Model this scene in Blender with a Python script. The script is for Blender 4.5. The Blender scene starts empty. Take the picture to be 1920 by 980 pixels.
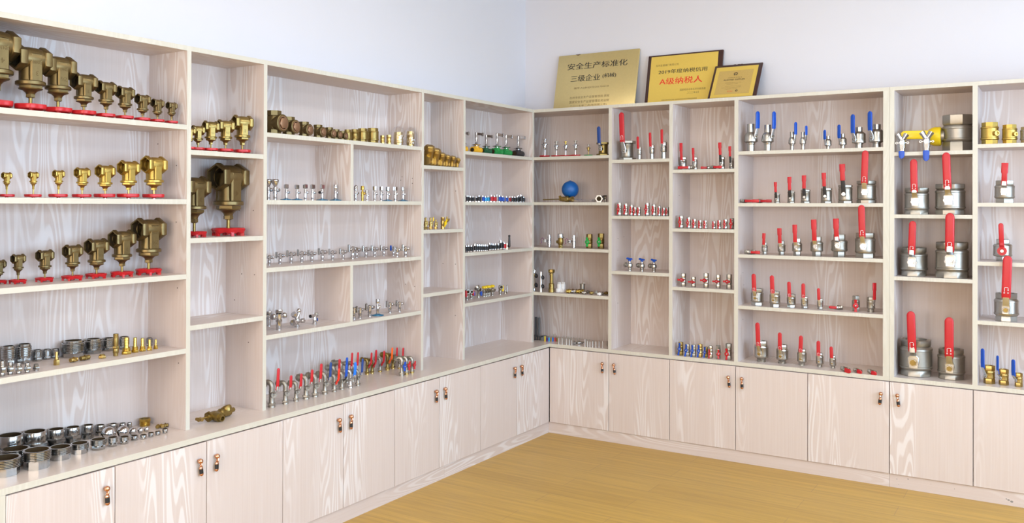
import bpy, math, random
from mathutils import Matrix, Vector, Euler
C = bpy.context.scene.collection
scene = bpy.context.scene
random.seed(7)
PI = math.pi
R = math.radians

# ---------------------------------------------------------------- camera
CAM = (3.2541, -5.5219, 1.6277)
YAW, PITCH, ROLL, FPX, PY = 0.55735, 0.0045, 0.00302, 1655.74, 377.76
F0 = Vector((-math.sin(YAW), math.cos(YAW), 0)); R0 = Vector((math.cos(YAW), math.sin(YAW), 0)); U0 = Vector((0, 0, 1))
F2 = F0*math.cos(PITCH) + U0*math.sin(PITCH); U2 = -F0*math.sin(PITCH) + U0*math.cos(PITCH)
R3 = R0*math.cos(ROLL) + U2*math.sin(ROLL); U3 = -R0*math.sin(ROLL) + U2*math.cos(ROLL)
cd = bpy.data.cameras.new('camera'); cam = bpy.data.objects.new('camera', cd); C.objects.link(cam)
cam.matrix_world = Matrix((( R3.x, U3.x, -F2.x, CAM[0]), (R3.y, U3.y, -F2.y, CAM[1]), (R3.z, U3.z, -F2.z, CAM[2]), (0, 0, 0, 1)))
cd.sensor_width = 36; cd.lens = FPX/1920*36; cd.shift_y = -(490-PY)/1920; cd.clip_start = 0.05
scene.camera = cam

# ---------------------------------------------------------------- light and exposure
scene.view_settings.view_transform = 'Standard'; scene.view_settings.look = 'None'
scene.view_settings.gamma = 1; scene.view_settings.use_curve_mapping = False
scene.view_settings.exposure = EXPOSURE = -0.46
scene.cycles.use_denoising = True
scene.cycles.max_bounces = 8; scene.cycles.diffuse_bounces = 5; scene.cycles.glossy_bounces = 4
scene.cycles.transparent_max_bounces = 8
scene.cycles.caustics_reflective = False; scene.cycles.caustics_refractive = False
scene.cycles.sample_clamp_indirect = 4
w = bpy.data.worlds.new('sky'); scene.world = w; w.use_nodes = True
bg = w.node_tree.nodes['Background']; bg.inputs[0].default_value = (0.75, 0.87, 1, 1); bg.inputs[1].default_value = 2.0
def area(name, loc, rot, sx, sy, power, col):
    l = bpy.data.lights.new(name, 'AREA'); l.shape = 'RECTANGLE'; l.size = sx; l.size_y = sy; l.energy = power; l.color = col
    o = bpy.data.objects.new(name, l); C.objects.link(o); o.location = loc; o.rotation_euler = rot
    return o
ROOM_X, ROOM_Y, ROOM_Z = 5.6, -8.6, 3.3
WINDOWS = [(-6.9, -5.3), (-4.6, -3.0), (-2.3, -0.7)]                        # openings of the right wall, along y
for i, (a, b) in enumerate(WINDOWS):                                        # daylight coming through each window
    area('window_daylight', (ROOM_X+0.16, (a+b)/2, 1.75), (0, R(90), 0), 1.7, b-a, 166, (0.575, 0.77, 1.0))
FRONT_WINDOWS = [(0.4, 1.9), (2.7, 4.2)]                                     # openings of the wall behind the camera, along x
for a, b in FRONT_WINDOWS:
    area('window_daylight', ((a+b)/2, ROOM_Y-0.16, 1.75), (R(90), 0, 0), b-a, 1.7, 145, (1.0, 0.84, 0.69))
LAMPS = [(1.75, -2.0), (1.75, -4.4), (3.9, -2.0), (3.9, -4.4), (2.8, -6.8)]
for x, y in LAMPS:
    area('ceiling_lamp_light', (x, y, ROOM_Z-0.075), (0, 0, 0), 0.5, 1.1, 14, (1.0, 0.96, 0.91))

# ---------------------------------------------------------------- materials
MATS = {}
def mat(name, col, rough=0.5, metal=0.0, spec=0.5, noise=0.0, nscale=30, bump=0.0):
    if name in MATS: return MATS[name]
    m = bpy.data.materials.new(name); m.use_nodes = True; nt = m.node_tree; b = nt.nodes['Principled BSDF']
    b.inputs['Base Color'].default_value = (*col, 1); b.inputs['Roughness'].default_value = rough
    b.inputs['Metallic'].default_value = metal; b.inputs['Specular IOR Level'].default_value = spec
    tc = nt.nodes.new('ShaderNodeTexCoord'); n = nt.nodes.new('ShaderNodeTexNoise'); n.inputs['Scale'].default_value = nscale
    n.inputs['Detail'].default_value = 4
    nt.links.new(tc.outputs['Object'], n.inputs['Vector'])
    if noise:
        r = nt.nodes.new('ShaderNodeMapRange'); r.inputs['To Min'].default_value = 1-noise; r.inputs['To Max'].default_value = 1+noise
        mx = nt.nodes.new('ShaderNodeVectorMath'); mx.operation = 'SCALE'; mx.inputs[0].default_value = col
        nt.links.new(n.outputs['Fac'], r.inputs['Value']); nt.links.new(r.outputs[0], mx.inputs['Scale'])
        nt.links.new(mx.outputs[0], b.inputs['Base Color'])
    if bump:
        bp = nt.nodes.new('ShaderNodeBump'); bp.inputs['Strength'].default_value = bump; bp.inputs['Distance'].default_value = 0.001
        nt.links.new(n.outputs['Fac'], bp.inputs['Height']); nt.links.new(bp.outputs[0], b.inputs['Normal'])
    MATS[name] = m
    return m

def wood(name, axis, base, light, amt=1.0, rough=0.42):
    """pale ash laminate: contour bands of a noise stretched along the grain axis"""
    m = bpy.data.materials.new(name); m.use_nodes = True; nt = m.node_tree; N = nt.nodes; L = nt.links; b = N['Principled BSDF']
    b.inputs['Roughness'].default_value = rough; b.inputs['Specular IOR Level'].default_value = 0.4
    tc = N.new('ShaderNodeTexCoord'); info = N.new('ShaderNodeObjectInfo')
    off = N.new('ShaderNodeVectorMath'); off.operation = 'SCALE'; off.inputs[0].default_value = (7, 9, 5)
    L.new(info.outputs['Random'], off.inputs['Scale'])
    ad = N.new('ShaderNodeVectorMath'); ad.operation = 'ADD'; L.new(tc.outputs['Object'], ad.inputs[0]); L.new(off.outputs[0], ad.inputs[1])
    def mapped(a, g):
        mp = N.new('ShaderNodeMapping'); s = [a, a, a]; s['xyz'.index(axis)] = g; mp.inputs['Scale'].default_value = s
        L.new(ad.outputs[0], mp.inputs[0]); return mp.outputs[0]
    n1 = N.new('ShaderNodeTexNoise'); n1.inputs['Scale'].default_value = 1; n1.inputs['Detail'].default_value = 1.2; n1.inputs['Roughness'].default_value = 0.4
    L.new(mapped(8.5, 0.95), n1.inputs['Vector'])
    mul = N.new('ShaderNodeMath'); mul.operation = 'MULTIPLY'; mul.inputs[1].default_value = 110; L.new(n1.outputs['Fac'], mul.inputs[0])
    sn = N.new('ShaderNodeMath'); sn.operation = 'SINE'; L.new(mul.outputs[0], sn.inputs[0])
    r1 = N.new('ShaderNodeMapRange'); r1.interpolation_type = 'SMOOTHSTEP'; r1.inputs['From Min'].default_value = -0.25; r1.inputs['From Max'].default_value = 0.95
    L.new(sn.outputs[0], r1.inputs['Value'])
    n2 = N.new('ShaderNodeTexNoise'); n2.inputs['Scale'].default_value = 1; n2.inputs['Detail'].default_value = 1; L.new(mapped(4.3, 0.5), n2.inputs['Vector'])
    r2 = N.new('ShaderNodeMapRange'); r2.interpolation_type = 'SMOOTHSTEP'; r2.inputs['From Min'].default_value = 0.44; r2.inputs['From Max'].default_value = 0.62
    L.new(n2.outputs['Fac'], r2.inputs['Value'])
    n3 = N.new('ShaderNodeTexNoise'); n3.inputs['Scale'].default_value = 1; n3.inputs['Detail'].default_value = 3; L.new(mapped(150, 2.5), n3.inputs['Vector'])
    a1 = N.new('ShaderNodeMath'); a1.operation = 'MULTIPLY'; L.new(r1.outputs[0], a1.inputs[0]); L.new(r2.outputs[0], a1.inputs[1])
    a2 = N.new('ShaderNodeMath'); a2.operation = 'MULTIPLY_ADD'; a2.inputs[1].default_value = 0.6; L.new(n3.outputs['Fac'], a2.inputs[0]); L.new(a1.outputs[0], a2.inputs[2])
    a3 = N.new('ShaderNodeMath'); a3.operation = 'MULTIPLY'; a3.inputs[1].default_value = amt; a3.use_clamp = True; L.new(a2.outputs[0], a3.inputs[0])
    mix = N.new('ShaderNodeMix'); mix.data_type = 'RGBA'; mix.inputs[6].default_value = (*base, 1); mix.inputs[7].default_value = (*light, 1)
    L.new(a3.outputs[0], mix.inputs[0]); L.new(mix.outputs[2], b.inputs['Base Color'])
    MATS[name] = m
    return m
def floor_mat():
    m = bpy.data.materials.new('oak_floor'); m.use_nodes = True; nt = m.node_tree; N = nt.nodes; L = nt.links; b = N['Principled BSDF']
    b.inputs['Roughness'].default_value = 0.36; b.inputs['Specular IOR Level'].default_value = 0.45
    tc = N.new('ShaderNodeTexCoord')
    br = N.new('ShaderNodeTexBrick'); br.offset = 0.37; br.inputs['Scale'].default_value = 1; br.inputs['Brick Width'].default_value = 1.25
    br.inputs['Row Height'].default_value = 0.165; br.inputs['Mortar Size'].default_value = 0.0016; br.inputs['Mortar Smooth'].default_value = 0.3
    br.inputs['Color1'].default_value = (0.48, 0.285, 0.052, 1); br.inputs['Color2'].default_value = (0.52, 0.315, 0.062, 1); br.inputs['Mortar'].default_value = (0.36, 0.22, 0.065, 1)
    L.new(tc.outputs['Object'], br.inputs['Vector'])
    mp = N.new('ShaderNodeMapping'); mp.inputs['Scale'].default_value = (1.6, 34, 1); L.new(tc.outputs['Object'], mp.inputs[0])
    n = N.new('ShaderNodeTexNoise'); n.inputs['Scale'].default_value = 1; n.inputs['Detail'].default_value = 5; n.inputs['Roughness'].default_value = 0.62; L.new(mp.outputs[0], n.inputs['Vector'])
    r = N.new('ShaderNodeMapRange'); r.inputs['From Min'].default_value = 0.3; r.inputs['From Max'].default_value = 0.7; r.inputs['To Min'].default_value = 0.80; r.inputs['To Max'].default_value = 1.12
    L.new(n.outputs['Fac'], r.inputs['Value'])
    mx = N.new('ShaderNodeVectorMath'); mx.operation = 'SCALE'; L.new(br.outputs['Color'], mx.inputs[0]); L.new(r.outputs[0], mx.inputs['Scale'])
    L.new(mx.outputs[0], b.inputs['Base Color'])
    MATS['floor'] = m
    return m
WB, WL = (0.585, 0.487, 0.44), (0.725, 0.68, 0.665)
wood('laminate_upright', 'z', WB, WL); wood('laminate_along_x', 'x', WB, WL, 0.7); wood('laminate_along_y', 'y', WB, WL, 0.7)
wood('worktop_along_y', 'y', (0.66, 0.56, 0.50), (0.73, 0.655, 0.61), 0.9, 0.22); wood('worktop_along_x', 'x', (0.66, 0.56, 0.50), (0.73, 0.655, 0.61), 0.9, 0.22)
wood('edge_band', 'z', (0.58, 0.555, 0.475), (0.62, 0.60, 0.525), 0.8, 0.45)
floor_mat()
mat('darkened_wall', (0.34, 0.33, 0.32), 0.85, 0, 0.2, 0.02, 3)  # unseen walls coloured dark to give the metal darker reflections and more contrast
mat('wall_paint', (0.70, 0.695, 0.73), 0.85, 0, 0.2, 0.015, 3)
mat('ceiling_paint', (0.72, 0.72, 0.72), 0.9, 0, 0.2, 0.01, 3)
mat('window_frame_white', (0.8, 0.8, 0.8), 0.4, 0, 0.5, 0.02)
mat('hole_shade', (0.045, 0.03, 0.015), 0.8, 0, 0.1, 0.1)  # painted darkness stands in for the shade inside bores, ports and pin holes
mat('aged_bronze', (0.195, 0.142, 0.06), 0.38, 0.85, 0.5, 0.30, 25, 0.25)
mat('bronze', (0.30, 0.215, 0.07), 0.34, 0.9, 0.5, 0.22, 25, 0.2)
mat('brass', (0.52, 0.375, 0.13), 0.34, 1.0, 0.5, 0.12, 30, 0.1)
mat('gold_brass', (0.62, 0.43, 0.10), 0.28, 1.0, 0.5, 0.1, 30)
mat('bronze_letters', (0.13, 0.085, 0.03), 0.5, 0.7, 0.5, 0.1)
mat('copper_plug', (0.33, 0.19, 0.11), 0.45, 0.75, 0.5, 0.2, 40, 0.2)
mat('nickel', (0.47, 0.45, 0.405), 0.28, 1.0, 0.5, 0.08, 40, 0.08)
mat('satin_nickel', (0.41, 0.385, 0.335), 0.43, 0.95, 0.5, 0.10, 40, 0.15)
mat('cast_brass', (0.50, 0.355, 0.095), 0.42, 1.0, 0.5, 0.15, 40, 0.2)
mat('steel', (0.44, 0.44, 0.43), 0.2, 1.0, 0.5, 0.05, 40)
mat('chrome', (0.62, 0.63, 0.65), 0.06, 1.0, 0.5, 0.02, 40)
mat('zinc', (0.62, 0.63, 0.64), 0.3, 1.0, 0.5, 0.06, 40)
mat('copper', (0.66, 0.34, 0.21), 0.2, 1.0, 0.5, 0.05, 40)
mat('red_plastic', (0.50, 0.012, 0.020), 0.38, 0, 0.5, 0.06, 20)
mat('red_enamel', (0.50, 0.010, 0.014), 0.34, 0, 0.5, 0.12, 25, 0.15)
mat('orange_red_plastic', (0.85, 0.035, 0.015), 0.35, 0, 0.5, 0.05, 20)
mat('orange_plastic', (0.95, 0.13, 0.012), 0.35, 0, 0.5, 0.05, 20)
mat('blue_plastic', (0.005, 0.072, 0.46), 0.36, 0, 0.5, 0.06, 20)
mat('bright_blue_plastic', (0.015, 0.19, 0.85), 0.34, 0, 0.5, 0.06, 20)
mat('navy_plastic', (0.012, 0.05, 0.23), 0.38, 0, 0.5, 0.06, 20)
mat('cyan_plastic', (0.03, 0.42, 0.78), 0.3, 0, 0.5, 0.06, 20)
mat('teal_film', (0.012, 0.16, 0.30), 0.2, 0.3, 0.5, 0.06, 20)
mat('float_blue', (0.004, 0.10, 0.36), 0.4, 0, 0.5, 0.05, 12)
mat('black_plastic', (0.014, 0.014, 0.016), 0.4, 0, 0.5, 0.1, 20)
mat('grey_plastic', (0.13, 0.14, 0.145), 0.4, 0, 0.5, 0.1, 20)
mat('white_plastic', (0.80, 0.80, 0.80), 0.4, 0, 0.5, 0.03, 20)
mat('yellow_plastic', (0.86, 0.60, 0.012), 0.36, 0, 0.5, 0.05, 20)
mat('amber_plastic', (0.80, 0.42, 0.02), 0.42, 0, 0.5, 0.05, 20)
mat('green_plastic', (0.012, 0.26, 0.055), 0.42, 0, 0.5, 0.05, 20)
mat('dark_green_plastic', (0.008, 0.085, 0.035), 0.42, 0, 0.5, 0.05, 20)
mat('bright_green_plastic', (0.01, 0.38, 0.06), 0.4, 0, 0.5, 0.05, 20)
mat('purple_anodised', (0.12, 0.02, 0.22), 0.25, 0.6, 0.5, 0.05, 20)
mat('olive_anodised', (0.35, 0.25, 0.03), 0.25, 0.6, 0.5, 0.05, 20)
mat('plaque_gold', (0.68, 0.54, 0.24), 0.38, 0.55, 0.5, 0.05, 60)
mat('plaque_yellow', (0.82, 0.59, 0.12), 0.35, 0.35, 0.5, 0.03, 60)
mat('plaque_inset', (0.62, 0.43, 0.13), 0.5, 0.3, 0.5, 0.1, 200)
mat('plaque_wood', (0.05, 0.017, 0.012), 0.4, 0, 0.5, 0.3, 20)
mat('ink_black', (0.02, 0.018, 0.014), 0.6); mat('ink_brown', (0.16, 0.09, 0.025), 0.6); mat('ink_red', (0.75, 0.02, 0.012), 0.5)
mat('mark_white', (0.8, 0.75, 0.75), 0.5); mat('dirt', (0.25, 0.24, 0.23), 0.9, 0, 0.1, 0.3, 200)
def clear_mat():
    m = bpy.data.materials.new('clear_film'); m.use_nodes = True; nt = m.node_tree; N = nt.nodes; L = nt.links
    N.remove(N['Principled BSDF']); t = N.new('ShaderNodeBsdfTransparent'); g = N.new('ShaderNodeBsdfGlossy'); g.inputs['Roughness'].default_value = 0.12
    g.inputs['Color'].default_value = (0.95, 0.95, 1, 1)
    tc = N.new('ShaderNodeTexCoord'); n = N.new('ShaderNodeTexNoise'); n.inputs['Scale'].default_value = 35; L.new(tc.outputs['Object'], n.inputs['Vector'])
    bp = N.new('ShaderNodeBump'); bp.inputs['Strength'].default_value = 0.8; bp.inputs['Distance'].default_value = 0.01; L.new(n.outputs['Fac'], bp.inputs['Height']); L.new(bp.outputs[0], g.inputs['Normal'])
    lw = N.new('ShaderNodeLayerWeight'); lw.inputs['Blend'].default_value = 0.35; r = N.new('ShaderNodeMapRange'); r.inputs['To Min'].default_value = 0.12; r.inputs['To Max'].default_value = 0.6
    L.new(lw.outputs['Facing'], r.inputs['Value'])
    mx = N.new('ShaderNodeMixShader'); L.new(r.outputs[0], mx.inputs[0]); L.new(t.outputs[0], mx.inputs[1]); L.new(g.outputs[0], mx.inputs[2])
    L.new(mx.outputs[0], N['Material Output'].inputs['Surface']); MATS['clear_film'] = m
clear_mat()
def emit_mat(name, col, s):
    m = bpy.data.materials.new(name); m.use_nodes = True; nt = m.node_tree; b = nt.nodes['Principled BSDF']
    b.inputs['Emission Color'].default_value = (*col, 1); b.inputs['Emission Strength'].default_value = s; MATS[name] = m
emit_mat('lamp_diffuser', (1, 0.97, 0.93), 6)

# ---------------------------------------------------------------- mesh helpers
I4 = Matrix.Identity(4)
def T(x, y, z): return Matrix.Translation((x, y, z))
def RX(a): return Matrix.Rotation(a, 4, 'X')
def RY(a): return Matrix.Rotation(a, 4, 'Y')
def RZ(a): return Matrix.Rotation(a, 4, 'Z')
def SC(x, y, z): return Matrix.Diagonal((x, y, z, 1))
TOX = RY(PI/2)            # z axis -> +x
TOF = RX(PI/2)            # z axis -> -y (towards the viewer of a shelf)
class MB:
    """collects shapes and links them as ONE mesh object"""
    def __init__(self): self.v = []; self.f = []; self.m = []; self.mi = 0
    def add(self, vs, fs, M=None):
        o = len(self.v)
        self.v += [tuple(M @ Vector(p)) for p in vs] if M is not None else [tuple(p) for p in vs]
        self.f += [tuple(i+o for i in f) for f in fs]; self.m += [self.mi]*len(fs)
        return self
    def lathe(self, prof, n=18, M=None, ph=0.0):
        vs = []; fs = []; rings = []
        for r, z in prof:
            if r < 1e-7: rings.append([len(vs)]); vs.append((0, 0, z))
            else:
                rings.append(list(range(len(vs), len(vs)+n)))
                vs += [(r*math.cos(ph+2*PI*k/n), r*math.sin(ph+2*PI*k/n), z) for k in range(n)]
        for a, b in zip(rings, rings[1:]):
            if len(a) == 1 and len(b) == 1: continue
            for k in range(n):
                k2 = (k+1) % n
                if len(a) == 1: fs.append((a[0], b[k2], b[k]))
                elif len(b) == 1: fs.append((a[k], a[k2], b[0]))
                else: fs.append((a[k], a[k2], b[k2], b[k]))
        return self.add(vs, fs, M)
    def cyl(self, r, z0, z1, n=18, M=None, r2=None, ph=0.0):
        r2 = r if r2 is None else r2
        return self.lathe([(0, z0), (r, z0), (r2, z1), (0, z1)], n, M, ph)
    def pipe(self, r, ri, z0, z1, n=18, M=None, ph=0.0, deep=None):
        d = (z1-z0)*0.8 if deep is None else deep
        return self.lathe([(0, z0), (r, z0), (r, z1), (ri, z1), (ri, z1-d), (0, z1-d)], n, M, ph)
    def ball(self, r, M=None, n=18, k=10, sz=1.0):
        return self.lathe([(max(0, r*math.sin(PI*i/k)) if 0 < i < k else 0, -r*sz*math.cos(PI*i/k)) for i in range(k+1)], n, M)
    def box(self, c, s, M=None):
        x, y, z = c; a, b, d = s[0]/2, s[1]/2, s[2]/2
        vs = [(x+i*a, y+j*b, z+k*d) for i in (-1, 1) for j in (-1, 1) for k in (-1, 1)]
        return self.add(vs, [(0, 1, 3, 2), (4, 6, 7, 5), (0, 4, 5, 1), (2, 3, 7, 6), (0, 2, 6, 4), (1, 5, 7, 3)], M)
    def bevel_box(self, c, s, b, M=None):
        x, y, z = c; vs = []; hx, hy, hz = s[0]/2, s[1]/2, s[2]/2; b = min(b, hx*.9, hy*.9, hz*.9)
        def ring(ax, ay, z_): return [(x-ax, y-ay+b, z_), (x-ax+b, y-ay, z_), (x+ax-b, y-ay, z_), (x+ax, y-ay+b, z_), (x+ax, y+ay-b, z_), (x+ax-b, y+ay, z_), (x-ax+b, y+ay, z_), (x-ax, y+ay-b, z_)]
        rs = [ring(hx-b, hy-b, z-hz), ring(hx, hy, z-hz+b), ring(hx, hy, z+hz-b), ring(hx-b, hy-b, z+hz)]
        for r_ in rs: vs += r_
        fs = [tuple(range(7, -1, -1)), tuple(range(24, 32))]
        for i in range(3):
            for k in range(8): fs.append((i*8+k, i*8+(k+1) % 8, i*8+8+(k+1) % 8, i*8+8+k))
        return self.add(vs, fs, M)
    def tube(self, pts, r, n=10, M=None, caps=True):
        P = [Vector(p) for p in pts]; rs = r if isinstance(r, (list, tuple)) else [r]*len(P); vs = []; fs = []
        up = None
        for i, p in enumerate(P):
            t = (P[min(i+1, len(P)-1)] - P[max(i-1, 0)]).normalized()
            if up is None: up = t.orthogonal().normalized()
            else: up = (up - t*up.dot(t)).normalized()
            s = t.cross(up)
            vs += [p + (up*math.cos(2*PI*k/n) + s*math.sin(2*PI*k/n))*rs[i] for k in range(n)]
        for i in range(len(P)-1):
            for k in range(n): fs.append((i*n+k, i*n+(k+1) % n, i*n+n+(k+1) % n, i*n+n+k))
        if caps: fs += [tuple(range(n-1, -1, -1)), tuple(range((len(P)-1)*n, len(P)*n))]
        return self.add(vs, fs, M)
    def strap(self, path, ws, t, n=14, M=None, e=0.55):
        """flat bar along a path in the y-z plane; ws = width at each point, t = thickness; rounded section"""
        vs = []; fs = []; P = [Vector((0, a, b)) for a, b in path]; ts = t if isinstance(t, (list, tuple)) else [t]*len(P)
        sg = lambda c: (abs(c)**e)*(1 if c >= 0 else -1)
        for i, p in enumerate(P):
            d = (P[min(i+1, len(P)-1)] - P[max(i-1, 0)]).normalized(); nn = Vector((1, 0, 0)).cross(d)
            for k in range(n):
                a = 2*PI*k/n; q = p + Vector((1, 0, 0))*sg(math.cos(a))*ws[i]/2 + nn*sg(math.sin(a))*ts[i]/2
                vs.append(q)
        for i in range(len(P)-1):
            for k in range(n): fs.append((i*n+k, i*n+(k+1) % n, i*n+n+(k+1) % n, i*n+n+k))
        fs += [tuple(range(n-1, -1, -1)), tuple(range((len(P)-1)*n, len(P)*n))]
        return self.add(vs, fs, M)
    def plate(self, poly, z0, z1, M=None):
        n = len(poly); vs = [(x, y, z0) for x, y in poly] + [(x, y, z1) for x, y in poly]
        fs = [tuple(range(n-1, -1, -1)), tuple(range(n, 2*n))] + [(k, (k+1) % n, n+(k+1) % n, n+k) for k in range(n)]
        return self.add(vs, fs, M)
    def build(self, name, mats, parent=None, ang=38):
        me = bpy.data.meshes.new(name); me.from_pydata(self.v, [], self.f)
        for m_ in (mats if isinstance(mats, (list, tuple)) else [mats]): me.materials.append(MATS[m_])
        me.polygons.foreach_set('material_index', self.m)
        me.shade_smooth(); me.set_sharp_from_angle(angle=R(ang)); me.update()
        o = bpy.data.objects.new(name, me); C.objects.link(o)
        if parent is not None: o.parent = parent
        return o
def tag(o, label=None, cat=None, group=None, kind=None):
    if label: o['label'] = label
    if cat: o['category'] = cat
    if group: o['group'] = group
    if kind: o['kind'] = kind
    return o
def thing(name, label, cat, loc, rot=(0, 0, 0), group=None):
    o = bpy.data.objects.new(name, None); C.objects.link(o); o.empty_display_size = 0.02
    o.location = loc; o.rotation_euler = rot
    return tag(o, label, cat, group)
FONT_MESH = {}
def text_mesh(s, size, depth=0.0004, spacing=1.0):
    cu = bpy.data.curves.new('writing', 'FONT'); cu.body = s; cu.size = size; cu.extrude = depth; cu.align_x = 'CENTER'; cu.align_y = 'CENTER'
    cu.space_character = spacing; cu.resolution_u = 2
    o = bpy.data.objects.new('writing', cu); C.objects.link(o)
    dg = bpy.context.evaluated_depsgraph_get(); me = bpy.data.meshes.new_from_object(o.evaluated_get(dg))
    vs = [tuple(v.co) for v in me.vertices]; fs = [tuple(p.vertices) for p in me.polygons]
    bpy.data.objects.remove(o); bpy.data.curves.remove(cu); bpy.data.meshes.remove(me)
    return vs, fs

# ---------------------------------------------------------------- the room
DEP_L, DEP_R = 0.2704, 0.3271           # depth of the left and the back shelving
def struct(name, mb, m, label=None):
    o = mb.build(name, m); o['kind'] = 'structure'
    if label: o['label'] = label
    return o
WX, WY = -DEP_L-0.006, DEP_R+0.006
struct('floor', MB().box(((WX+ROOM_X)/2, (WY+ROOM_Y)/2, -0.05), (ROOM_X-WX+0.4, WY-ROOM_Y+0.4, 0.1)), 'floor', 'oak laminate plank floor')
struct('ceiling', MB().box(((WX+ROOM_X)/2, (WY+ROOM_Y)/2, ROOM_Z+0.05), (ROOM_X-WX+0.4, WY-ROOM_Y+0.4, 0.1)), 'ceiling_paint')
struct('wall_left', MB().box((WX-0.1, (WY+ROOM_Y)/2, ROOM_Z/2), (0.2, WY-ROOM_Y+0.4, ROOM_Z)), 'wall_paint', 'white painted wall behind the left shelving')
struct('wall_back', MB().box(((WX+ROOM_X)/2, WY+0.1, ROOM_Z/2), (ROOM_X-WX, 0.2, ROOM_Z)), 'wall_paint', 'white painted wall behind the right shelving')
wf = MB(); xs = [WX] + [v for ab in FRONT_WINDOWS for v in ab] + [ROOM_X]
for i in range(0, len(xs), 2): wf.box(((xs[i]+xs[i+1])/2, ROOM_Y-0.1, ROOM_Z/2), (xs[i+1]-xs[i], 0.2, ROOM_Z))
for a, b in FRONT_WINDOWS:
    wf.box(((a+b)/2, ROOM_Y-0.1, 0.45), (b-a, 0.2, 0.9)); wf.box(((a+b)/2, ROOM_Y-0.1, (2.6+ROOM_Z)/2), (b-a, 0.2, ROOM_Z-2.6))
struct('wall_front', wf, 'darkened_wall')
for i, (a, b) in enumerate(FRONT_WINDOWS):
    m = MB(); x = (a+b)/2
    for z in (0.925, 2.575): m.box((x, ROOM_Y-0.08, z), (b-a, 0.06, 0.05))
    for xx in (a+0.025, x, b-0.025): m.box((xx, ROOM_Y-0.08, 1.75), (0.05, 0.06, 1.6))
    struct('window_%d' % (i+4), m, 'window_frame_white')
wr = MB(); ys = [ROOM_Y] + [v for ab in WINDOWS for v in ab] + [WY]
for i in range(0, len(ys), 2): wr.box((ROOM_X+0.1, (ys[i]+ys[i+1])/2, ROOM_Z/2), (0.2, ys[i+1]-ys[i], ROOM_Z))
for a, b in WINDOWS:
    wr.box((ROOM_X+0.1, (a+b)/2, 0.45), (0.2, b-a, 0.9)); wr.box((ROOM_X+0.1, (a+b)/2, (2.6+ROOM_Z)/2), (0.2, b-a, ROOM_Z-2.6))
struct('wall_right', wr, 'darkened_wall')
for i, (a, b) in enumerate(WINDOWS):
    m = MB(); y = (a+b)/2
    for z in (0.925, 2.575): m.box((ROOM_X+0.08, y, z), (0.06, b-a, 0.05))
    for yy in (a+0.025, y, b-0.025): m.box((ROOM_X+0.08, yy, 1.75), (0.06, 0.05, 1.6))
    struct('window_%d' % (i+1), m, 'window_frame_white')
for x, y in LAMPS:
    t = thing('ceiling_lamp', 'white rectangular ceiling lamp panel', 'lamp', (x, y, ROOM_Z), group='ceiling lamp panels')
    m = MB()
    for sx in (-1, 1): m.box((sx*0.29, 0, -0.03), (0.03, 1.22, 0.06))
    for sy in (-1, 1): m.box((0, sy*0.595, -0.03), (0.55, 0.03, 0.06))
    m.build('frame', 'window_frame_white', t)
    MB().box((0, 0, -0.03), (0.55, 1.16, 0.03)).build('diffuser', 'lamp_diffuser', t)

# ---------------------------------------------------------------- shelving
ZC, ZT, TB = 0.64, 2.3237, 0.0213       # worktop height, height of the shelving, board thickness
SHELF_A, SHELF_B, SHELF_C = (1.977, 1.651, 1.323, 0.998), (1.869, 1.479, 1.095), None
def board(mb, x0, x1, y0, y1, z0, z1, front):
    """one board with its banded front edge: front = axis/side of the edge that faces the room"""
    x, y, z = (x0+x1)/2, (y0+y1)/2, (z0+z1)/2
    vs = [(a, b, c) for a in (x0, x1) for b in (y0, y1) for c in (z0, z1)]
    F = {'-x': (0, 1, 3, 2), '+x': (4, 6, 7, 5), '-y': (0, 4, 5, 1), '+y': (2, 3, 7, 6), '-z': (0, 2, 6, 4), '+z': (1, 5, 7, 3)}
    for k, f in F.items():
        mb.mi = 1 if k == front else 0; mb.add(vs, [f])
    mb.mi = 0
    return mb
def holes(mb, where):
    for p, ax in where:
        mb.mi = 2; mb.cyl(0.0028, 0, 0.0006, 8, T(*p) @ (RX(PI/2) if ax == 'y' else RY(PI/2))); mb.mi = 0
def b_part(name, mb, wood_name, parent, label=None):
    o = mb.build(name, [wood_name, 'edge_band', 'hole_shade'], parent)
    if label: o['label'] = label
    return o
# left shelving: front plane x = 0, panels across y, open towards +x
yl = [-2.9939, -2.5562, -1.324, -0.8898, -0.0215]
YEND = -3.86
left = thing('wall_shelving', 'long pale ash open shelving along the left wall, five bays of fittings', 'shelving', (0, YEND, ZC))
def LB(y0, y1, z0, z1, x0=-DEP_L+0.006, x1=0.0, front='+x'): return board(MB(), x0, x1, y0-YEND, y1-YEND, z0-ZC, z1-ZC, front)
b_part('top_board', LB(YEND, -0.0003, ZT-TB, ZT), 'laminate_along_y', left)
b_part('back_panel', LB(YEND, -0.0003, ZC, ZT-TB, -DEP_L, -DEP_L+0.006, None), 'laminate_upright', left)
hl = [[(1.80, -.07), (1.55, -.07), (1.26, -.06), (.93, -.05), (1.90, -.2)], [(1.60, -.07), (1.60, -.17), (1.29, -.06), (1.29, -.15), (.96, -.1), (1.16, -.2)],
      [(1.79, -.07), (1.76, -.07), (1.80, -.15), (1.78, -.16), (1.14, -.05), (1.15, -.12)], [(1.72, -.06), (1.25, -.06), (1.25, -.16), (.92, -.06)], []]
for y, hs in zip([YEND]+yl, [[]]+hl):
    mb = LB(y, y+0.0213, ZC, ZT-TB)
    holes(mb, [((x, y-YEND+0.0002, z-ZC), 'y') for z, x in hs]); b_part('side_panel', mb, 'laminate_upright', left)
LZ = [SHELF_A, SHELF_B, SHELF_A, SHELF_B, SHELF_A]
edges = [YEND]+yl
for k in range(5):
    y0, y1 = edges[k]+0.0213, edges[k+1]
    for z in LZ[k]: b_part('shelf', LB(y0, y1, z-TB, z, x1=-0.001), 'laminate_along_y', left)
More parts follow.
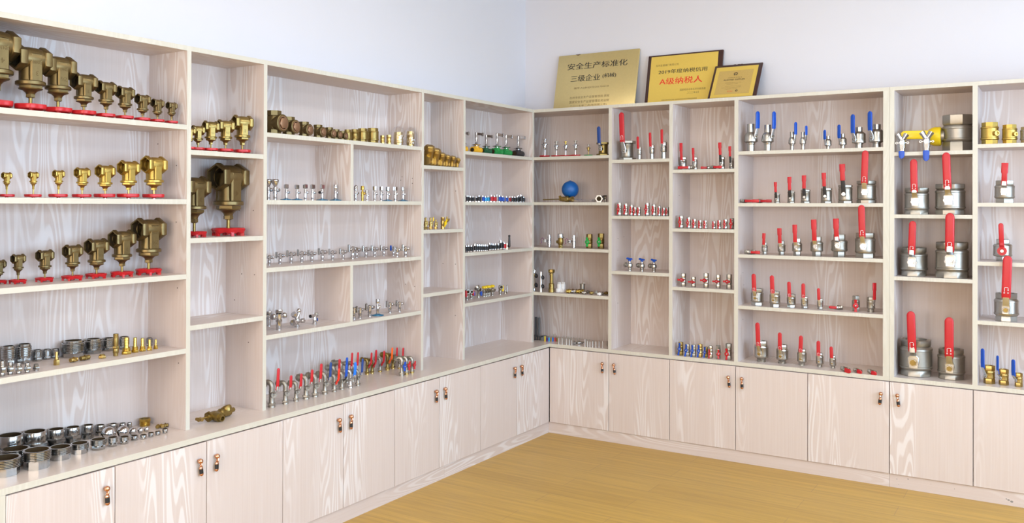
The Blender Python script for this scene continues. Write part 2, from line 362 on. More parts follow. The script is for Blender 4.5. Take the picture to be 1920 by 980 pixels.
for z1, z0 in ((1.977-TB, 1.651), (1.323-TB, 0.998)): b_part('divider', LB(-1.9425, -1.9212, z0, z1, x1=-0.002), 'laminate_upright', left)
# back shelving: front plane y = 0, two units side by side
def back_unit(x0, x1, panels, bays, label, hol):
    u = thing('wall_shelving', label, 'shelving', (x0, 0, ZC))
    def BB(a, b, z0, z1, y0=0.0, y1=DEP_R-0.006, front='-y'): return board(MB(), a-x0, b-x0, y0, y1, z0-ZC, z1-ZC, front)
    b_part('top_board', BB(x0, x1, ZT-TB, ZT), 'laminate_along_x', u)
    b_part('back_panel', BB(x0, x1, ZC, ZT-TB, DEP_R-0.006, DEP_R, None), 'laminate_upright', u)
    for (a, b), hs in zip(panels, hol):
        mb = BB(a, b, ZC, ZT-TB); holes(mb, [((b-x0-0.0003, y, z-ZC), 'x') for z, y in hs]); b_part('side_panel', mb, 'laminate_upright', u)
    for (a, b, zs) in bays:
        for z in zs: b_part('shelf', BB(a, b, z-TB, z, y0=0.001), 'laminate_along_x', u)
SX = 2.4008
back_unit(-0.2695, SX, [(-0.2695, -0.2490), (0.5973, 0.6215), (1.0406, 1.0650), (1.4806, 1.5060), (2.3655, SX)],
    [(-0.2490, 0.5973, (1.979, 1.653, 1.326, 1.003)), (0.6215, 1.0406, (1.944, 1.560, 1.181)), (1.0650, 1.4806, (1.868, 1.480, 1.094)), (1.5060, 2.3655, (1.976, 1.648, 1.323, 0.998))],
    'pale ash open shelving on the back wall beside the room corner, four bays', [[], [(1.40, .1), (1.32, .1), (.95, .1), (1.41, .2)], [(1.70, .12)], [(1.2, .1), (1.12, .12), (.9, .1)], []])
back_unit(SX+0.001, 4.42, [(SX+0.001, 2.4262), (2.8299, 2.8552), (3.66, 3.6853), (4.395, 4.42)],
    [(2.4262, 2.8299, (1.944, 1.583, 1.224)), (2.8552, 3.66, (1.976, 1.651, 1.325, 0.999)), (3.6853, 4.395, (1.868, 1.480, 1.094))],
    'pale ash open shelving with the largest lever valves, at the photo\'s right end', [[], [], [], []])
# worktops: L-shaped one under both runs, and the one under the right-hand unit
DW, TW = 0.1327, 0.0238
wt = MB(); o_ = (0.0, 0.0)
poly = [(-DEP_L, YEND), (DW, YEND), (DW, -0.0), (SX, 0.0), (SX, DEP_R), (-DEP_L, DEP_R)]
def worktop(name, poly, label, mats):
    m = MB(); n = len(poly); vs = [(x, y, ZC-TW) for x, y in poly]+[(x, y, ZC-0.0002) for x, y in poly]
    m.add(vs, [tuple(range(n-1, -1, -1)), tuple(range(n, 2*n))]); m.mi = 1
    m.add(vs, [(k, (k+1) % n, n+(k+1) % n, n+k) for k in range(n)])
    return tag(m.build(name, mats), label, 'worktop')
worktop('worktop', poly, 'L-shaped pale ash worktop with cream edge running round the room corner', ['worktop_along_y', 'edge_band'])
worktop('worktop', [(SX+0.001, 0), (4.42, 0), (4.42, DEP_R), (SX+0.001, DEP_R)], 'straight worktop piece under the largest lever valves', ['worktop_along_x', 'edge_band'])
# base cabinets
ZK = 0.078
def handle(parent, M):
    m = MB()
    m.cyl(0.008, 0, 0.012, 12, M @ TOF); m.ball(0.0155, M @ T(0, -0.020, 0), 16, 10)
    m.tube([(0, -0.026, -0.006), (0, -0.030, -0.022), (0, -0.025, -0.030)], 0.0055, 8, M); m.ball(0.0085, M @ T(0, -0.022, -0.024), 12, 8)
    m.lathe([(0, -0.088), (0.007, -0.0865), (0.012, -0.081), (0.013, -0.075), (0.0125, -0.072)], 14, M @ T(0, -0.019, 0) @ SC(1, .7, 1))
    m.lathe([(0.0125, -0.046), (0.0125, -0.042), (0.011, -0.036), (0.007, -0.031), (0, -0.029)], 14, M @ T(0, -0.019, 0) @ SC(1, .7, 1))
    m.mi = 1; m.lathe([(0.0125, -0.073), (0.0128, -0.060), (0.0125, -0.045)], 14, M @ T(0, -0.019, 0) @ SC(1, .7, 1))
    return m.build('handle', ['copper', 'black_plastic'], parent)
def cabinet(label, a, b, doors, side, end=0):
    """doors: list of (from, to, handle side) along the run; side 'L' = front faces +x, 'R' = front faces -y"""
    if side == 'L': loc, rot = (DW, a, 0), (0, 0, PI/2)
    else: loc, rot = (a, 0, 0), (0, 0, 0)
    dep = (DEP_L+DW) if side == 'L' else DEP_R
    c = thing('base_cabinet', label, 'cabinet', loc, rot)
    wd = b-a; zt = ZC-TW-0.0005
    m = MB(); t = 0.018; f = 0.021
    m.box((t/2+.0005, (f+dep)/2, (ZK+zt)/2), (t, dep-f, zt-ZK)); m.box((wd-t/2-.0005, (f+dep)/2, (ZK+zt)/2), (t, dep-f, zt-ZK))
    m.box((wd/2, (f+dep)/2, ZK+0.009), (wd-2*t, dep-f, 0.018)); m.box((wd/2, dep-0.004, (ZK+zt)/2), (wd-2*t, 0.006, zt-ZK-0.04))
    m.box((wd/2, f+0.03, zt-0.009), (wd-2*t, 0.05, 0.018))
    m.build('carcass', 'laminate_upright', c)
    if end: MB().box((0.0098, 0.010, (ZK+zt)/2), (0.0186, 0.020, zt-ZK)).build('end_panel', 'edge_band', c)
    for d0, d1, hs in doors:
        x0, x1 = d0-a+0.0019, d1-a-0.0019; z0, z1 = ZK+0.001, zt-0.006
        d = MB().bevel_box(((x0+x1)/2, 0.0095, (z0+z1)/2), (x1-x0, 0.018, z1-z0), 0.0008).build('door', 'laminate_upright', c)
        if hs: handle(d, T(x1-0.042 if hs == 'r' else x0+0.042, 0.001, 0.538) @ SC(.74, .74, .74) @ RY(R(random.uniform(-9, 9))))
    return c
LDOORS = [(-3.8402, -3.4202, 'r'), (-3.4202, -2.9878, 'r'), (-2.9878, -2.5499, 'l'), (-2.5499, -2.1361, 'r'), (-2.1361, -1.728, 'l'), (-1.728, -1.3176, 'r'), (-1.3176, -0.8809, 'l'), (-0.8809, -0.4432, 'r'), (-0.4432, -0.0015, 'l')]
cabinet('single-door base cabinet at the near end of the left run', YEND+.0005, -3.4202, LDOORS[:1], 'L', 1)
cabinet('two-door base cabinet under the brass stop valve in the left run', -3.4202, -2.5499, LDOORS[1:3], 'L')
cabinet('two-door base cabinet under the lever bib taps in the left run', -2.5499, -1.728, LDOORS[3:5], 'L')
cabinet('two-door base cabinet of the left run, second from the room corner', -1.728, -0.8809, LDOORS[5:7], 'L')
cabinet('two-door base cabinet of the left run touching the room corner', -0.8809, -0.0015, LDOORS[7:9], 'L')
RD = [0.1345, 0.6013, 1.0455, 1.4912, 1.9379, 2.4005, 2.8340, 3.30, 3.86, 4.42]
cabinet('two-door base cabinet of the right run touching the room corner', RD[0], RD[2], [(RD[0], RD[1], 'r'), (RD[1], RD[2], 'l')], 'R')
cabinet('two-door base cabinet under the blue butterfly valves in the right run', RD[2], RD[4], [(RD[2], RD[3], 'r'), (RD[3], RD[4], 'l')], 'R')
cabinet('single-door base cabinet, handle top right, in the right run', RD[4], RD[5], [(RD[4], RD[5], 'r')], 'R')
cabinet('base cabinet under the largest lever valves, handle top left', RD[5]+.001, RD[7], [(RD[5]+.001, RD[6], 'l'), (RD[6], RD[7], 'r')], 'R')
cabinet('base cabinet beyond the photo\'s right edge', RD[7], RD[9], [(RD[7], RD[8], 'r'), (RD[8], RD[9], 'l')], 'R')
KO = 0.0102
def plinth(a, b, side, label):
    m = MB(); h = ZK-0.002
    if side == 'L': m.box((DW-KO-0.009, (a+b)/2, h/2), (0.018, b-a, h))
    else: m.box(((a+b)/2, KO+0.009, h/2), (b-a, 0.018, h))
    return tag(m.build('plinth_board', 'laminate_along_y' if side == 'L' else 'laminate_along_x'), label, 'plinth')
plinth(YEND, -1.2508, 'L', 'near plinth board below the left base cabinets')
plinth(-1.2502, KO-0.0005, 'L', 'plinth board below the left base cabinets ending at the corner')
plinth(DW-KO, SX-.0006, 'R', 'plinth board below the right base cabinets starting at the corner')
pr = plinth(SX+.0006, 4.42, 'R', 'scuffed plinth board at the photo\'s lower right')
sc = MB()
for x, z, r in ((3.005, .030, .006), (3.02, .024, .008), (2.995, .034, .004), (2.74, .045, .0025), (2.44, .05, .003), (2.5, .06, .004), (2.62, .052, .002), (2.45, .02, .002)):
    sc.lathe([(0, 0.0004), (r, 0)], 9, T(x, KO, z) @ TOF @ SC(1, .7, 1))
sc.build('scuff_marks', 'dirt', pr)

# ---------------------------------------------------------------- the fittings: one builder per kind; local x = along the shelf, -y = towards the room, z = up
def hexr(w): return w/2/math.cos(PI/6)
def writing(parent, lines, m, M, name='cast_lettering'):
    for s, size, x, y in lines:
        if s:
            vs, fs = text_mesh(s, size); MB().add(vs, fs, M @ T(x, y, 0)).build(name, m, parent, 30)
def marking(grip, M, s):
    """the small white open/close arrow and its two words printed on a lever sleeve"""
    m = MB(); r = s*0.055
    m.tube([(-.36*s, 0, -.45*s), (-.36*s, 0, .30*s), (-.22*s, 0, .42*s), (.22*s, 0, .42*s), (.36*s, 0, .30*s), (.36*s, 0, -.1*s)], r, 6, M)
    m.plate([(.18*s, -.08*s), (.54*s, -.08*s), (.36*s, -.3*s)], -r*.5, r*.5, M @ TOF)
    for x in (-.36*s, .36*s):
        for k in range(3): m.box((x, 0, (-.62-.12*k)*s), (.26*s, r, .06*s), M)
    return m.build('arrow_print', 'mark_white', grip)
def handwheel(mb, rw, h, dished, lobes=6):
    n = 48; prof = [(-.16, .9), (-.07, 1.0), (.04, .98), (.06, .75), (.03, .40), (-.05, .30), (-.16, .38)] if not dished else [(-.16, 1.0), (-.02, 1.0), (.05, .86), (-.06, .35), (-.15, .30), (-.2, .7)]
    vs = []; fs = []; k = len(prof)
    for i in range(n):
        a = 2*PI*i/n; sc_ = 1 + .055*math.cos(lobes*a); up = .16*max(0, -math.cos(lobes*a)) if dished else 0
        for dr, z in prof: vs.append(((rw*sc_+dr*rw)*math.cos(a)/1.06, (rw*sc_+dr*rw)*math.sin(a)/1.06, h*(z+(up if z < .6 else 0))))
    for i in range(n):
        for j in range(k): fs.append((i*k+j, ((i+1) % n)*k+j, ((i+1) % n)*k+(j+1) % k, i*k+(j+1) % k))
    mb.add(vs, fs)
    for j in range(lobes if dished else 5):
        a = 2*PI*j/(lobes if dished else 5)
        if dished:
            mb.box((0, 0, 0), (rw*.20, rw*.17, h*.62), RZ(a) @ T(rw*.86, 0, h*.31)); mb.tube([(rw*.05, 0, h*.45), (rw*.5, 0, h*.5), (rw*.9, 0, h*.6)], rw*.075, 8, RZ(a))
        else: mb.tube([(rw*.05, 0, h*.62), (rw*.5, 0, h*.66), (rw*.92, 0, h*.78)], rw*.075, 8, RZ(a))
    mb.cyl(rw*.2, h*.12, h*.95, 16)
def gate_valve(t, H, rp, rw, fin='aged_bronze', dished=0, txt=None, plug='zinc', wheel='red_enamel'):
    hw = min(.15*H, rw*.48); zp = H-rp; z1 = zp-1.72*rp; z2 = z1-.5*rp; rem = z2-hw*.9; n = 6
    L = 1.22*rp; R_ = rp; b = MB(); M = T(0, 0, zp) @ TOX; ph = 0
    for s in (-1, 1):
        K = M if s > 0 else M @ RX(PI)
        b.lathe([(.78*rp, .5*L), (R_*.93, .55*L), (R_, .62*L), (R_, .93*L), (R_*.95, L), (.815*rp, L), (.80*rp, .86*L), (.79*rp, .86*L)], n, K, ph)
        b.mi = 1; b.lathe([(.795*rp, .9*L), (.76*rp, .15*L), (0, .15*L)], 24, K); b.mi = 0
    b.lathe([(.80*rp, -.6*L), (.86*rp, -.2*L), (.86*rp, .2*L), (.80*rp, .6*L)], 24, M)
    b.lathe([(.80*rp, z1-.05*rp), (.74*rp, z1+.3*rp), (.74*rp, zp-.3*rp), (.60*rp, zp+.3*rp)], 24, SC(1, .9, 1))
    b.bevel_box((0, 0, (z1+zp)/2+.15*rp), (.95*rp, 1.66*rp, zp-z1+.5*rp), .1*rp)
    b.lathe([(0, z2+.2*rp), (.98*rp, z2+.22*rp), (1.04*rp, z2+.27*rp), (1.04*rp, z1-.02*rp), (.94*rp, z1+.05*rp), (.8*rp, z1+.06*rp)], 28)
    b.build('body', [fin, 'hole_shade' if 'aged' in fin else 'bronze'], t)
    c = MB(); zc = z2-.36*rem; zn = zc-.2*rem
    c.cyl(hexr(1.5*rp), z2-.02*rp, z2+.2*rp, 6); c.lathe([(.84*rp, z2), (.80*rp, z2-.06*rem), (.50*rp, z2-.14*rem), (.34*rp, z2-.26*rem), (.30*rp, zc)], 22)
    c.cyl(hexr(.60*rp), zn+.03*rem, zc, 6); c.lathe([(.25*rp, zn+.04*rem), (.22*rp, zn), (0, zn)], 14)
    c.build('bonnet', fin, t)
    s = MB(); s.cyl(max(.13*rp, .003), hw*.5, zn+.02*rem, 12); s.build('stem', 'bronze' if 'aged' in fin or fin == 'bronze' else 'brass', t)
    q = MB(); handwheel(q, rw, hw, dished, 6 if rw > .045 else 5)
    wheel_o = q.build('handwheel', wheel, t)
    if plug and not dished: MB().cyl(max(.22*rp, .005), 0, hw*.5, 10).build('hub_nut', plug, wheel_o)
    if txt:
        K = T(0, -.832*rp, zp) @ RX(PI/2) @ RZ(PI); ls = [(s_, .30*rp, 0, .02*rp+.30*rp*i) for i, s_ in enumerate(txt[:-1])] + [(txt[-1], .5*rp, 0, 1.12*rp)]
        writing(t, ls, 'bronze_letters', K)
def lever_parts(t, zs, y0, y1, g0, gt, gw, grip, shank, shape, D, lean=0.0, jog=None, mark=0, nut='steel', xo=0.0):
    """stem boss + nut, metal lever and its plastic sleeve; y0 body surface, y1 lever plane"""
    K = T(0, 0, zs) @ RY(lean) @ T(0, 0, -zs); jog = .16*D if jog is None else jog
    s = MB(); F = T(0, 0, zs) @ TOF
    s.cyl(.17*D, y0*.7, y1-.02*D, 16, F); s.mi = 1; s.cyl(.055*D, y1-.02*D, y1+.17*D, 12, F); s.mi = 0; s.cyl(.135*D, y1+.02*D, y1+.05*D, 16, F); s.mi = 1; s.cyl(hexr(.17*D), y1+.05*D, y1+.13*D, 6, F, ph=.3)
    st = s.build('stem', ['steel', 'bronze' if nut == 'brass' else nut], t)
    full = shape == 'full'; th = max(.05*D, .0022); pw = .34*D if not full else .3*D
    yo = y1+jog
    lv = MB(); sw = gw*.72
    p0 = [(-y1, zs-.17*D), (-y1, zs+.14*D), (-y1-.1*jog, zs+.22*D), (-yo, max(g0, zs+.3*D)), (-yo, gt-.4*gw)]
    lv.strap(p0, [pw*.8, pw, sw*1.1, sw, sw*.8], th, 10, K)
    l = lv.build('lever', 'black_plastic' if shank == 'black' else (grip if full else 'zinc'), t)
    if full:
        lv2 = MB(); lv2.cyl(.25*D, y1-.03*D, y1+.06*D, 18, F); lv2.build('lever_boss', grip, l)
    gm = MB(); a = []; gb = g0 if g0 > zs+.2*D else zs+.2*D
    if full: gb = zs+.1*D
    tk = max(gw*.34, th*2)
    if shape == 'paddle':
        wp = [(gb, .82), (gb+(gt-gb)*.05, .86), (gb+(gt-gb)*.5, .80), (gb+(gt-gb)*.58, 1.0), (gt-.04*gw, 1.0), (gt, .86)]
    else:
        wp = [(gb, .86), (gb+(gt-gb)*.06, 1.0), (gb+(gt-gb)*.3, 1.0), (gt-.5*gw, 1.0), (gt-.3*gw, .9), (gt-.12*gw, .64), (gt-.03*gw, .36), (gt, .08)]
    def ypos(z):
        z0_, z1_ = zs+.22*D, max(g0, zs+.3*D)+.02*D
        f = min(1, max(0, (z-z0_)/max(1e-5, (z1_+.25*(gt-gb)*(0.35))-z0_)))
        return -(y1+.1*jog)*(1-f) - yo*f if jog else -y1
    path = [(ypos(z), z) for z, _ in wp]; wsx = [gw*f for _, f in wp]; tt = [tk*min(1, .55+.45*f) for _, f in wp]
    gm.strap(path, wsx, tt, 14, K)
    g = gm.build('grip', grip, l, 50)
    if mark: marking(g, K @ T(0, -yo-tk/2-.0002, gb+(gt-gb)*mark), gw*.55)
    return l, st
def ball_valve(t, H, D, LT, GW, fin='nickel', style='hex', grip='red_plastic', shank=None, shape='round', hw=.86, hh=.2, g0=None, zs=.5, lean=0, mark=0, jog=None, nut='steel', n=6, drum=1.0):
    """vertical two-way ball valve: hex or tube ends, drum body, stem on the front and a lever that stands up"""
    Rb = D/2; b = MB(); rh = hw*D/2; ph = PI/6 if n == 6 else PI/8; rc = rh/math.cos(PI/n); hz = hh*H
    ri = rh*.80
    if style == 'tube':
        rt = hw*D/2
        b.pipe(rt, rt*.85, 0, hz, 20); b.cyl(rt*1.04, hz*.42, hz*.52, 20)
        b.lathe([(rt, hz*.9), (rt*1.12, hz), (rt*1.12, hz*1.12), (Rb, hz*1.3), (Rb, H-hz*1.75), (Rb*.92, H-hz*1.45), (rt*1.25, H-hz*1.15), (rt, H-hz*1.05)], 24)
        b.lathe([(Rb*1.03, hz*1.3), (Rb*1.03, hz*1.55)], 24)
        b.lathe([(rt, H-hz*1.15), (rt, H), (rt*.85, H), (rt*.82, H-hz*.8), (0, H-hz*.8)], 20); b.cyl(rt*1.04, H-hz*.55, H-hz*.45, 20)
    else:
        if style == 'male':
            prof = [(0, 0)]; k = 4
            for i in range(k): prof += [(rh*.97, hz*i/k), (rh*.9, hz*(i+.5)/k)]
            b.lathe(prof+[(rh*.95, hz*1.02)], 20)
        elif style == 'long':
            b.lathe([(0, 0), (rh, 0), (rh*.96, hz*.5), (rh*.92, hz)], n, None, ph)
        else: b.lathe([(0, 0), (rc*.97, 0), (rc, .01*H), (rc, hz*.85), (rc*.95, hz), (rh*.9, hz)], n, None, ph)
        ht = hz if style != 'long' else hz*.55
        c = .055*H
        b.lathe([(rh*.88, hz*.95), (Rb*.9*drum, hz), (Rb*drum, hz+c), (Rb*drum, hz+c*1.6), (Rb*.965*drum, hz+c*1.8), (Rb*.965*drum, H-ht-c*2.1), (Rb*drum*.99, H-ht-c*1.9), (Rb*.98*drum, H-ht-c), (Rb*.86*drum, H-ht), (rh*.86, H-ht)], 28)
        b.lathe([(rh*.88, H-ht), (rc*.95, H-ht), (rc, H-ht*.85), (rc, H-.01*H), (rc*.97, H), (ri, H)], n, None, ph)
        b.lathe([(ri*1.02, H), (ri, H-.02*H)], 20); b.mi = 1; b.lathe([(ri*1.01, H-.004*H), (ri*.97, H-ht*1.1), (0, H-ht*1.1)], 20); b.mi = 0
        b.lathe([(ri, H), (rh*.9, H+.0005)], 20)
    b.build('body', [fin, 'satin_nickel' if 'brass' not in fin else fin], t)
    if grip:
        z = zs*H; g = (z+.33*D) if g0 is None else g0*H
        lever_parts(t, z, Rb*.96, Rb+.10*D if jog is None else Rb+.08*D, g, LT, GW, grip, shank, shape, D, lean, jog, mark, nut)
def butterfly_valve(t, H, D, HL, grip='red_plastic', fin='nickel', ang=0.0, zs=.5, style='hex', hw=.82, hh=.27, turn=0.0):
    """small ball valve with a two-winged handle on its front"""
    ball_valve(t, H, D, 0, 0, fin, style, None, hw=hw, hh=hh)
    F = T(0, 0, zs*H) @ TOF; y1 = D*.62
    b = MB(); b.cyl(.2*D, D*.3, y1, 14, F); b.build('stem', 'nickel' if 'brass' not in fin else fin, t)
    K = T(0, -y1, zs*H) @ RY(ang); w = .42*D
    h = MB(); h.lathe([(0, -.02*D), (.33*D, -.02*D), (.36*D, .04*D), (.34*D, .16*D), (.26*D, .2*D), (0, .2*D)], 20, K @ TOF)
    for s in (0, PI):
        h.strap([(-.02*D, .1*D), (-.06*D, .24*D), (-.16*D, .36*HL), (-.20*D, .46*HL), (-.21*D, .5*HL)], [w*.7, w*.62, w*.8, w*.95, w*.7], .13*D, 10, K @ RY(s))
    ho = h.build('butterfly_handle', grip, t)
    MB().ball(.12*D, K @ T(0, -.2*D, 0) @ SC(1, .5, 1), 12, 8).build('screw', 'steel', ho)
def bib_tap(t, H, LT, fin='satin_nickel', grip='red_plastic', shape='round', shank=None, base=None, GW=.016, side=1, knob=(.30, .46), spout=1, dep=0.55):
    """hose tap standing on its threaded end: upright pipe, elbow to the back left, ball housing and lever to the front right"""
    b = MB(); r = .098*H
    if base: b.mi = 1
    b.lathe([(0, 0), (r*1.3, 0), (r*1.3, .035*H), (r*1.22, .05*H), (r*1.3, .065*H), (r*1.3, .1*H)], 18); b.mi = 0
    b.cyl(hexr(2.75*r), .10*H, .155*H, 6); b.lathe([(r*1.1, .15*H), (r*.98, .18*H), (r*.98, .5*H), (r*1.06, .52*H), (r*1.06, .56*H), (r*.98, .58*H)], 18)
    pts = [(0, 0, .15*H), (0, 0, .72*H)]+[(-.05*H*(1-math.cos(a)), .14*H*(1-math.cos(a)), .72*H+.17*H*math.sin(a)) for a in [PI*k/10 for k in range(1, 7)]]
    e = pts[-1]; pts += [(e[0]-.02*H, e[1]+.07*H, e[2]-.02*H)]
    b.tube(pts, [r*.98]*len(pts), 14)
    p = Vector(pts[-1]); d = Vector((-.25, .9, -.3)).normalized(); Q = T(*p) @ d.to_track_quat('Z', 'Y').to_matrix().to_4x4()
    b.cyl(r*1.25, -.02*H, .03*H, 18, Q); b.cyl(hexr(3.1*r), .02*H, .09*H, 6, Q); b.pipe(r*1.1, r*.8, .08*H, .16*H, 16, Q)
    b.build('body', [fin, base or fin], t)
    kz = knob[1]
    Kf = RZ(R(-14)*side)
    D = .30*H
    # housing and lever work in a frame turned towards the room's right
    s = MB(); s.cyl(r*1.15, 0, .17*H, 16, Kf @ T(0, 0, kz*H) @ TOF); s.ball(r*1.15, Kf @ T(0, -.03*H, kz*H), 14, 8); s.build('ball_housing', fin, t)
    for o in lever_parts(t, kz*H, .15*H, .19*H, kz*H+.2*H, LT, GW, grip, shank, shape, D*.8, 0.05, .20*H): o.matrix_local = Kf
def wing_tap(t, H, grip, base=None, fin='satin_nickel'):
    bib = MB(); r = .098*H
    if base: bib.mi = 1
    bib.lathe([(0, 0), (r*1.3, 0), (r*1.3, .1*H)], 18); bib.mi = 0; bib.cyl(hexr(2.75*r), .10*H, .155*H, 6); bib.lathe([(r*1.1, .15*H), (r*.98, .18*H), (r*.98, .55*H)], 18)
    pts = [(0, 0, .15*H), (0, 0, .72*H)]+[(-.06*H*(1-math.cos(a)), .14*H*(1-math.cos(a)), .72*H+.2*H*math.sin(a)) for a in [PI*k/10 for k in range(1, 8)]]
    bib.tube(pts, r*.98, 14); p = Vector(pts[-1]); d = Vector((-.25, .75, -.5)).normalized(); Q = T(*p) @ d.to_track_quat('Z', 'Y').to_matrix().to_4x4()
    bib.cyl(hexr(2.8*r), 0, .07*H, 6, Q); bib.pipe(r*1.05, r*.8, .06*H, .14*H, 16, Q)
    Kf = RZ(R(-10)); bib.cyl(r*1.1, 0, .2*H, 16, Kf @ T(0, 0, .5*H) @ TOF); bib.build('body', [fin, base or fin], t)
    K = Kf @ T(0, -.2*H, .5*H) @ RY(.12); h = MB(); h.lathe([(0, 0), (.11*H, 0), (.12*H, .02*H), (.11*H, .05*H), (0, .06*H)], 18, K @ TOF)
    for s in (0, PI): h.strap([(-.03*H, .03*H), (-.04*H, .1*H), (-.05*H, .2*H), (-.05*H, .235*H)], [.13*H, .11*H, .13*H, .12*H], .045*H, 10, K @ RY(s))
    ho = h.build('butterfly_handle', grip, t); MB().ball(.035*H, K @ T(0, -.065*H, 0), 10, 6).build('screw', 'steel', ho)
def angle_valve(t, H, top='block', flange=0, fin='chrome', out=1, film='teal_film', outlet_end='chrome', s=1.0):
    """small chrome stop valve: tube foot, body, side outlet and a handle on top, some with a wall flange"""
    b = MB(); r = .085*H*s
    b.lathe([(0, 0), (r, 0), (r*.95, .02*H), (r, .04*H), (r*.95, .06*H), (r, .08*H), (r, .30*H), (r*1.25, .31*H), (r*1.25, .36*H), (r*1.05, .38*H), (r*1.1, .60*H), (r*.8, .64*H), (r*.6, .68*H), (r*.6, .74*H)], 18)
    o = T(0, 0, .50*H) @ (TOX if out > 0 else RY(-PI/2)) @ RX(R(-18) if out > 0 else R(18))
    b.lathe([(r*.8, 0), (r*.8, .13*H), (r*1.25, .14*H), (r*1.25, .22*H), (r, .23*H), (r, .33*H)], 16, o); b.mi = 1; b.pipe(r, r*.75, .33*H, .36*H, 16, o, deep=.02*H); b.mi = 0
    b.build('body', [fin, outlet_end], t)
    if flange:
        MB().lathe([(r*.9, .012*H), (.33*H, .0), (.37*H, .015*H), (.36*H, .05*H), (.20*H, .09*H), (r*1.3, .12*H), (r*.9, .13*H)], 28).build('flange', film, t)
    h = MB()
    if top == 'block': h.bevel_box((0, 0, .855*H), (.27*H, .2*H, .27*H), .03*H)
    elif top == 'crystal':
        h.lathe([(0, .66*H), (.07*H, .66*H), (.09*H, .70*H), (.13*H, .76*H), (.185*H, .92*H), (.18*H, .97*H), (.15*H, H), (.06*H, H), (0, .985*H)], 10)
    elif top == 'round': h.lathe([(0, .72*H), (.11*H, .72*H), (.12*H, .76*H), (.12*H, .96*H), (.1*H, H), (0, H)], 16)
    elif top == 'ribbed':
        h.lathe([(0, .7*H), (.1*H, .7*H), (.14*H, .74*H), (.15*H, .98*H), (.1*H, H), (0, H)], 8)
    elif top == 'curved':
        h.tube([(0, 0, .66*H), (0, 0, .88*H), (.03*H, 0, .96*H), (.0, 0, H)], [.11*H, .12*H, .10*H, .03*H], 14)
    h.build('handle', fin, t)
def cross_valve(t, H, fin='chrome', tab='steel', ball=1):
    """chrome valve on an upright tube with a tab handle on its left and an outlet on its right"""
    b = MB(); r = .14*H
    b.lathe([(0, 0), (r*.9, 0), (r*.85, .03*H), (r*.9, .06*H), (r*.85, .09*H), (r*.9, .12*H), (r*.9, .26*H), (r*1.12, .28*H), (r*1.12, .36*H), (r*.95, .38*H), (r*.95, .72*H), (r*1.05, .75*H), (r*1.05, .80*H), (r*.7, .86*H), (0, .88*H)], 18)
    X = T(0, 0, .66*H) @ TOX; b.lathe([(r*.75, 0), (r*.75, .2*H), (r*1.05, .22*H), (r*1.05, .34*H)], 16, X)
    if ball: b.ball(r*1.05, X @ T(0, 0, .40*H), 14, 8)
    else: b.pipe(r*.9, r*.7, .34*H, .46*H, 14, X)
    b.lathe([(r*.7, 0), (r*.7, .22*H), (r*.45, .24*H), (r*.45, .36*H), (0, .36*H)], 14, T(0, 0, .66*H) @ RY(-PI/2)); b.build('body', fin, t)
    h = MB(); h.bevel_box((-.38*H, 0, .74*H), (.10*H, .2*H, .52*H), .03*H); h.build('tab_handle', tab, t)
def hex_fitting(t, segs, fin, hole=.8):
    """turned pipe fitting from stacked segments (kind, width, height): h hex, t thread, c plain tube, b hose barb, d disc"""
    b = MB(); z = 0; ext = []
    for k, w_, h_ in segs:
        r = w_/2
        if k == 'h': b.lathe([(0, z), (hexr(w_)*.97, z), (hexr(w_), z+.06*h_), (hexr(w_), z+.92*h_), (hexr(w_)*.96, z+h_), (r*.8, z+h_)], 6)
        elif k == 'o': b.lathe([(0, z), (r/math.cos(PI/8), z), (r/math.cos(PI/8), z+h_), (r*.8, z+h_)], 8, None, PI/8)
        elif k == 't':
            n_ = max(3, min(6, int(h_/.0035))); p = [(0, z)]
            for i in range(n_): p += [(r*.93, z+h_*i/n_), (r, z+h_*(i+.3)/n_), (r, z+h_*(i+.7)/n_), (r*.93, z+h_*(i+1)/n_)]
            b.lathe(p, 26)
        elif k == 'b':
            n_ = 4; p = [(0, z)]
            for i in range(n_): p += [(r*1.0, z+h_*i/n_), (r*.82, z+h_*(i+.9)/n_)]
            b.lathe(p, 18)
        else: b.lathe([(0, z), (r*.98, z), (r, z+.03*h_), (r, z+.97*h_), (r*.98, z+h_)], 26)
        z += h_; ext.append(r)
    r = ext[-1]*.97
    b.lathe([(r, z), (r*hole/.97, z), (r*hole/.97, z-.01*z)], 26); b.mi = 1; b.lathe([(r*hole/.96, z-.003*z), (r*hole*.98, z-.7*z), (0, z-.7*z)], 26)
    return b.build('body', [fin, 'hole_shade' if 'brass' not in fin else 'bronze'], t)
def swing_check(t, H, fin='aged_bronze'):
    """bronze swing check valve standing on its port, hex plug facing the room"""
    b = MB(); w_ = .62*H
    for z0, z1 in ((0, .2*H), (.8*H, H)): b.lathe([(0, z0), (w_/2/math.cos(PI/8), z0), (w_/2/math.cos(PI/8), z1), (w_*.42, z1)], 8, None, PI/8)
    b.mi = 1; b.lathe([(w_*.42, H*1.001), (w_*.40, .85*H), (0, .85*H)], 20); b.mi = 0
    b.lathe([(w_*.4, .15*H), (w_*.5, .3*H), (w_*.5, .7*H), (w_*.4, .85*H)], 24)
    F = T(0, 0, .47*H) @ TOF @ RZ(R(10)); b.lathe([(.30*H, 0), (.33*H, .38*H), (.37*H, .40*H), (.37*H, .50*H), (.33*H, .52*H), (.285*H, .52*H)], 26, F); b.build('body', [fin, 'hole_shade'], t)
    c = MB(); c.lathe([(.30*H, .50*H), (.30*H, .525*H), (hexr(.44*H), .525*H)], 26, F); c.lathe([(hexr(.44*H), .52*H), (hexr(.43*H), .56*H), (hexr(.39*H), .575*H), (0, .575*H)], 6, F); c.build('hex_plug', 'copper_plug', t)
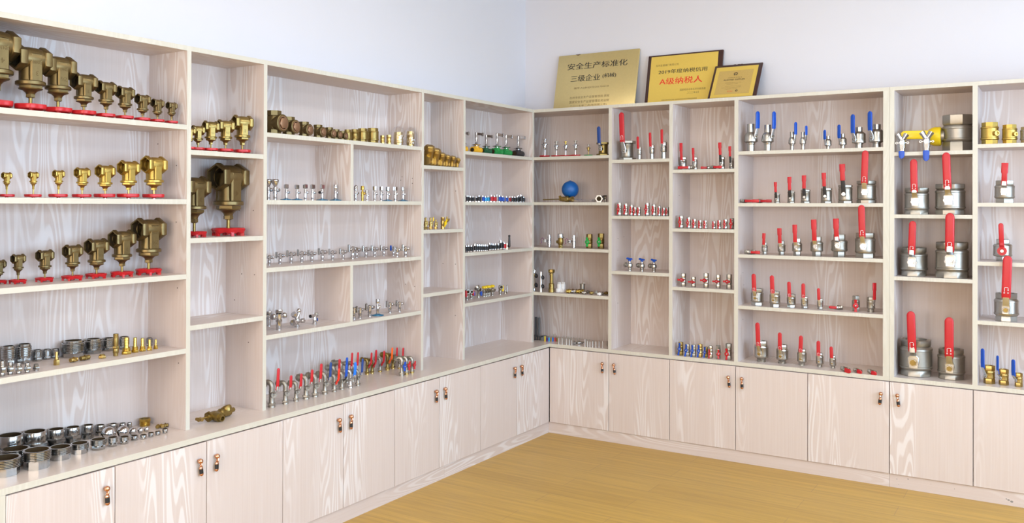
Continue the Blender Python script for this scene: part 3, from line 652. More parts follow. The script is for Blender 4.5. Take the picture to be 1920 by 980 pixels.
def spring_check(t, H, D, fin='bronze', n=8):
    b = MB(); r = D/2; rc = .86*r/math.cos(PI/n)
    b.lathe([(0, 0), (rc, 0), (rc, .2*H), (r*.8, .2*H)], n, None, PI/n); b.lathe([(r*.9, .19*H), (r, .22*H), (r, .30*H), (r*.95, .32*H), (r*.95, .72*H), (r, .74*H), (r*.97, .80*H), (r*.85, .82*H)], 28)
    b.lathe([(r*.8, .8*H), (rc, .81*H), (rc, H), (r*.72, H), (r*.70, .9*H)], n, None, PI/n); b.mi = 1; b.lathe([(r*.74, H*.999), (r*.68, .8*H), (0, .8*H)], 22); b.build('body', [fin, 'hole_shade' if 'brass' not in fin or fin == 'cast_brass' else fin], t)
def y_strainer(t, H, fin='brass'):
    """brass y strainer: pipe with hex ends along the shelf and a slanting capped leg"""
    b = MB(); r = .2*H; X = T(0, 0, r*1.1) @ TOX
    b.lathe([(0, -.29*H), (r*1.25, -.29*H), (r*1.25, -.18*H), (r, -.16*H)], 6, X); b.lathe([(r, .16*H), (r*1.25, .18*H), (r*1.25, .29*H), (0, .29*H)], 6, X); b.lathe([(r, -.25*H), (r*1.05, 0), (r, .25*H)], 18, X)
    Y = T(.06*H, .02*H, r*1.05) @ RX(R(16)) @ RY(R(-14)); b.lathe([(r*1.1, 0), (r*1.12, .5*H), (r*1.28, .54*H), (r*1.28, .60*H)], 24, Y); b.build('body', fin, t)
    c = MB(); c.lathe([(r*1.3, .6*H), (r*1.3, .66*H), (r*1.15, .68*H), (0, .68*H)], 24, Y); c.lathe([(hexr(1.9*r), .67*H), (hexr(1.8*r), .75*H), (0, .76*H)], 6, Y); c.build('hex_cap', fin, t)
def pipe_stop_valve(t, H, col, bar=1, ang=0.0):
    """plastic pipe tee with a chrome flange, tall chrome stem and bar handle"""
    b = MB(); r = .145*H; X = T(0, 0, r*1.02) @ TOX
    b.lathe([(0, -.34*H), (r, -.34*H), (r, -.2*H), (r*.94, -.19*H), (r*.94, .19*H), (r, .2*H), (r, .34*H), (0, .34*H)], 22, X); b.mi = 1
    for s in (-1, 1): b.cyl(r*.7, .335*H, .342*H, 18, T(0, 0, r*1.02) @ RY(s*PI/2))
    b.mi = 0; b.lathe([(r*.92, r), (r*.9, .30*H), (r*.8, .34*H), (0, .34*H)], 22); b.build('body', [col, 'hole_shade'], t)
    c = MB(); c.lathe([(0, .36*H), (.17*H, .37*H), (.21*H, .40*H), (.20*H, .42*H), (.08*H, .45*H), (.06*H, .47*H)], 26); c.lathe([(.085*H, .335*H), (.085*H, .38*H), (0, .38*H)], 18); c.build('flange', 'chrome', t)
    s = MB(); s.lathe([(0, .4*H), (.062*H, .4*H), (.062*H, .96*H), (.05*H, .99*H), (0, H)], 18); s.build('stem', 'chrome', t)
    h = MB(); K = RZ(ang); h.bevel_box((.25*H*bar, 0, .925*H), (.46*H, .04*H, .12*H), .008*H, K); h.bevel_box((.50*H*bar, 0, .925*H), (.06*H, .10*H, .17*H), .015*H, K); h.build('bar_handle', 'chrome', t)
def mini_valve(t, H, col, metal='chrome', D=None, tall=0):
    """tiny valve: metal tube with a coloured plastic wing body"""
    D = D or .46*H; b = MB(); b.pipe(D*.34, D*.25, 0, H*.98, 14); b.cyl(hexr(.85*D), .02*H, .12*H, 6); b.lathe([(D*.34, .70*H), (D*.46, .74*H), (D*.46, .84*H), (D*.34, .88*H)], 14); b.build('body', metal, t)
    c = MB(); y = -D*.34
    c.bevel_box((0, y, .46*H), (D*1.2, D*.55, .66*H if not tall else .56*H), D*.12); c.cyl(D*.3, D*.1, D*.7, 14, T(0, 0, .46*H) @ TOF); c.bevel_box((0, y-D*.28, .46*H), (D*.3, D*.2, .58*H), D*.06); c.build('handle', col, t)
def union_tube(t, H, D, fin='steel', bore=.7, nut=0):
    b = MB(); b.pipe(D/2, D/2*bore, 0, H, 16, deep=H*.5); b.lathe([(D/2*1.04, 0), (D/2*1.04, .06*H), (D/2, .07*H)], 16)
    if nut: b.cyl(hexr(1.25*D), .3*H, .55*H, 6)
    b.build('body', fin, t)
def wheel_stop(t, H, fin='chrome', wheel='red_enamel', top='chrome', rw=None):
    """concealed stop valve standing upside down on its handwheel"""
    rw = rw or .27*H; q = MB(); handwheel(q, rw, .1*H, 0, 5); q.build('handwheel', wheel, t)
    b = MB(); b.lathe([(0, .06*H), (.035*H, .06*H), (.035*H, .40*H), (.06*H, .41*H), (.085*H, .46*H), (.09*H, .56*H), (.11*H, .58*H), (.11*H, .64*H), (.18*H, .66*H), (.18*H, .70*H), (.10*H, .73*H), (.085*H, .78*H), (.05*H, .80*H)], 20); b.cyl(hexr(.17*H), .42*H, .47*H, 6); b.build('bonnet', fin, t)
    c = MB(); c.lathe([(0, .78*H), (.05*H, .78*H), (.05*H, .92*H), (.12*H, .93*H), (.12*H, .965*H), (.04*H, .97*H), (.03*H, H), (0, H)], 18); c.build('valve_disc', top, t)
def tee_handle_valve(t, H, fin='nickel', grip='blue_plastic'):
    """angled ball valve with a flat T handle on top and an outlet to the left"""
    b = MB(); r = .13*H; b.lathe([(0, 0), (r, 0), (r*.94, .03*H), (r, .06*H), (r*.94, .09*H), (r, .12*H), (r*1.05, .16*H), (r*1.05, .24*H), (r*1.6, .30*H), (r*1.75, .42*H), (r*1.55, .54*H), (r*.9, .60*H), (r*.8, .70*H), (r*.5, .72*H), (r*.5, .76*H), (0, .76*H)], 20)
    X = T(0, 0, .44*H) @ RY(-PI/2); b.lathe([(r, 0), (r*1.1, .28*H), (r*1.45, .29*H), (r*1.45, .40*H), (r*1.2, .41*H), (r*1.2, .46*H)], 18, X); b.mi = 1; b.cyl(r*.9, .455*H, .462*H, 16, X); b.build('body', [fin, 'hole_shade'], t)
    h = MB(); h.lathe([(0, .74*H), (.1*H, .74*H), (.11*H, .80*H), (.1*H, .84*H)], 14); K = T(0, 0, .90*H) @ RY(R(5)); h.bevel_box((-.02*H, 0, 0), (.48*H, .18*H, .13*H), .03*H, K); h.bevel_box((-.18*H, 0, .02*H), (.14*H, .2*H, .13*H), .03*H, K); h.build('t_handle', grip, t)
def lying(fn, t, lift, roll, *a, **k):
    """build a valve and lay it on its side: children turn about the shelf normal"""
    fn(t, *a, **k)
    K = T(0, 0, lift) @ roll
    for c in list(t.children): c.matrix_local = K @ c.matrix_local
def lay(t, fn, lift, M, *a):
    fn(t, *a)
    for c in list(t.children): c.matrix_local = T(0, 0, lift) @ M @ c.matrix_local
def lay_valve(t, H, D, LT, GW, yaw, fin='nickel', shape='round', shank=None, rollx=0, down=0):
    """a lever valve lying on its side: lever level, pointing left (yaw 0) or right (yaw PI)"""
    ball_valve(t, H, D, LT, GW, fin, 'hex', 'red_plastic', shank, shape, hw=.82, hh=.25)
    K = RY(PI/2) if abs(yaw-PI) < .1 else RZ(yaw) @ RY(-PI/2)
    K = T(0, 0, D/2*1.0) @ (RZ(-.35) @ RY(R(97)) if down else K) @ T(0, 0, -.5*H)
    for c in list(t.children): c.matrix_local = K @ c.matrix_local
def valve_ball(t, r):
    b = MB(); a = .5; k = 12; K = T(0, 0, r*math.cos(.42)) @ RX(R(20)) @ RY(R(25))
    K = T(0, 0, r*.97) @ RY(R(70)) @ RX(R(15))
    prof = [(r*math.sin(a+(PI-2*a)*i/k), -r*math.cos(a+(PI-2*a)*i/k)) for i in range(k+1)]; q = r*math.sin(a); h = r*math.cos(a)
    b.lathe([(q*.97, -h*.5), (q*.97, -h)] + prof + [(q*.97, h), (q*.97, h*.5)], 28, K); b.mi = 1; b.lathe([(q*.97, -h*.6), (q*.95, h*.6)], 28, K)
    b.build('body', ['chrome', 'satin_nickel'], t)
def brass_stopcock(t, L):
    """brass stop valve lying on its side: T key, gland, outlet facing the room, union body and tail pipe"""
    b = MB(); r = .085*L; X = T(-.5*L, 0, r*1.15) @ RZ(.12) @ TOX
    b.lathe([(0, .24*L), (r*.75, .24*L), (r*.8, .30*L), (r*1.0, .31*L), (r*1.05, .46*L), (r*.9, .48*L), (r*.8, .60*L), (r*1.1, .62*L), (r*1.1, .70*L), (r*1.15, .72*L), (r*1.15, .86*L), (r*.9, .88*L), (r*.55, .89*L), (r*.55, L), (r*.4, L), (r*.4, .93*L), (0, .93*L)], 20, X)
    for z in (.28, .66): b.lathe([(0, z*L), (hexr(2.2*r), z*L), (hexr(2.2*r), (z+.035)*L), (0, (z+.035)*L)], 6, X)
    b.lathe([(r*.9, 0), (r*1.15, .1*L), (r*1.15, .14*L), (r*.75, .15*L), (r*.75, .22*L), (r*.5, .22*L), (r*.5, .16*L), (0, .16*L)], 20, X @ T(0, 0, .42*L) @ RX(R(0)) @ RY(PI/2) @ RX(R(-90)) @ RX(0)) if False else None
    Y = T(-.09*L, -.03*L, r*1.15) @ RX(R(96)); b.pipe(r*.72, r*.5, 0, .21*L, 18, Y); b.cyl(r*1.1, .0, .13*L, 18, Y)
    b.lathe([(r*.95, 0), (r*1.15, .05*L), (r*1.15, .1*L), (r*.9, .13*L), (0, .135*L)], 18, T(.28*L, .04*L, r*1.2) @ RX(R(-25)))
    b.build('body', 'bronze', t)
    s = MB(); s.cyl(r*.28, .06*L, .26*L, 12, X); s.build('stem', 'brass', t)
    k = MB(); K = X @ T(0, 0, .05*L); k.tube([(0, -r*.95, 0), (0, r*.95, 0)], r*.38, 12, K); k.cyl(r*.5, -.03*L, .03*L, 14, K); k.build('t_key', 'brass', t)
def clear_bag(t, H, W):
    b = MB(); n = 22; prof = [(.50, .004), (.53, .1), (.50, .3), (.52, .5), (.50, .66), (.42, .82), (.26, .94), (.06, 1.0)]
    vs = []; fs = []; rnd = random.Random(5+int(H*1e5))
    for r, z in prof:
        for k in range(n): q = 1+rnd.uniform(-.06, .06); vs.append((W*r*q*math.cos(2*PI*k/n), W*r*q*math.sin(2*PI*k/n), H*z))
    for i in range(len(prof)-1):
        for k in range(n): fs.append((i*n+k, i*n+(k+1) % n, i*n+n+(k+1) % n, i*n+n+k))
    fs.append(tuple(range((len(prof)-1)*n, len(prof)*n))); b.add(vs, fs); b.build('film', 'clear_film', t)
def three_way(t, H):
    b = MB(); r = .13*H; b.lathe([(0, 0), (r, 0), (r*.95, .03*H), (r, .06*H), (r, .4*H), (r*1.25, .41*H), (r*1.25, .5*H), (r*.9, .52*H), (r*1.05, .6*H), (r*1.05, .8*H)], 20)
    b.cyl(r*.7, -.3*H, .3*H, 16, T(0, 0, .68*H) @ TOX); b.mi = 1; b.build('body', 'chrome', t)
    for s, nm in ((1, 'knob'), (-1, 'outlet_knob')):
        k = MB(); k.lathe([(0, .26*H), (.12*H, .26*H), (.15*H, .3*H), (.15*H, .40*H), (.13*H, .44*H), (0, .44*H)], 8 if s > 0 else 18, T(0, 0, .68*H) @ RY(s*PI/2)); k.build('knob', 'chrome', t)
    k = MB(); k.lathe([(0, .8*H), (.12*H, .8*H), (.19*H, .84*H), (.19*H, .95*H), (.16*H, H), (0, H)], 8); k.build('knob', 'chrome', t)
def branch_valve(t, H):
    b = MB(); r = .11*H; b.lathe([(0, 0), (r*1.3, 0), (r*1.3, .12*H), (r*.8, .14*H), (r*.8, .2*H), (r*1.2, .24*H), (r*1.2, .55*H), (r, .58*H), (0, .6*H)], 18)
    b.lathe([(r*.9, 0), (r*.9, .3*H), (r*1.15, .32*H), (r*1.15, .5*H), (0, .5*H)], 16, T(0, 0, .3*H) @ TOX)
    b.lathe([(r*.8, 0), (r*.8, .12*H), (r*1.0, .3*H), (r*1.0, .44*H), (0, .45*H)], 16, T(0, -.03*H, .3*H) @ RY(-PI/2) @ RX(R(20)))
    b.lathe([(r*.8, 0), (r*.8, .28*H), (0, .28*H)], 14, T(.02*H, 0, .5*H) @ RY(R(20))); b.lathe([(r*.8, 0), (r*.8, .2*H), (0, .2*H)], 14, T(-.02*H, 0, .5*H) @ RY(R(-48))); b.build('body', 'chrome', t)
    MB().ball(.13*H, T(.12*H, 0, .87*H), 14, 8).build('knob', 'chrome', t)
    MB().cyl(.16*H, -.05*H, .1*H, 8, T(-.22*H, 0, .68*H) @ RY(R(-48))).build('knob', 'chrome', t)
    MB().cyl(.17*H, .44*H, .58*H, 8, T(0, -.03*H, .3*H) @ RY(-PI/2) @ RX(R(20))).build('knob', 'chrome', t)
def spout_valve(t, H):
    b = MB(); r = .16*H; b.lathe([(0, 0), (r*1.4, 0), (r*1.4, .2*H), (r*1.1, .22*H), (r*1.2, .5*H), (r, .6*H), (r, .8*H)], 18)
    X = T(.2*H, 0, .8*H) @ RY(-PI/2); b.lathe([(0, -.1*H), (r*1.2, -.1*H), (r*1.2, .2*H), (r, .22*H), (r, .75*H)], 16, X); b.mi = 1; b.pipe(r, r*.7, .74*H, .80*H, 16, X); b.mi = 0; b.build('body', ['chrome', 'black_plastic'], t)
    MB().bevel_box((.28*H, -.06*H, .42*H), (.14*H, .1*H, .3*H), .03*H).build('tab_handle', 'navy_plastic', t)
    MB().lathe([(0, .0), (r*1.1, 0), (r*1.1, .12*H), (0, .14*H)], 12, T(.2*H, 0, .92*H)).build('cap', 'satin_nickel', t)
def gauge_cock(t, H, fin='brass'):
    b = MB(); r = .13*H; b.lathe([(0, 0), (r, 0), (r, .3*H), (r*1.35, .32*H), (r*1.35, .42*H), (r*1.1, .45*H), (r*1.1, .66*H), (r*.7, .7*H), (r*.8, .98*H), (r*.6, H), (0, H)], 16); b.cyl(hexr(2.6*r), .06*H, .22*H, 6)
    b.lathe([(r*.6, 0), (r*.6, .2*H), (0, .2*H)], 12, T(0, 0, .5*H) @ TOF); b.build('body', fin, t)
    MB().bevel_box((0, -.22*H, .55*H), (.12*H, .05*H, .4*H), .015*H).build('lever', fin, t)
def gauge_cock_y(t, H):
    gauge_cock(t, H); MB().bevel_box((.06*H, -.24*H, .86*H), (.15*H, .1*H, .34*H), .04*H).build('grip', 'yellow_plastic', t)
def gauge_cock_t(t, H):
    b = MB(); r = .15*H; b.lathe([(0, 0), (r*1.2, 0), (r*1.2, .25*H), (r, .28*H), (r*1.25, .42*H), (r*1.25, .68*H), (r, .74*H), (r*1.2, .78*H), (r*1.2, H), (r*.8, H), (r*.75, .8*H), (0, .8*H)], 16)
    b.lathe([(r*.7, 0), (r*.7, .5*H), (r*.9, .52*H), (r*.9, .75*H), (r*.6, .76*H), (r*.55, .9*H), (0, .9*H)], 14, T(.1*H, 0, .45*H) @ RY(R(66))); b.lathe([(r*.5, 0), (r*.5, .42*H), (0, .42*H)], 12, T(.5*H, 0, .62*H) @ RY(R(20))); b.build('body', 'brass', t)
    h = MB(); K = T(0, -.26*H, .5*H); h.cyl(.16*H, 0, .08*H, 16, K @ TOF)
    for s in (0, PI): h.strap([(-.04*H, .05*H), (-.06*H, .3*H), (-.06*H, .36*H)], [.16*H, .17*H, .12*H], .05*H, 10, K @ RY(.5+s))
    h.build('butterfly_handle', 'yellow_plastic', t)
def lever_cock(t, H, lev='black_plastic'):
    b = MB(); k = .45*H; b.pipe(.13*H, .09*H, 0, k*.95, 14); b.cyl(hexr(.3*H), .03*H, .12*H, 6); b.cyl(.1*H, 0, .16*H, 12, T(0, 0, .25*H) @ TOF); b.build('body', 'nickel', t)
    h = MB(); h.lathe([(0, .15*H), (.11*H, .15*H), (.11*H, .22*H), (0, .24*H)], 14, T(0, 0, .25*H) @ TOF); h.tube([(0, -.19*H, .22*H), (0, -.19*H, .9*H)], [.085*H, .06*H], 12); h.ball(.08*H, T(0, -.19*H, .92*H), 12, 8); h.build('lever', lev, t)
def elbow_cock(t, H, col='red_plastic', right=0):
    b = MB(); r = .15*H; b.lathe([(0, 0), (r, 0), (r*.9, .05*H), (r, .1*H), (r, .3*H), (r*1.3, .32*H), (r*1.3, .42*H), (r, .45*H), (r*1.3, .62*H), (r*1.4, .8*H), (r*1.1, .96*H), (0, H)], 16)
    F = T(0, 0, .78*H) @ RZ(-.5) @ TOF; b.cyl(r*1.35, 0, .24*H, 16, F); b.mi = 1; b.cyl(r*1.0, .23*H, .245*H, 16, F); b.mi = 0; b.build('body', ['nickel', 'hole_shade'], t)
    x = .34*H if right else -.28*H
    h = MB(); h.tube([(0, 0, .5*H), (x, -.06*H, .52*H)], .06*H, 8); h.bevel_box((x, -.08*H, .6*H), (.2*H, .24*H, .62*H), .05*H); h.build('handle', col, t)
def flange_cock(t, H, col):
    b = MB(); r = .10*H; b.lathe([(0, 0), (r*1.15, 0), (r, .1*H), (r, .55*H), (r*1.5, .62*H), (r*1.5, .85*H), (0, .9*H)], 18); F = T(0, 0, .74*H) @ RZ(-.35) @ TOF
    b.lathe([(r*1.4, 0), (r*1.5, .22*H), (r*1.2, .24*H)], 18, F); b.mi = 1; b.cyl(r*1.2, .2*H, .235*H, 18, F); b.mi = 0
    b.lathe([(r*.8, 0), (r*1.0, .12*H), (.25*H, .22*H), (.27*H, .28*H), (0, .30*H)], 22, T(0, 0, .74*H) @ RZ(R(160)) @ RX(R(60))); b.build('body', ['nickel', 'hole_shade'], t)
    h = MB(); h.tube([(0, 0, .38*H), (.26*H, -.08*H, .38*H)], .05*H, 8); h.bevel_box((.28*H, -.1*H, .36*H), (.16*H, .18*H, .42*H), .04*H); h.build('handle', col, t)
def capped_cock(t, H, col):
    b = MB(); r = .12*H; b.lathe([(0, 0), (r, 0), (r*.9, .05*H), (r, .1*H), (r, .2*H), (r*1.3, .22*H), (r*1.3, .3*H), (r, .32*H), (r*1.4, .45*H), (r*1.4, .6*H), (r*.7, .68*H), (r*.7, .74*H)], 16)
    F = T(0, 0, .5*H) @ RZ(.3) @ TOF; b.cyl(r*1.1, 0, .26*H, 14, F); b.mi = 1; b.cyl(r*.8, .255*H, .265*H, 14, F); b.mi = 0; b.cyl(r*.9, 0, .3*H, 14, T(0, 0, .5*H) @ TOX); b.build('body', ['nickel', 'hole_shade'], t)
    MB().bevel_box((0, 0, .86*H), (.34*H, .34*H, .26*H), .06*H).build('cap', col, t)
def float_ball(t, H, r):
    zc = H-r-.07*r; b = MB(); b.ball(r, T(0, 0, zc), 40, 24); b.cyl(r*.045, 0, 0.001, 6, T(0, 0, zc))
    b.lathe([(r*1.003, -.012*r), (r*1.012, 0), (r*1.003, .012*r)], 40, T(0, 0, zc) @ RY(PI/2)); b.lathe([(.16*r, -.02*r), (.1*r, .06*r), (0, .08*r)], 14, T(0, 0, zc+r*.985)); b.build('ball', 'float_blue', t)
    n = MB(); n.lathe([(0, 0), (.10*r, 0), (.12*r, .05*r), (.12*r, zc-r*1.02), (.2*r, zc-r*.94)], 16); n.build('neck', 'float_blue', t)
def float_valve(t, L):
    b = MB(); r = .085*L; X = T(.06*L, 0, r*1.1) @ TOX
    b.lathe([(0, 0), (r*.6, 0), (r*.7, .08*L), (r*.9, .1*L), (r*.9, .2*L), (r*1.1, .22*L), (r*1.1, .3*L), (r*.7, .32*L), (r*.7, .38*L), (r*1.0, .4*L), (r*1.0, .46*L), (0, .48*L)], 18, X); b.cyl(hexr(2.1*r), .22*L, .29*L, 6, X)
    b.lathe([(0, 0), (r*.5, 0), (r*.5, .12*L), (0, .12*L)], 12, T(.12*L, 0, r*1.1) @ RX(R(50))); b.build('body', 'brass', t)
    MB().cyl(r*.2, -.52*L, .12*L, 10, T(0, 0, r*1.05) @ RY(R(-1.5)) @ TOX).build('rod', 'bronze', t)
def sight_tube(t, L):
    b = MB(); r = .05*L; X = T(0, 0, r*1.2) @ TOX; b.lathe([(r, -.95*L), (r, .08*L)], 18, X); b.lathe([(r*.85, .08*L), (r*.85, -.95*L)], 18, X); b.build('tube', 'clear_film', t)
    n = MB(); n.pipe(r*.5, r*.3, -.05*L, .12*L, 12, X); n.build('stem', 'nickel', t)
    h = MB(); F = T(.27*L, 0, .125*L) @ RZ(.2) @ TOF; h.lathe([(hexr(.25*L), 0), (hexr(.25*L), .12*L), (.075*L, .12*L), (.07*L, .02*L)], 6, F); h.mi = 1; h.cyl(.085*L, .11*L, .1215*L, 14, F); h.build('hex_nut', ['steel', 'hole_shade'], t)
def wired_valve(t, H, grey):
    b = MB(); r = .14*H
    if not grey:
        b.lathe([(0, 0), (r*.9, 0), (r*.9, .2*H), (r*1.1, .22*H), (r*1.1, .5*H), (r*.8, .54*H), (r*.8, .74*H), (r, .76*H), (r, .86*H), (r*.7, .88*H), (r*.7, H), (0, H)], 18); b.lathe([(r*.7, 0), (r*.7, .3*H), (r*1.0, .31*H), (r*1.0, .5*H), (0, .5*H)], 16, T(0, 0, .5*H) @ RY(-PI/2)); b.build('body', 'chrome', t)
        MB().bevel_box((-.36*H, -.04*H, .5*H), (.2*H, .18*H, .26*H), .04*H).build('sensor_head', 'white_plastic', t)
        for dy, m_ in ((-.03, 'red_plastic'), (.03, 'blue_plastic')): MB().tube([(-.44*H, dy*H, .55*H), (-.62*H, dy*H-.05*H, .75*H), (-.8*H, dy*H+.02*H, .62*H), (-.72*H, dy*H, .3*H), (-.85*H, dy*H, .28*H)], .012*H, 6).build('wire', m_, t)
    else:
        b.lathe([(0, 0), (r*1.0, 0), (r*1.0, .2*H), (r*1.3, .25*H), (r*1.5, .5*H), (r*1.2, .7*H)], 18); b.cyl(hexr(.3*H), .04*H, .16*H, 6); b.lathe([(r*.8, 0), (r*.8, .3*H), (0, .3*H)], 14, T(0, 0, .42*H) @ RY(-PI/2)); b.build('body', 'bronze', t)
        c = MB(); c.lathe([(0, .7*H), (r*1.45, .7*H), (r*1.55, .76*H), (r*1.5, .97*H), (r*1.3, H), (0, H)], 20); c.build('cap', 'zinc', t); MB().cyl(.05*H, 0, .28*H, 8, T(0, 0, .74*H) @ TOX).build('screw', 'steel', t)
def lever_tap(t, H, fin):
    b = MB(); r = .075*H; b.lathe([(0, 0), (r*1.05, 0), (r, .1*H), (r*.85, .3*H), (r*1.05, .45*H), (r*.8, .62*H), (r, .78*H), (r*1.05, .97*H), (r*.9, H), (0, H)], 18); b.build('body', fin, t)
    for z in (.27, .70): MB().lathe([(0, 0), (.10*H, .02*H), (.11*H, .06*H), (.08*H, .09*H), (0, .09*H)], 16, T(r*.7, .02*H, z*H) @ RY(R(75))).build('side_wheel', 'black_plastic', t)
def tall_union(t, H, fin):
    b = MB(); r = .085*H; b.lathe([(0, 0), (r*1.6, 0), (r*1.6, .12*H), (r*1.4, .16*H), (r*1.4, .38*H), (r*1.0, .40*H), (r*.95, .84*H)], 20); b.lathe([(r*1.2, .83*H), (r*1.75, .88*H), (r*1.75, .99*H), (r*1.2, H), (r*1.1, .9*H), (0, .9*H)], 8); b.cyl(r*.55, 0, .17*H, 12, T(0, 0, .28*H) @ TOF); b.ball(r*.35, T(-r*.6, -r*.8, .78*H), 10, 6); b.build('body', fin, t)
def sensor_block(t, H):
    b = MB(); b.bevel_box((.04*H, .06*H, .42*H), (.32*H, .3*H, .84*H), .04*H); b.bevel_box((-.03*H, -.12*H, .20*H), (.26*H, .2*H, .40*H), .03*H); b.build('body', 'zinc' if False else 'white_plastic', t)
    for x in (-.08, .04, .16): MB().bevel_box((x*H, .06*H, .91*H), (.06*H, .1*H, .16*H), .01*H).build('clip', 'white_plastic', t)
def air_vent(t, H):
    b = MB(); r = .26*H; b.lathe([(0, 0), (r*.5, 0), (r*.5, .2*H), (r, .22*H), (r, .78*H), (r*1.2, .8*H), (r*1.2, .86*H), (r*.9, .88*H), (0, .88*H)], 22); b.build('body', 'satin_nickel', t)
    MB().lathe([(0, .86*H), (.06*H, .86*H), (.06*H, .96*H), (.04*H, H), (0, H)], 12, T(.15*H, 0, 0)).build('vent_screw', 'nickel', t)
def dome_cap(t, r):
    b = MB(); b.lathe([(r, 0), (r*1.02, .06*r)]+[(r*math.cos(PI/2*i/8), .06*r+r*.8*math.sin(PI/2*i/8)) for i in range(9)], 24); b.build('dome', 'grey_plastic', t)
def giant_valve(t, H, D, reach):
    """the biggest valve: no lever on its front but a broad yellow one reaching out to the left"""
    ball_valve(t, H, D, 0, 0, 'satin_nickel', 'hex', None, hw=.92, hh=.27, n=8)
    X = T(0, -.12*D, .45*H) @ RY(-PI/2); s = MB(); s.cyl(.20*D, .40*D, .56*D, 20, X); s.build('stem', 'satin_nickel', t)
    h = MB(); w_ = .33*D
    h.lathe([(0, .50*D), (.30*D, .50*D), (.335*D, .54*D), (.335*D, .72*D), (.28*D, .86*D), (.18*D, .98*D)], 26, T(0, -.12*D, .44*H) @ RY(-PI/2))
    K = T(-.72*D, -.18*D, .49*H) @ RZ(PI/2+.30); L = reach-.72*D
    h.strap([(y, 0) for y in (-.2*D, .0, .1*D, L-.5*w_, L-.3*w_, L-.12*w_, L-.03*w_, L)], [w_, w_, w_*.92, w_*.92, w_*.85, w_*.62, w_*.36, w_*.06], .12*D, 14, K @ RY(PI/2)); h.build('lever', 'yellow_plastic', t)
def y_valve(t, H, hang):
    """chrome Y valve at the shelf's edge, ears to both sides, its blue lever hanging over the edge"""
    b = MB(); r = .17*H
    b.lathe([(0, 0), (r*.8, 0), (r*.8, .2*H), (r*1.0, .22*H), (r*1.0, .62*H), (r*.8, .66*H), (0, .68*H)], 18, T(0, .012, 0))
    for s in (-1, 1):
        Y = T(0, .012, .60*H) @ RY(s*R(31)); b.lathe([(r*.7, 0), (r*.7, .30*H), (r*.82, .32*H), (r*.82, .44*H), (r*.62, .44*H), (r*.58, .36*H), (0, .36*H)], 16, Y)
    b.build('body', 'chrome', t)
    e = MB(); e.bevel_box((0, .012, .5*H), (.50*H, .06*H, .08*H), .02*H)
    for s in (-1, 1): e.lathe([(.07*H, -.03*H), (.12*H, -.03*H), (.12*H, .03*H), (.07*H, .03*H), (.07*H, -.03*H)], 14, T(s*.28*H, .012, .5*H) @ SC(.5, .5, .5) @ TOF)
    e.build('ear_bracket', 'steel', t)
    s = MB(); s.cyl(.1*H, 0, .2*H, 12, T(0, .012, .5*H) @ TOF); s.cyl(hexr(.2*H), .2*H, .26*H, 6, T(0, .012, .5*H) @ TOF); s.build('stem', 'steel', t)
    z1 = H-hang; w_ = .30*H; y = -.009; lv = MB(); lv.strap([(-.012, .55*H), (-.012, .3*H), (y-.005, .12*H), (y-.005, -.05*H)], [w_*.8, w_*.9, w_*.7, w_*.6], .003, 10); l = lv.build('lever', 'steel', t)
    g = MB(); g.strap([(y-.005, .05*H), (y-.005, .0), (y-.005, z1+.5*w_), (y-.005, z1+.25*w_), (y-.005, z1+.08*w_), (y-.005, z1)], [w_*.8, w_, w_*.95, w_*.8, w_*.5, w_*.1], .008, 12); g.build('grip', 'blue_plastic', l)
def plug_check(t, H, D, fin):
    spring_check(t, H, D, fin, 8); p = MB(); K = RZ(R(38)); p.lathe([(.1*D, .4*D), (.12*D, .58*D), (.16*D, .6*D), (.16*D, .7*D), (.09*D, .7*D), (.08*D, .64*D), (0, .64*D)], 16, K @ T(0, 0, .48*H) @ TOF); p.build('side_plug', fin, t)

# ---------------------------------------------------------------- everything standing on the shelves
# left wall, first bay, top shelf
gate_valve(thing('gate_valve', 'aged bronze gate valve on flat red handwheel, leftmost on top shelf, first left-wall bay', 'valve', (-0.0672, -3.7779, 1.977), (0, 0, 1.6108), 'aged bronze gate valves on the top left shelf'), 0.295, 0.0567, 0.0606, 'aged_bronze', 0, ('PN16', 'DN100', '4'))
gate_valve(thing('gate_valve', 'aged bronze gate valve on flat red handwheel, second from left, top shelf, first left-wall bay', 'valve', (-0.0585, -3.6527, 1.977), (0, 0, 1.6108), 'aged bronze gate valves on the top left shelf'), 0.2498, 0.0505, 0.0565, 'aged_bronze', 0, ('PN16', 'DN80', '3'))
gate_valve(thing('gate_valve', 'aged bronze gate valve on flat red handwheel, third from left, top shelf, first left-wall bay', 'valve', (-0.0631, -3.5421, 1.977), (0, 0, 1.6108), 'aged bronze gate valves on the top left shelf'), 0.2304, 0.0452, 0.0518, 'aged_bronze', 0, ('PN16', 'DN65', '2½'))
gate_valve(thing('gate_valve', 'aged bronze gate valve on flat red handwheel, fourth from left, top shelf, first left-wall bay', 'valve', (-0.0534, -3.4414, 1.977), (0, 0, 1.6108), 'aged bronze gate valves on the top left shelf'), 0.1728, 0.035, 0.0467, 'aged_bronze', 0, ('PN16', 'DN50', '2'))
gate_valve(thing('gate_valve', 'aged bronze gate valve on flat red handwheel, fifth from left, top shelf, first left-wall bay', 'valve', (-0.0439, -3.3513, 1.977), (0, 0, 1.6108), 'aged bronze gate valves on the top left shelf'), 0.1512, 0.0282, 0.0373, 'aged_bronze', 0, None)
gate_valve(thing('gate_valve', 'aged bronze gate valve on flat red handwheel, sixth from left, top shelf, first left-wall bay', 'valve', (-0.042, -3.2668, 1.977), (0, 0, 1.6108), 'aged bronze gate valves on the top left shelf'), 0.1392, 0.0265, 0.0353, 'aged_bronze', 0, None)
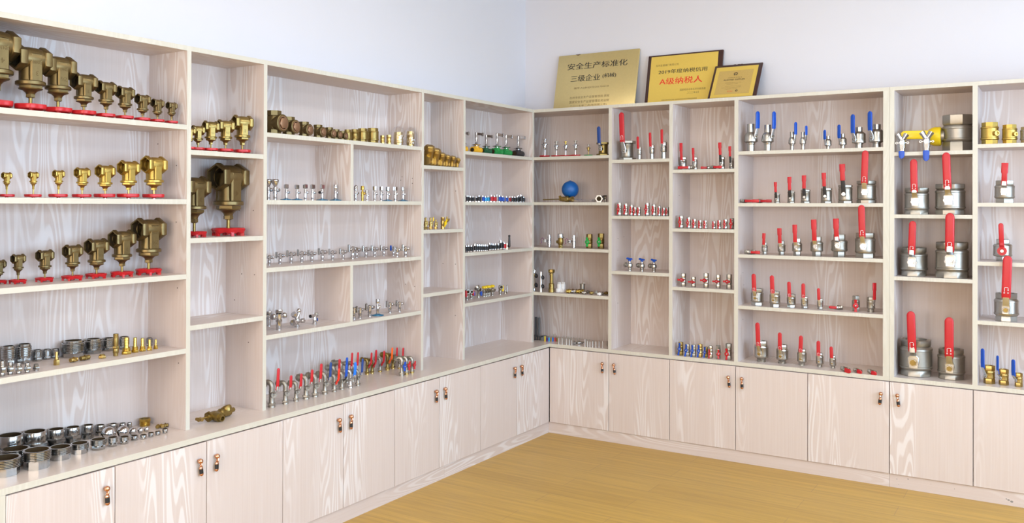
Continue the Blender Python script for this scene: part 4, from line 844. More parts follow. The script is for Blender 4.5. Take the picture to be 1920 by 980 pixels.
gate_valve(thing('gate_valve', 'aged bronze gate valve on flat red handwheel, seventh from left, top shelf, first left-wall bay', 'valve', (-0.0388, -3.1865, 1.977), (0, 0, 1.6108), 'aged bronze gate valves on the top left shelf'), 0.1154, 0.0225, 0.0322, 'aged_bronze', 0, None)
gate_valve(thing('gate_valve', 'aged bronze gate valve on flat red handwheel, eighth from left, top shelf, first left-wall bay', 'valve', (-0.0367, -3.1166, 1.977), (0, 0, 1.6108), 'aged bronze gate valves on the top left shelf'), 0.1027, 0.0194, 0.0302, 'aged_bronze', 0, None)
gate_valve(thing('gate_valve', 'aged bronze gate valve on flat red handwheel, rightmost on top shelf, first left-wall bay', 'valve', (-0.0344, -3.0474, 1.977), (0, 0, 1.6108), 'aged bronze gate valves on the top left shelf'), 0.0968, 0.0169, 0.0278, 'aged_bronze', 0, None)
# left wall, first bay, second shelf
gate_valve(thing('gate_valve', 'bright brass gate valve on red handwheel, leftmost on second shelf, first left-wall bay', 'valve', (-0.1, -3.7172, 1.651), (0, 0, 1.6308), 'bright brass gate valves on the second left shelf'), 0.096, 0.0128, 0.0283, 'cast_brass', 0, None)
gate_valve(thing('gate_valve', 'bright brass gate valve on red handwheel, second from left, second shelf, first left-wall bay', 'valve', (-0.09, -3.622, 1.651), (0, 0, 1.6308), 'bright brass gate valves on the second left shelf'), 0.1011, 0.0133, 0.03, 'cast_brass', 0, None)
gate_valve(thing('gate_valve', 'bright brass gate valve on red handwheel, third from left, second shelf, first left-wall bay', 'valve', (-0.09, -3.5219, 1.651), (0, 0, 1.6308), 'bright brass gate valves on the second left shelf'), 0.1112, 0.0157, 0.0345, 'cast_brass', 0, None)
gate_valve(thing('gate_valve', 'bright brass gate valve on red handwheel, fourth from left, second shelf, first left-wall bay', 'valve', (-0.09, -3.4234, 1.651), (0, 0, 1.6308), 'bright brass gate valves on the second left shelf'), 0.1246, 0.0214, 0.036, 'cast_brass', 0, None)
gate_valve(thing('gate_valve', 'bright brass gate valve on red handwheel, fifth from left, second shelf, first left-wall bay', 'valve', (-0.09, -3.3232, 1.651), (0, 0, 1.6308), 'bright brass gate valves on the second left shelf'), 0.1398, 0.027, 0.0413, 'cast_brass', 0, None)
gate_valve(thing('gate_valve', 'bright brass gate valve on red handwheel, sixth from left, second shelf, first left-wall bay', 'valve', (-0.07, -3.2294, 1.651), (0, 0, 1.6308), 'bright brass gate valves on the second left shelf'), 0.1609, 0.0313, 0.0443, 'cast_brass', 0, None)
gate_valve(thing('gate_valve', 'bright brass gate valve on red handwheel, rightmost on second shelf, first left-wall bay', 'valve', (-0.07, -3.1079, 1.651), (0, 0, 1.6308), 'bright brass gate valves on the second left shelf'), 0.1857, 0.0382, 0.0446, 'cast_brass', 0, None)
# left wall, first bay, third shelf
gate_valve(thing('gate_valve', 'dark bronze gate valve on dished red handwheel, leftmost on third shelf, first left-wall bay', 'valve', (-0.1923, -3.6947, 1.323), (0, 0, 1.6308), 'dark bronze gate valves on the third left shelf'), 0.0923, 0.0173, 0.0306, 'aged_bronze', 1, None)
gate_valve(thing('gate_valve', 'dark bronze gate valve on dished red handwheel, second from left, third shelf, first left-wall bay', 'valve', (-0.1455, -3.6474, 1.323), (0, 0, 1.6308), 'dark bronze gate valves on the third left shelf'), 0.1136, 0.0184, 0.0321, 'aged_bronze', 1, None)
gate_valve(thing('gate_valve', 'dark bronze gate valve on dished red handwheel, third from left, third shelf, first left-wall bay', 'valve', (-0.1427, -3.5444, 1.323), (0, 0, 1.6308), 'dark bronze gate valves on the third left shelf'), 0.1263, 0.0231, 0.0342, 'aged_bronze', 1, None)
gate_valve(thing('gate_valve', 'dark bronze gate valve on dished red handwheel, fourth from left, third shelf, first left-wall bay', 'valve', (-0.1118, -3.4487, 1.323), (0, 0, 1.6308), 'dark bronze gate valves on the third left shelf'), 0.1438, 0.0263, 0.0406, 'aged_bronze', 1, None)
gate_valve(thing('gate_valve', 'dark bronze gate valve on dished red handwheel, fifth from left, third shelf, first left-wall bay', 'valve', (-0.1252, -3.3365, 1.323), (0, 0, 1.6308), 'dark bronze gate valves on the third left shelf'), 0.1649, 0.033, 0.0418, 'aged_bronze', 1, ('PN16', '1½'))
gate_valve(thing('gate_valve', 'dark bronze gate valve on dished red handwheel, sixth from left, third shelf, first left-wall bay', 'valve', (-0.1104, -3.2307, 1.323), (0, 0, 1.6308), 'dark bronze gate valves on the third left shelf'), 0.1981, 0.0382, 0.0463, 'aged_bronze', 1, ('PN16', '2'))
gate_valve(thing('gate_valve', 'dark bronze gate valve on dished red handwheel, rightmost on third shelf, first left-wall bay', 'valve', (-0.1151, -3.0993, 1.323), (0, 0, 1.6308), 'dark bronze gate valves on the third left shelf'), 0.2471, 0.0498, 0.0545, 'aged_bronze', 1, ('PN16', 'DN65', '2½'))
# left wall, second bay, top shelf
gate_valve(thing('gate_valve', 'bronze gate valve on flat red handwheel, leftmost on top shelf, second left-wall bay', 'valve', (-0.0279, -2.9595, 1.869), (0, 0, 1.3208), "bronze gate valves on the second bay's top shelf"), 0.1029, 0.0189, 0.0284, 'bronze', 0, None)
gate_valve(thing('gate_valve', 'bronze gate valve on flat red handwheel, second from left, top shelf, second left-wall bay', 'valve', (-0.0447, -2.9007, 1.869), (0, 0, 1.3208), "bronze gate valves on the second bay's top shelf"), 0.1151, 0.0215, 0.0311, 'bronze', 0, ('PN16', '1'))
gate_valve(thing('gate_valve', 'bronze gate valve on flat red handwheel, third from left, top shelf, second left-wall bay', 'valve', (-0.0401, -2.8335, 1.869), (0, 0, 1.3208), "bronze gate valves on the second bay's top shelf"), 0.1404, 0.0267, 0.0335, 'bronze', 0, ('PN16', '1¼'))
gate_valve(thing('gate_valve', 'bronze gate valve on flat red handwheel, fourth from left, top shelf, second left-wall bay', 'valve', (-0.0438, -2.7476, 1.869), (0, 0, 1.3208), "bronze gate valves on the second bay's top shelf"), 0.1529, 0.0292, 0.0371, 'bronze', 0, ('PN16', '1½'))
gate_valve(thing('gate_valve', 'bronze gate valve on flat red handwheel, rightmost on top shelf, second left-wall bay', 'valve', (-0.0471, -2.6451, 1.869), (0, 0, 1.3208), "bronze gate valves on the second bay's top shelf"), 0.183, 0.0354, 0.0405, 'bronze', 0, ('PN16', 'DN50', '2'))
# left wall, second bay, second shelf
gate_valve(thing('gate_valve', 'large aged bronze gate valve half hidden by the shelving upright', 'valve', (-0.1222, -2.8574, 1.479), (0, 0, 1.6708), 'giant bronze gate valves'), 0.2807, 0.0513, 0.0552, 'aged_bronze', 1, ('PN20', '', '3'))
gate_valve(thing('gate_valve', 'giant aged bronze gate valve with open port, largest on its shelf', 'valve', (-0.1413, -2.6462, 1.479), (0, 0, 1.6708), 'giant bronze gate valves'), 0.3473, 0.0673, 0.078, 'aged_bronze', 1, ('PN20', '', '4'))
# left wall, first bay, fourth shelf
hex_fitting(thing('union_coupling', 'steel union coupling in the front row, leftmost on fourth shelf, first left-wall bay', 'fitting', (-0.0366, -3.7639, 0.998), (0, 0, 1.5708), 'pipe fittings on the fourth left shelf'), [('c', 0.0172, 0.0135), ('h', 0.0215, 0.0189), ('c', 0.0183, 0.0081), ('t', 0.0172, 0.0162)], 'steel', 0.8)
hex_fitting(thing('union_coupling', 'steel union coupling in the front row, second from left, fourth shelf, first left-wall bay', 'fitting', (-0.0429, -3.7316, 0.998), (0, 0, 1.5708), 'pipe fittings on the fourth left shelf'), [('c', 0.0173, 0.0111), ('h', 0.0217, 0.0155), ('c', 0.0184, 0.0066), ('t', 0.0173, 0.0133)], 'steel', 0.8)
hex_fitting(thing('union_coupling', 'steel union coupling in the front row, third from left, fourth shelf, first left-wall bay', 'fitting', (-0.032, -3.7061, 0.998), (0, 0, 1.5708), 'pipe fittings on the fourth left shelf'), [('c', 0.0174, 0.01), ('h', 0.0218, 0.0139), ('c', 0.0185, 0.006), ('t', 0.0174, 0.0119)], 'steel', 0.8)
hex_fitting(thing('union_coupling', 'steel union coupling in the front row, fourth from left, fourth shelf, first left-wall bay', 'fitting', (-0.0308, -3.6742, 0.998), (0, 0, 1.5708), 'pipe fittings on the fourth left shelf'), [('c', 0.0176, 0.0089), ('h', 0.022, 0.0124), ('c', 0.0187, 0.0053), ('t', 0.0176, 0.0106)], 'steel', 0.8)
hex_fitting(thing('union_coupling', 'steel union coupling in the front row, rightmost on fourth shelf, first left-wall bay', 'fitting', (-0.0402, -3.6359, 0.998), (0, 0, 1.5708), 'pipe fittings on the fourth left shelf'), [('c', 0.0178, 0.0061), ('h', 0.0222, 0.0085), ('c', 0.0189, 0.0036), ('t', 0.0178, 0.0073)], 'steel', 0.8)
hex_fitting(thing('pipe_nipple', 'threaded steel pipe nipple in the back row, leftmost on fourth shelf, first left-wall bay', 'fitting', (-0.2346, -3.6359, 0.998), (0, 0, 1.5708), 'pipe fittings on the fourth left shelf'), [('h', 0.0427, 0.0215), ('c', 0.0391, 0.0061), ('t', 0.0521, 0.0399), ('c', 0.0443, 0.0092)], 'steel', 0.85)
hex_fitting(thing('pipe_nipple', 'threaded steel pipe nipple in the back row, second from left, fourth shelf, first left-wall bay', 'fitting', (-0.2331, -3.5742, 0.998), (0, 0, 1.5708), 'pipe fittings on the fourth left shelf'), [('h', 0.0451, 0.0216), ('c', 0.0412, 0.0062), ('t', 0.055, 0.0401), ('c', 0.0467, 0.0092)], 'steel', 0.85)
hex_fitting(thing('pipe_nipple', 'threaded steel pipe nipple in the back row, third from left, fourth shelf, first left-wall bay', 'fitting', (-0.2428, -3.5151, 0.998), (0, 0, 1.5708), 'pipe fittings on the fourth left shelf'), [('h', 0.0299, 0.0126), ('c', 0.0274, 0.0036), ('t', 0.0365, 0.0234), ('c', 0.031, 0.0054)], 'steel', 0.85)
hex_fitting(thing('pipe_nipple', 'threaded steel pipe nipple in the back row, fourth from left, fourth shelf, first left-wall bay', 'fitting', (-0.2455, -3.474, 0.998), (0, 0, 1.5708), 'pipe fittings on the fourth left shelf'), [('h', 0.0258, 0.0116), ('c', 0.0236, 0.0033), ('t', 0.0314, 0.0215), ('c', 0.0267, 0.005)], 'steel', 0.85)
hex_fitting(thing('pipe_nipple', 'threaded steel pipe nipple in the back row, fifth from left, fourth shelf, first left-wall bay', 'fitting', (-0.2435, -3.4393, 0.998), (0, 0, 1.5708), 'pipe fittings on the fourth left shelf'), [('h', 0.0233, 0.011), ('c', 0.0213, 0.0032), ('t', 0.0284, 0.0205), ('c', 0.0241, 0.0047)], 'steel', 0.85)
hex_fitting(thing('pipe_nipple', 'threaded steel pipe nipple in the back row, sixth from left, fourth shelf, first left-wall bay', 'fitting', (-0.2156, -3.3807, 0.998), (0, 0, 1.5708), 'pipe fittings on the fourth left shelf'), [('h', 0.0724, 0.0189), ('c', 0.0662, 0.0054), ('t', 0.0883, 0.0351), ('c', 0.0751, 0.0081)], 'steel', 0.85)
hex_fitting(thing('pipe_nipple', 'threaded steel pipe nipple in the back row, seventh from left, fourth shelf, first left-wall bay', 'fitting', (-0.2253, -3.2846, 0.998), (0, 0, 1.5708), 'pipe fittings on the fourth left shelf'), [('h', 0.0574, 0.0173), ('c', 0.0525, 0.0049), ('t', 0.07, 0.0321), ('c', 0.0595, 0.0074)], 'steel', 0.85)
hex_fitting(thing('pipe_nipple', 'threaded steel pipe nipple in the back row, eighth from left, fourth shelf, first left-wall bay', 'fitting', (-0.2323, -3.2085, 0.998), (0, 0, 1.5708), 'pipe fittings on the fourth left shelf'), [('h', 0.0415, 0.0154), ('c', 0.0379, 0.0044), ('t', 0.0506, 0.0286), ('c', 0.043, 0.0066)], 'steel', 0.85)
hex_fitting(thing('pipe_nipple', 'threaded steel pipe nipple in the back row, ninth from left, fourth shelf, first left-wall bay', 'fitting', (-0.2193, -3.1445, 0.998), (0, 0, 1.5708), 'pipe fittings on the fourth left shelf'), [('h', 0.0363, 0.0151), ('c', 0.0332, 0.0043), ('t', 0.0442, 0.028), ('c', 0.0376, 0.0065)], 'steel', 0.85)
hex_fitting(thing('pipe_nipple', 'threaded steel pipe nipple in the back row, rightmost on fourth shelf, first left-wall bay', 'fitting', (-0.2108, -3.025, 0.998), (0, 0, 1.5708), 'pipe fittings on the fourth left shelf'), [('h', 0.0235, 0.0095), ('c', 0.0215, 0.0027), ('t', 0.0286, 0.0176), ('c', 0.0243, 0.0041)], 'steel', 0.85)
hex_fitting(thing('hose_barb', "small brass hose barb standing alone, fourth shelf, left wall's first bay", 'fitting', (-0.0928, -3.5246, 0.998), (0, 0, 1.5708), 'pipe fittings on the fourth left shelf'), [('h', 0.0209, 0.0197), ('c', 0.0147, 0.0074), ('b', 0.0115, 0.0246)], 'brass', 0.8)
hex_fitting(thing('pipe_nipple', 'tall bronze pipe nipple, tallest on the fourth left shelf', 'fitting', (-0.0883, -3.2724, 0.998), (0, 0, 1.5708), 'pipe fittings on the fourth left shelf'), [('t', 0.0198, 0.0128), ('c', 0.0233, 0.017), ('h', 0.0233, 0.0106), ('c', 0.0198, 0.034), ('t', 0.021, 0.017)], 'bronze', 0.7)
hex_fitting(thing('hose_barb', 'brass hose barb with hex foot, leftmost on fourth shelf, first left-wall bay', 'fitting', (-0.0913, -3.2211, 0.998), (0, 0, 1.5708), 'pipe fittings on the fourth left shelf'), [('h', 0.036, 0.0126), ('t', 0.0324, 0.0108), ('c', 0.0288, 0.0036), ('b', 0.0201, 0.0433)], 'gold_brass', 0.65)
hex_fitting(thing('hose_barb', 'brass hose barb with hex foot, second from left, fourth shelf, first left-wall bay', 'fitting', (-0.0997, -3.1748, 0.998), (0, 0, 1.5708), 'pipe fittings on the fourth left shelf'), [('h', 0.0273, 0.0113), ('t', 0.0246, 0.0097), ('c', 0.0218, 0.0032), ('b', 0.0153, 0.0386)], 'gold_brass', 0.65)
hex_fitting(thing('hose_barb', 'brass hose barb with hex foot, third from left, fourth shelf, first left-wall bay', 'fitting', (-0.1002, -3.1385, 0.998), (0, 0, 1.5708), 'pipe fittings on the fourth left shelf'), [('h', 0.0252, 0.01), ('t', 0.0227, 0.0086), ('c', 0.0202, 0.0029), ('b', 0.0141, 0.0344)], 'gold_brass', 0.65)
hex_fitting(thing('hose_barb', 'brass hose barb with hex foot, fourth from left, fourth shelf, first left-wall bay', 'fitting', (-0.0934, -3.1082, 0.998), (0, 0, 1.5708), 'pipe fittings on the fourth left shelf'), [('h', 0.0208, 0.0084), ('t', 0.0187, 0.0072), ('c', 0.0166, 0.0024), ('b', 0.0116, 0.0289)], 'gold_brass', 0.65)
hex_fitting(thing('hose_barb', 'brass hose barb with hex foot, rightmost on fourth shelf, first left-wall bay', 'fitting', (-0.1032, -3.0706, 0.998), (0, 0, 1.5708), 'pipe fittings on the fourth left shelf'), [('h', 0.0175, 0.0074), ('t', 0.0157, 0.0064), ('c', 0.014, 0.0021), ('b', 0.0098, 0.0254)], 'gold_brass', 0.65)
lay(thing('pipe_nipple', 'short brass nipple lying on its side, left of its longer twin', 'fitting', (-0.0915, -3.4549, 0.998), (0, 0, 1.5708), 'pipe fittings on the fourth left shelf'), hex_fitting, 0.0102, RZ(0.2) @ RY(PI/2) @ T(0, 0, -0.016), [('t', 0.0172, 0.0124), ('h', 0.0192, 0.0106), ('t', 0.0172, 0.0089)], 'brass', 0.75)
lay(thing('pipe_nipple', 'longer bronze nipple lying on its side on the fourth left shelf', 'fitting', (-0.0943, -3.4057, 0.998), (0, 0, 1.5708), 'pipe fittings on the fourth left shelf'), hex_fitting, 0.0109, RZ(0.15) @ RY(PI/2) @ T(0, 0, -0.0205), [('t', 0.0184, 0.0171), ('h', 0.0205, 0.0068), ('t', 0.0184, 0.0171)], 'bronze', 0.75)
hex_fitting(thing('hex_plug', 'flat brass hex plug standing before the steel nipples', 'fitting', (-0.0839, -3.3367, 0.998), (0, 0, 1.5708), 'pipe fittings on the fourth left shelf'), [('h', 0.0262, 0.0104), ('t', 0.021, 0.0052)], 'brass', 0.8)
# left wall, first bay, worktop
hex_fitting(thing('weld_nipple', 'collared steel weld nipple in back row, leftmost on worktop, first left-wall bay', 'fitting', (-0.2111, -3.6384, 0.64), (0, 0, 1.5708), 'turned pipe fittings on the left worktop'), [('t', 0.0955, 0.0285), ('h', 0.0955, 0.0178), ('c', 0.0879, 0.0463)], 'steel', 0.88)
hex_fitting(thing('weld_nipple', 'collared steel weld nipple in back row, second from left, worktop, first left-wall bay', 'fitting', (-0.214, -3.5404, 0.64), (0, 0, 1.5708), 'turned pipe fittings on the left worktop'), [('t', 0.0915, 0.0264), ('h', 0.0915, 0.0165), ('c', 0.0841, 0.043)], 'steel', 0.88)
hex_fitting(thing('weld_nipple', 'collared steel weld nipple in back row, third from left, worktop, first left-wall bay', 'fitting', (-0.2277, -3.4434, 0.64), (0, 0, 1.5708), 'turned pipe fittings on the left worktop'), [('t', 0.0654, 0.0222), ('h', 0.0654, 0.0139), ('c', 0.0602, 0.0361)], 'steel', 0.88)
hex_fitting(thing('weld_nipple', 'collared steel weld nipple in back row, fourth from left, worktop, first left-wall bay', 'fitting', (-0.2317, -3.37, 0.64), (0, 0, 1.5708), 'turned pipe fittings on the left worktop'), [('t', 0.0577, 0.0197), ('h', 0.0577, 0.0123), ('c', 0.0531, 0.032)], 'steel', 0.88)
hex_fitting(thing('weld_nipple', 'collared steel weld nipple in back row, fifth from left, worktop, first left-wall bay', 'fitting', (-0.2383, -3.2984, 0.64), (0, 0, 1.5708), 'turned pipe fittings on the left worktop'), [('t', 0.0451, 0.0175), ('h', 0.0451, 0.0109), ('c', 0.0415, 0.0284)], 'steel', 0.88)
hex_fitting(thing('weld_nipple', 'collared steel weld nipple in back row, sixth from left, worktop, first left-wall bay', 'fitting', (-0.2428, -3.2395, 0.64), (0, 0, 1.5708), 'turned pipe fittings on the left worktop'), [('t', 0.0366, 0.0135), ('h', 0.0366, 0.0084), ('c', 0.0337, 0.022)], 'steel', 0.88)
hex_fitting(thing('weld_nipple', 'collared steel weld nipple in back row, seventh from left, worktop, first left-wall bay', 'fitting', (-0.236, -3.1839, 0.64), (0, 0, 1.5708), 'turned pipe fittings on the left worktop'), [('t', 0.0335, 0.0119), ('h', 0.0335, 0.0074), ('c', 0.0309, 0.0193)], 'steel', 0.88)
hex_fitting(thing('weld_nipple', 'collared steel weld nipple in back row, eighth from left, worktop, first left-wall bay', 'fitting', (-0.2323, -3.1414, 0.64), (0, 0, 1.5708), 'turned pipe fittings on the left worktop'), [('t', 0.028, 0.0098), ('h', 0.028, 0.0061), ('c', 0.0258, 0.016)], 'steel', 0.88)
hex_fitting(thing('weld_nipple', 'collared steel weld nipple in back row, rightmost on worktop, first left-wall bay', 'fitting', (-0.2286, -3.1099, 0.64), (0, 0, 1.5708), 'turned pipe fittings on the left worktop'), [('t', 0.0211, 0.0087), ('h', 0.0211, 0.0054), ('c', 0.0194, 0.0141)], 'steel', 0.88)
hex_fitting(thing('threaded_bushing', 'stubby steel bushing in the front row, leftmost on worktop, first left-wall bay', 'fitting', (-0.0309, -3.7553, 0.64), (0, 0, 1.5708), 'turned pipe fittings on the left worktop'), [('o', 0.0903, 0.0274), ('t', 0.1075, 0.0335)], 'steel', 0.84)
hex_fitting(thing('threaded_bushing', 'stubby steel bushing in the front row, second from left, worktop, first left-wall bay', 'fitting', (-0.114, -3.6711, 0.64), (0, 0, 1.5708), 'turned pipe fittings on the left worktop'), [('o', 0.0831, 0.0281), ('t', 0.0989, 0.0344)], 'steel', 0.84)
hex_fitting(thing('threaded_bushing', 'stubby steel bushing in the front row, third from left, worktop, first left-wall bay', 'fitting', (-0.0138, -3.6463, 0.64), (0, 0, 1.5708), 'turned pipe fittings on the left worktop'), [('o', 0.0814, 0.0301), ('t', 0.0969, 0.0368)], 'steel', 0.84)
hex_fitting(thing('threaded_bushing', 'stubby steel bushing in the front row, fourth from left, worktop, first left-wall bay', 'fitting', (-0.0493, -3.5334, 0.64), (0, 0, 1.5708), 'turned pipe fittings on the left worktop'), [('o', 0.068, 0.0213), ('t', 0.0809, 0.0261)], 'steel', 0.84)
hex_fitting(thing('threaded_bushing', 'stubby steel bushing in the front row, fifth from left, worktop, first left-wall bay', 'fitting', (-0.0625, -3.4452, 0.64), (0, 0, 1.5708), 'turned pipe fittings on the left worktop'), [('o', 0.0553, 0.018), ('t', 0.0658, 0.022)], 'steel', 0.84)
hex_fitting(thing('threaded_bushing', 'stubby steel bushing in the front row, sixth from left, worktop, first left-wall bay', 'fitting', (-0.0506, -3.3725, 0.64), (0, 0, 1.5708), 'turned pipe fittings on the left worktop'), [('h', 0.0471, 0.0182), ('t', 0.0604, 0.0222)], 'steel', 0.84)
hex_fitting(thing('threaded_bushing', 'stubby steel bushing in the front row, seventh from left, worktop, first left-wall bay', 'fitting', (-0.0405, -3.316, 0.64), (0, 0, 1.5708), 'turned pipe fittings on the left worktop'), [('h', 0.0307, 0.0166), ('t', 0.0393, 0.0203)], 'steel', 0.84)
hex_fitting(thing('threaded_bushing', 'stubby steel bushing in the front row, eighth from left, worktop, first left-wall bay', 'fitting', (-0.0369, -3.2662, 0.64), (0, 0, 1.5708), 'turned pipe fittings on the left worktop'), [('h', 0.0301, 0.0129), ('t', 0.0386, 0.0157)], 'steel', 0.84)
hex_fitting(thing('threaded_bushing', 'stubby steel bushing in the front row, ninth from left, worktop, first left-wall bay', 'fitting', (-0.0503, -3.2099, 0.64), (0, 0, 1.5708), 'turned pipe fittings on the left worktop'), [('h', 0.0245, 0.0085), ('t', 0.0314, 0.0104)], 'steel', 0.84)
hex_fitting(thing('threaded_bushing', 'stubby steel bushing in the front row, tenth from left, worktop, first left-wall bay', 'fitting', (-0.0358, -3.1772, 0.64), (0, 0, 1.5708), 'turned pipe fittings on the left worktop'), [('h', 0.022, 0.0077), ('t', 0.0282, 0.0094)], 'steel', 0.84)
hex_fitting(thing('threaded_bushing', 'stubby steel bushing in the front row, eleventh from left, worktop, first left-wall bay', 'fitting', (-0.038, -3.1396, 0.64), (0, 0, 1.5708), 'turned pipe fittings on the left worktop'), [('h', 0.0195, 0.0079), ('t', 0.025, 0.0097)], 'steel', 0.84)
hex_fitting(thing('threaded_bushing', 'stubby steel bushing in the front row, twelfth from left, worktop, first left-wall bay', 'fitting', (-0.0393, -3.1047, 0.64), (0, 0, 1.5708), 'turned pipe fittings on the left worktop'), [('h', 0.0188, 0.007), ('t', 0.0241, 0.0086)], 'steel', 0.84)
hex_fitting(thing('threaded_bushing', 'stubby steel bushing in the front row, rightmost on worktop, first left-wall bay', 'fitting', (-0.0403, -3.0684, 0.64), (0, 0, 1.5708), 'turned pipe fittings on the left worktop'), [('h', 0.0189, 0.0086), ('t', 0.0243, 0.0106)], 'steel', 0.84)
valve_ball(thing('valve_ball', 'polished chrome valve ball with bored hole, leftmost on worktop, first left-wall bay', 'ball', (-0.1431, -3.2669, 0.64), (0, 0, 1.5708), 'turned pipe fittings on the left worktop'), 0.028)
valve_ball(thing('valve_ball', 'polished chrome valve ball with bored hole, second from left, worktop, first left-wall bay', 'ball', (-0.1286, -3.2086, 0.64), (0, 0, 1.5708), 'turned pipe fittings on the left worktop'), 0.0249)
valve_ball(thing('valve_ball', 'polished chrome valve ball with bored hole, third from left, worktop, first left-wall bay', 'ball', (-0.1299, -3.162, 0.64), (0, 0, 1.5708), 'turned pipe fittings on the left worktop'), 0.016)
valve_ball(thing('valve_ball', 'polished chrome valve ball with bored hole, fourth from left, worktop, first left-wall bay', 'ball', (-0.1293, -3.1245, 0.64), (0, 0, 1.5708), 'turned pipe fittings on the left worktop'), 0.0122)
valve_ball(thing('valve_ball', 'polished chrome valve ball with bored hole, rightmost on worktop, first left-wall bay', 'ball', (-0.1268, -3.0967, 0.64), (0, 0, 1.5708), 'turned pipe fittings on the left worktop'), 0.0112)
hex_fitting(thing('threaded_bushing', 'brass threaded bushing by the upright, behind the steel fittings', 'fitting', (-0.226, -3.0349, 0.64), (0, 0, 1.5708), 'turned pipe fittings on the left worktop'), [('c', 0.0431, 0.0036), ('t', 0.0453, 0.0171), ('h', 0.0453, 0.0114)], 'gold_brass', 0.85)
lay(thing('brass_nut', 'leftmost of three tiny brass nuts lying beside the upright', 'fitting', (-0.1305, -3.0379, 0.64), (0, 0, 1.5708), 'turned pipe fittings on the left worktop'), hex_fitting, 0.0094, RZ(0.5) @ RY(PI/2) @ T(0, 0, -0.01), [('t', 0.015, 0.0095), ('h', 0.0177, 0.0057), ('c', 0.0124, 0.0048)], 'bronze', 0.75)
lay(thing('brass_nut', 'middle one of three tiny brass nuts lying beside the upright', 'fitting', (-0.1247, -3.0232, 0.64), (0, 0, 1.5708), 'turned pipe fittings on the left worktop'), hex_fitting, 0.0094, RZ(1.5) @ RY(PI/2) @ T(0, 0, -0.01), [('t', 0.015, 0.0096), ('h', 0.0177, 0.0057), ('c', 0.0124, 0.0048)], 'brass', 0.75)
lay(thing('brass_nut', 'rightmost of three tiny brass nuts lying beside the upright', 'fitting', (-0.121, -3.0041, 0.64), (0, 0, 1.5708), 'turned pipe fittings on the left worktop'), hex_fitting, 0.0094, RZ(2.5) @ RY(PI/2) @ T(0, 0, -0.0101), [('t', 0.0151, 0.0096), ('h', 0.0178, 0.0058), ('c', 0.0124, 0.0048)], 'bronze', 0.75)
# left wall, second bay, worktop
brass_stopcock(thing('stop_valve', "brass stop valve lying on the worktop, left wall's second bay", 'valve', (-0.0372, -2.7877, 0.64), (0, 0, 1.5708), None), 0.2281)
# left wall, third bay, top shelf
swing_check(thing('swing_check_valve', 'bronze swing check valve with hex plug, leftmost on top shelf, third left-wall bay', 'valve', (-0.077, -2.422, 1.977), (0, 0, 1.6908), "check valves on the third bay's top shelf"), 0.1175)
swing_check(thing('swing_check_valve', 'bronze swing check valve with hex plug, second from left, top shelf, third left-wall bay', 'valve', (-0.0702, -2.3286, 1.977), (0, 0, 1.6908), "check valves on the third bay's top shelf"), 0.0947)
swing_check(thing('swing_check_valve', 'bronze swing check valve with hex plug, third from left, top shelf, third left-wall bay', 'valve', (-0.0653, -2.2272, 1.977), (0, 0, 1.6908), "check valves on the third bay's top shelf"), 0.0784)
swing_check(thing('swing_check_valve', 'bronze swing check valve with hex plug, fourth from left, top shelf, third left-wall bay', 'valve', (-0.0631, -2.1284, 1.977), (0, 0, 1.6908), "check valves on the third bay's top shelf"), 0.071)
swing_check(thing('swing_check_valve', 'bronze swing check valve with hex plug, fifth from left, top shelf, third left-wall bay', 'valve', (-0.0607, -2.0474, 1.977), (0, 0, 1.6908), "check valves on the third bay's top shelf"), 0.0631)
swing_check(thing('swing_check_valve', 'bronze swing check valve with hex plug, sixth from left, top shelf, third left-wall bay', 'valve', (-0.0588, -1.9965, 1.977), (0, 0, 1.6908), "check valves on the third bay's top shelf"), 0.0569)
swing_check(thing('swing_check_valve', 'bronze swing check valve with hex plug, rightmost on top shelf, third left-wall bay', 'valve', (-0.0573, -1.9485, 1.977), (0, 0, 1.6908), "check valves on the third bay's top shelf"), 0.0517)
spring_check(thing('spring_check_valve', 'bronze drum-shaped spring check valve, leftmost on top shelf, third left-wall bay', 'valve', (-0.06, -1.9034, 1.977), (0, 0, 1.5708), "check valves on the third bay's top shelf"), 0.0624, 0.0408)
spring_check(thing('spring_check_valve', 'bronze drum-shaped spring check valve, second from left, top shelf, third left-wall bay', 'valve', (-0.06, -1.8477, 1.977), (0, 0, 1.5708), "check valves on the third bay's top shelf"), 0.0681, 0.0427)
spring_check(thing('spring_check_valve', 'bronze drum-shaped spring check valve, third from left, top shelf, third left-wall bay', 'valve', (-0.06, -1.7821, 1.977), (0, 0, 1.5708), "check valves on the third bay's top shelf"), 0.0774, 0.058)
spring_check(thing('spring_check_valve', 'bronze drum-shaped spring check valve, rightmost on top shelf, third left-wall bay', 'valve', (-0.06, -1.6967, 1.977), (0, 0, 1.5708), "check valves on the third bay's top shelf"), 0.0851, 0.0679)
spring_check(thing('spring_check_valve', 'small brass spring check valve, leftmost on top shelf, third left-wall bay', 'valve', (-0.04, -1.6371, 1.977), (0, 0, 1.5708), "check valves on the third bay's top shelf"), 0.0479, 0.0262, 'brass', 6)
spring_check(thing('spring_check_valve', 'small brass spring check valve, second from left, top shelf, third left-wall bay', 'valve', (-0.04, -1.5807, 1.977), (0, 0, 1.5708), "check valves on the third bay's top shelf"), 0.0549, 0.0295, 'brass', 6)
spring_check(thing('spring_check_valve', 'brass spring check valve inside the left clear bag', 'valve', (-0.055, -1.4757, 1.977), (0, 0, 1.5708), "check valves on the third bay's top shelf"), 0.0784, 0.0592, 'brass', 8)
clear_bag(thing('plastic_bag', 'domed clear plastic bag round the left bagged brass valve', 'bag', (-0.055, -1.4757, 1.977), (0, 0, 1.5708), "check valves on the third bay's top shelf"), 0.1137, 0.0822)
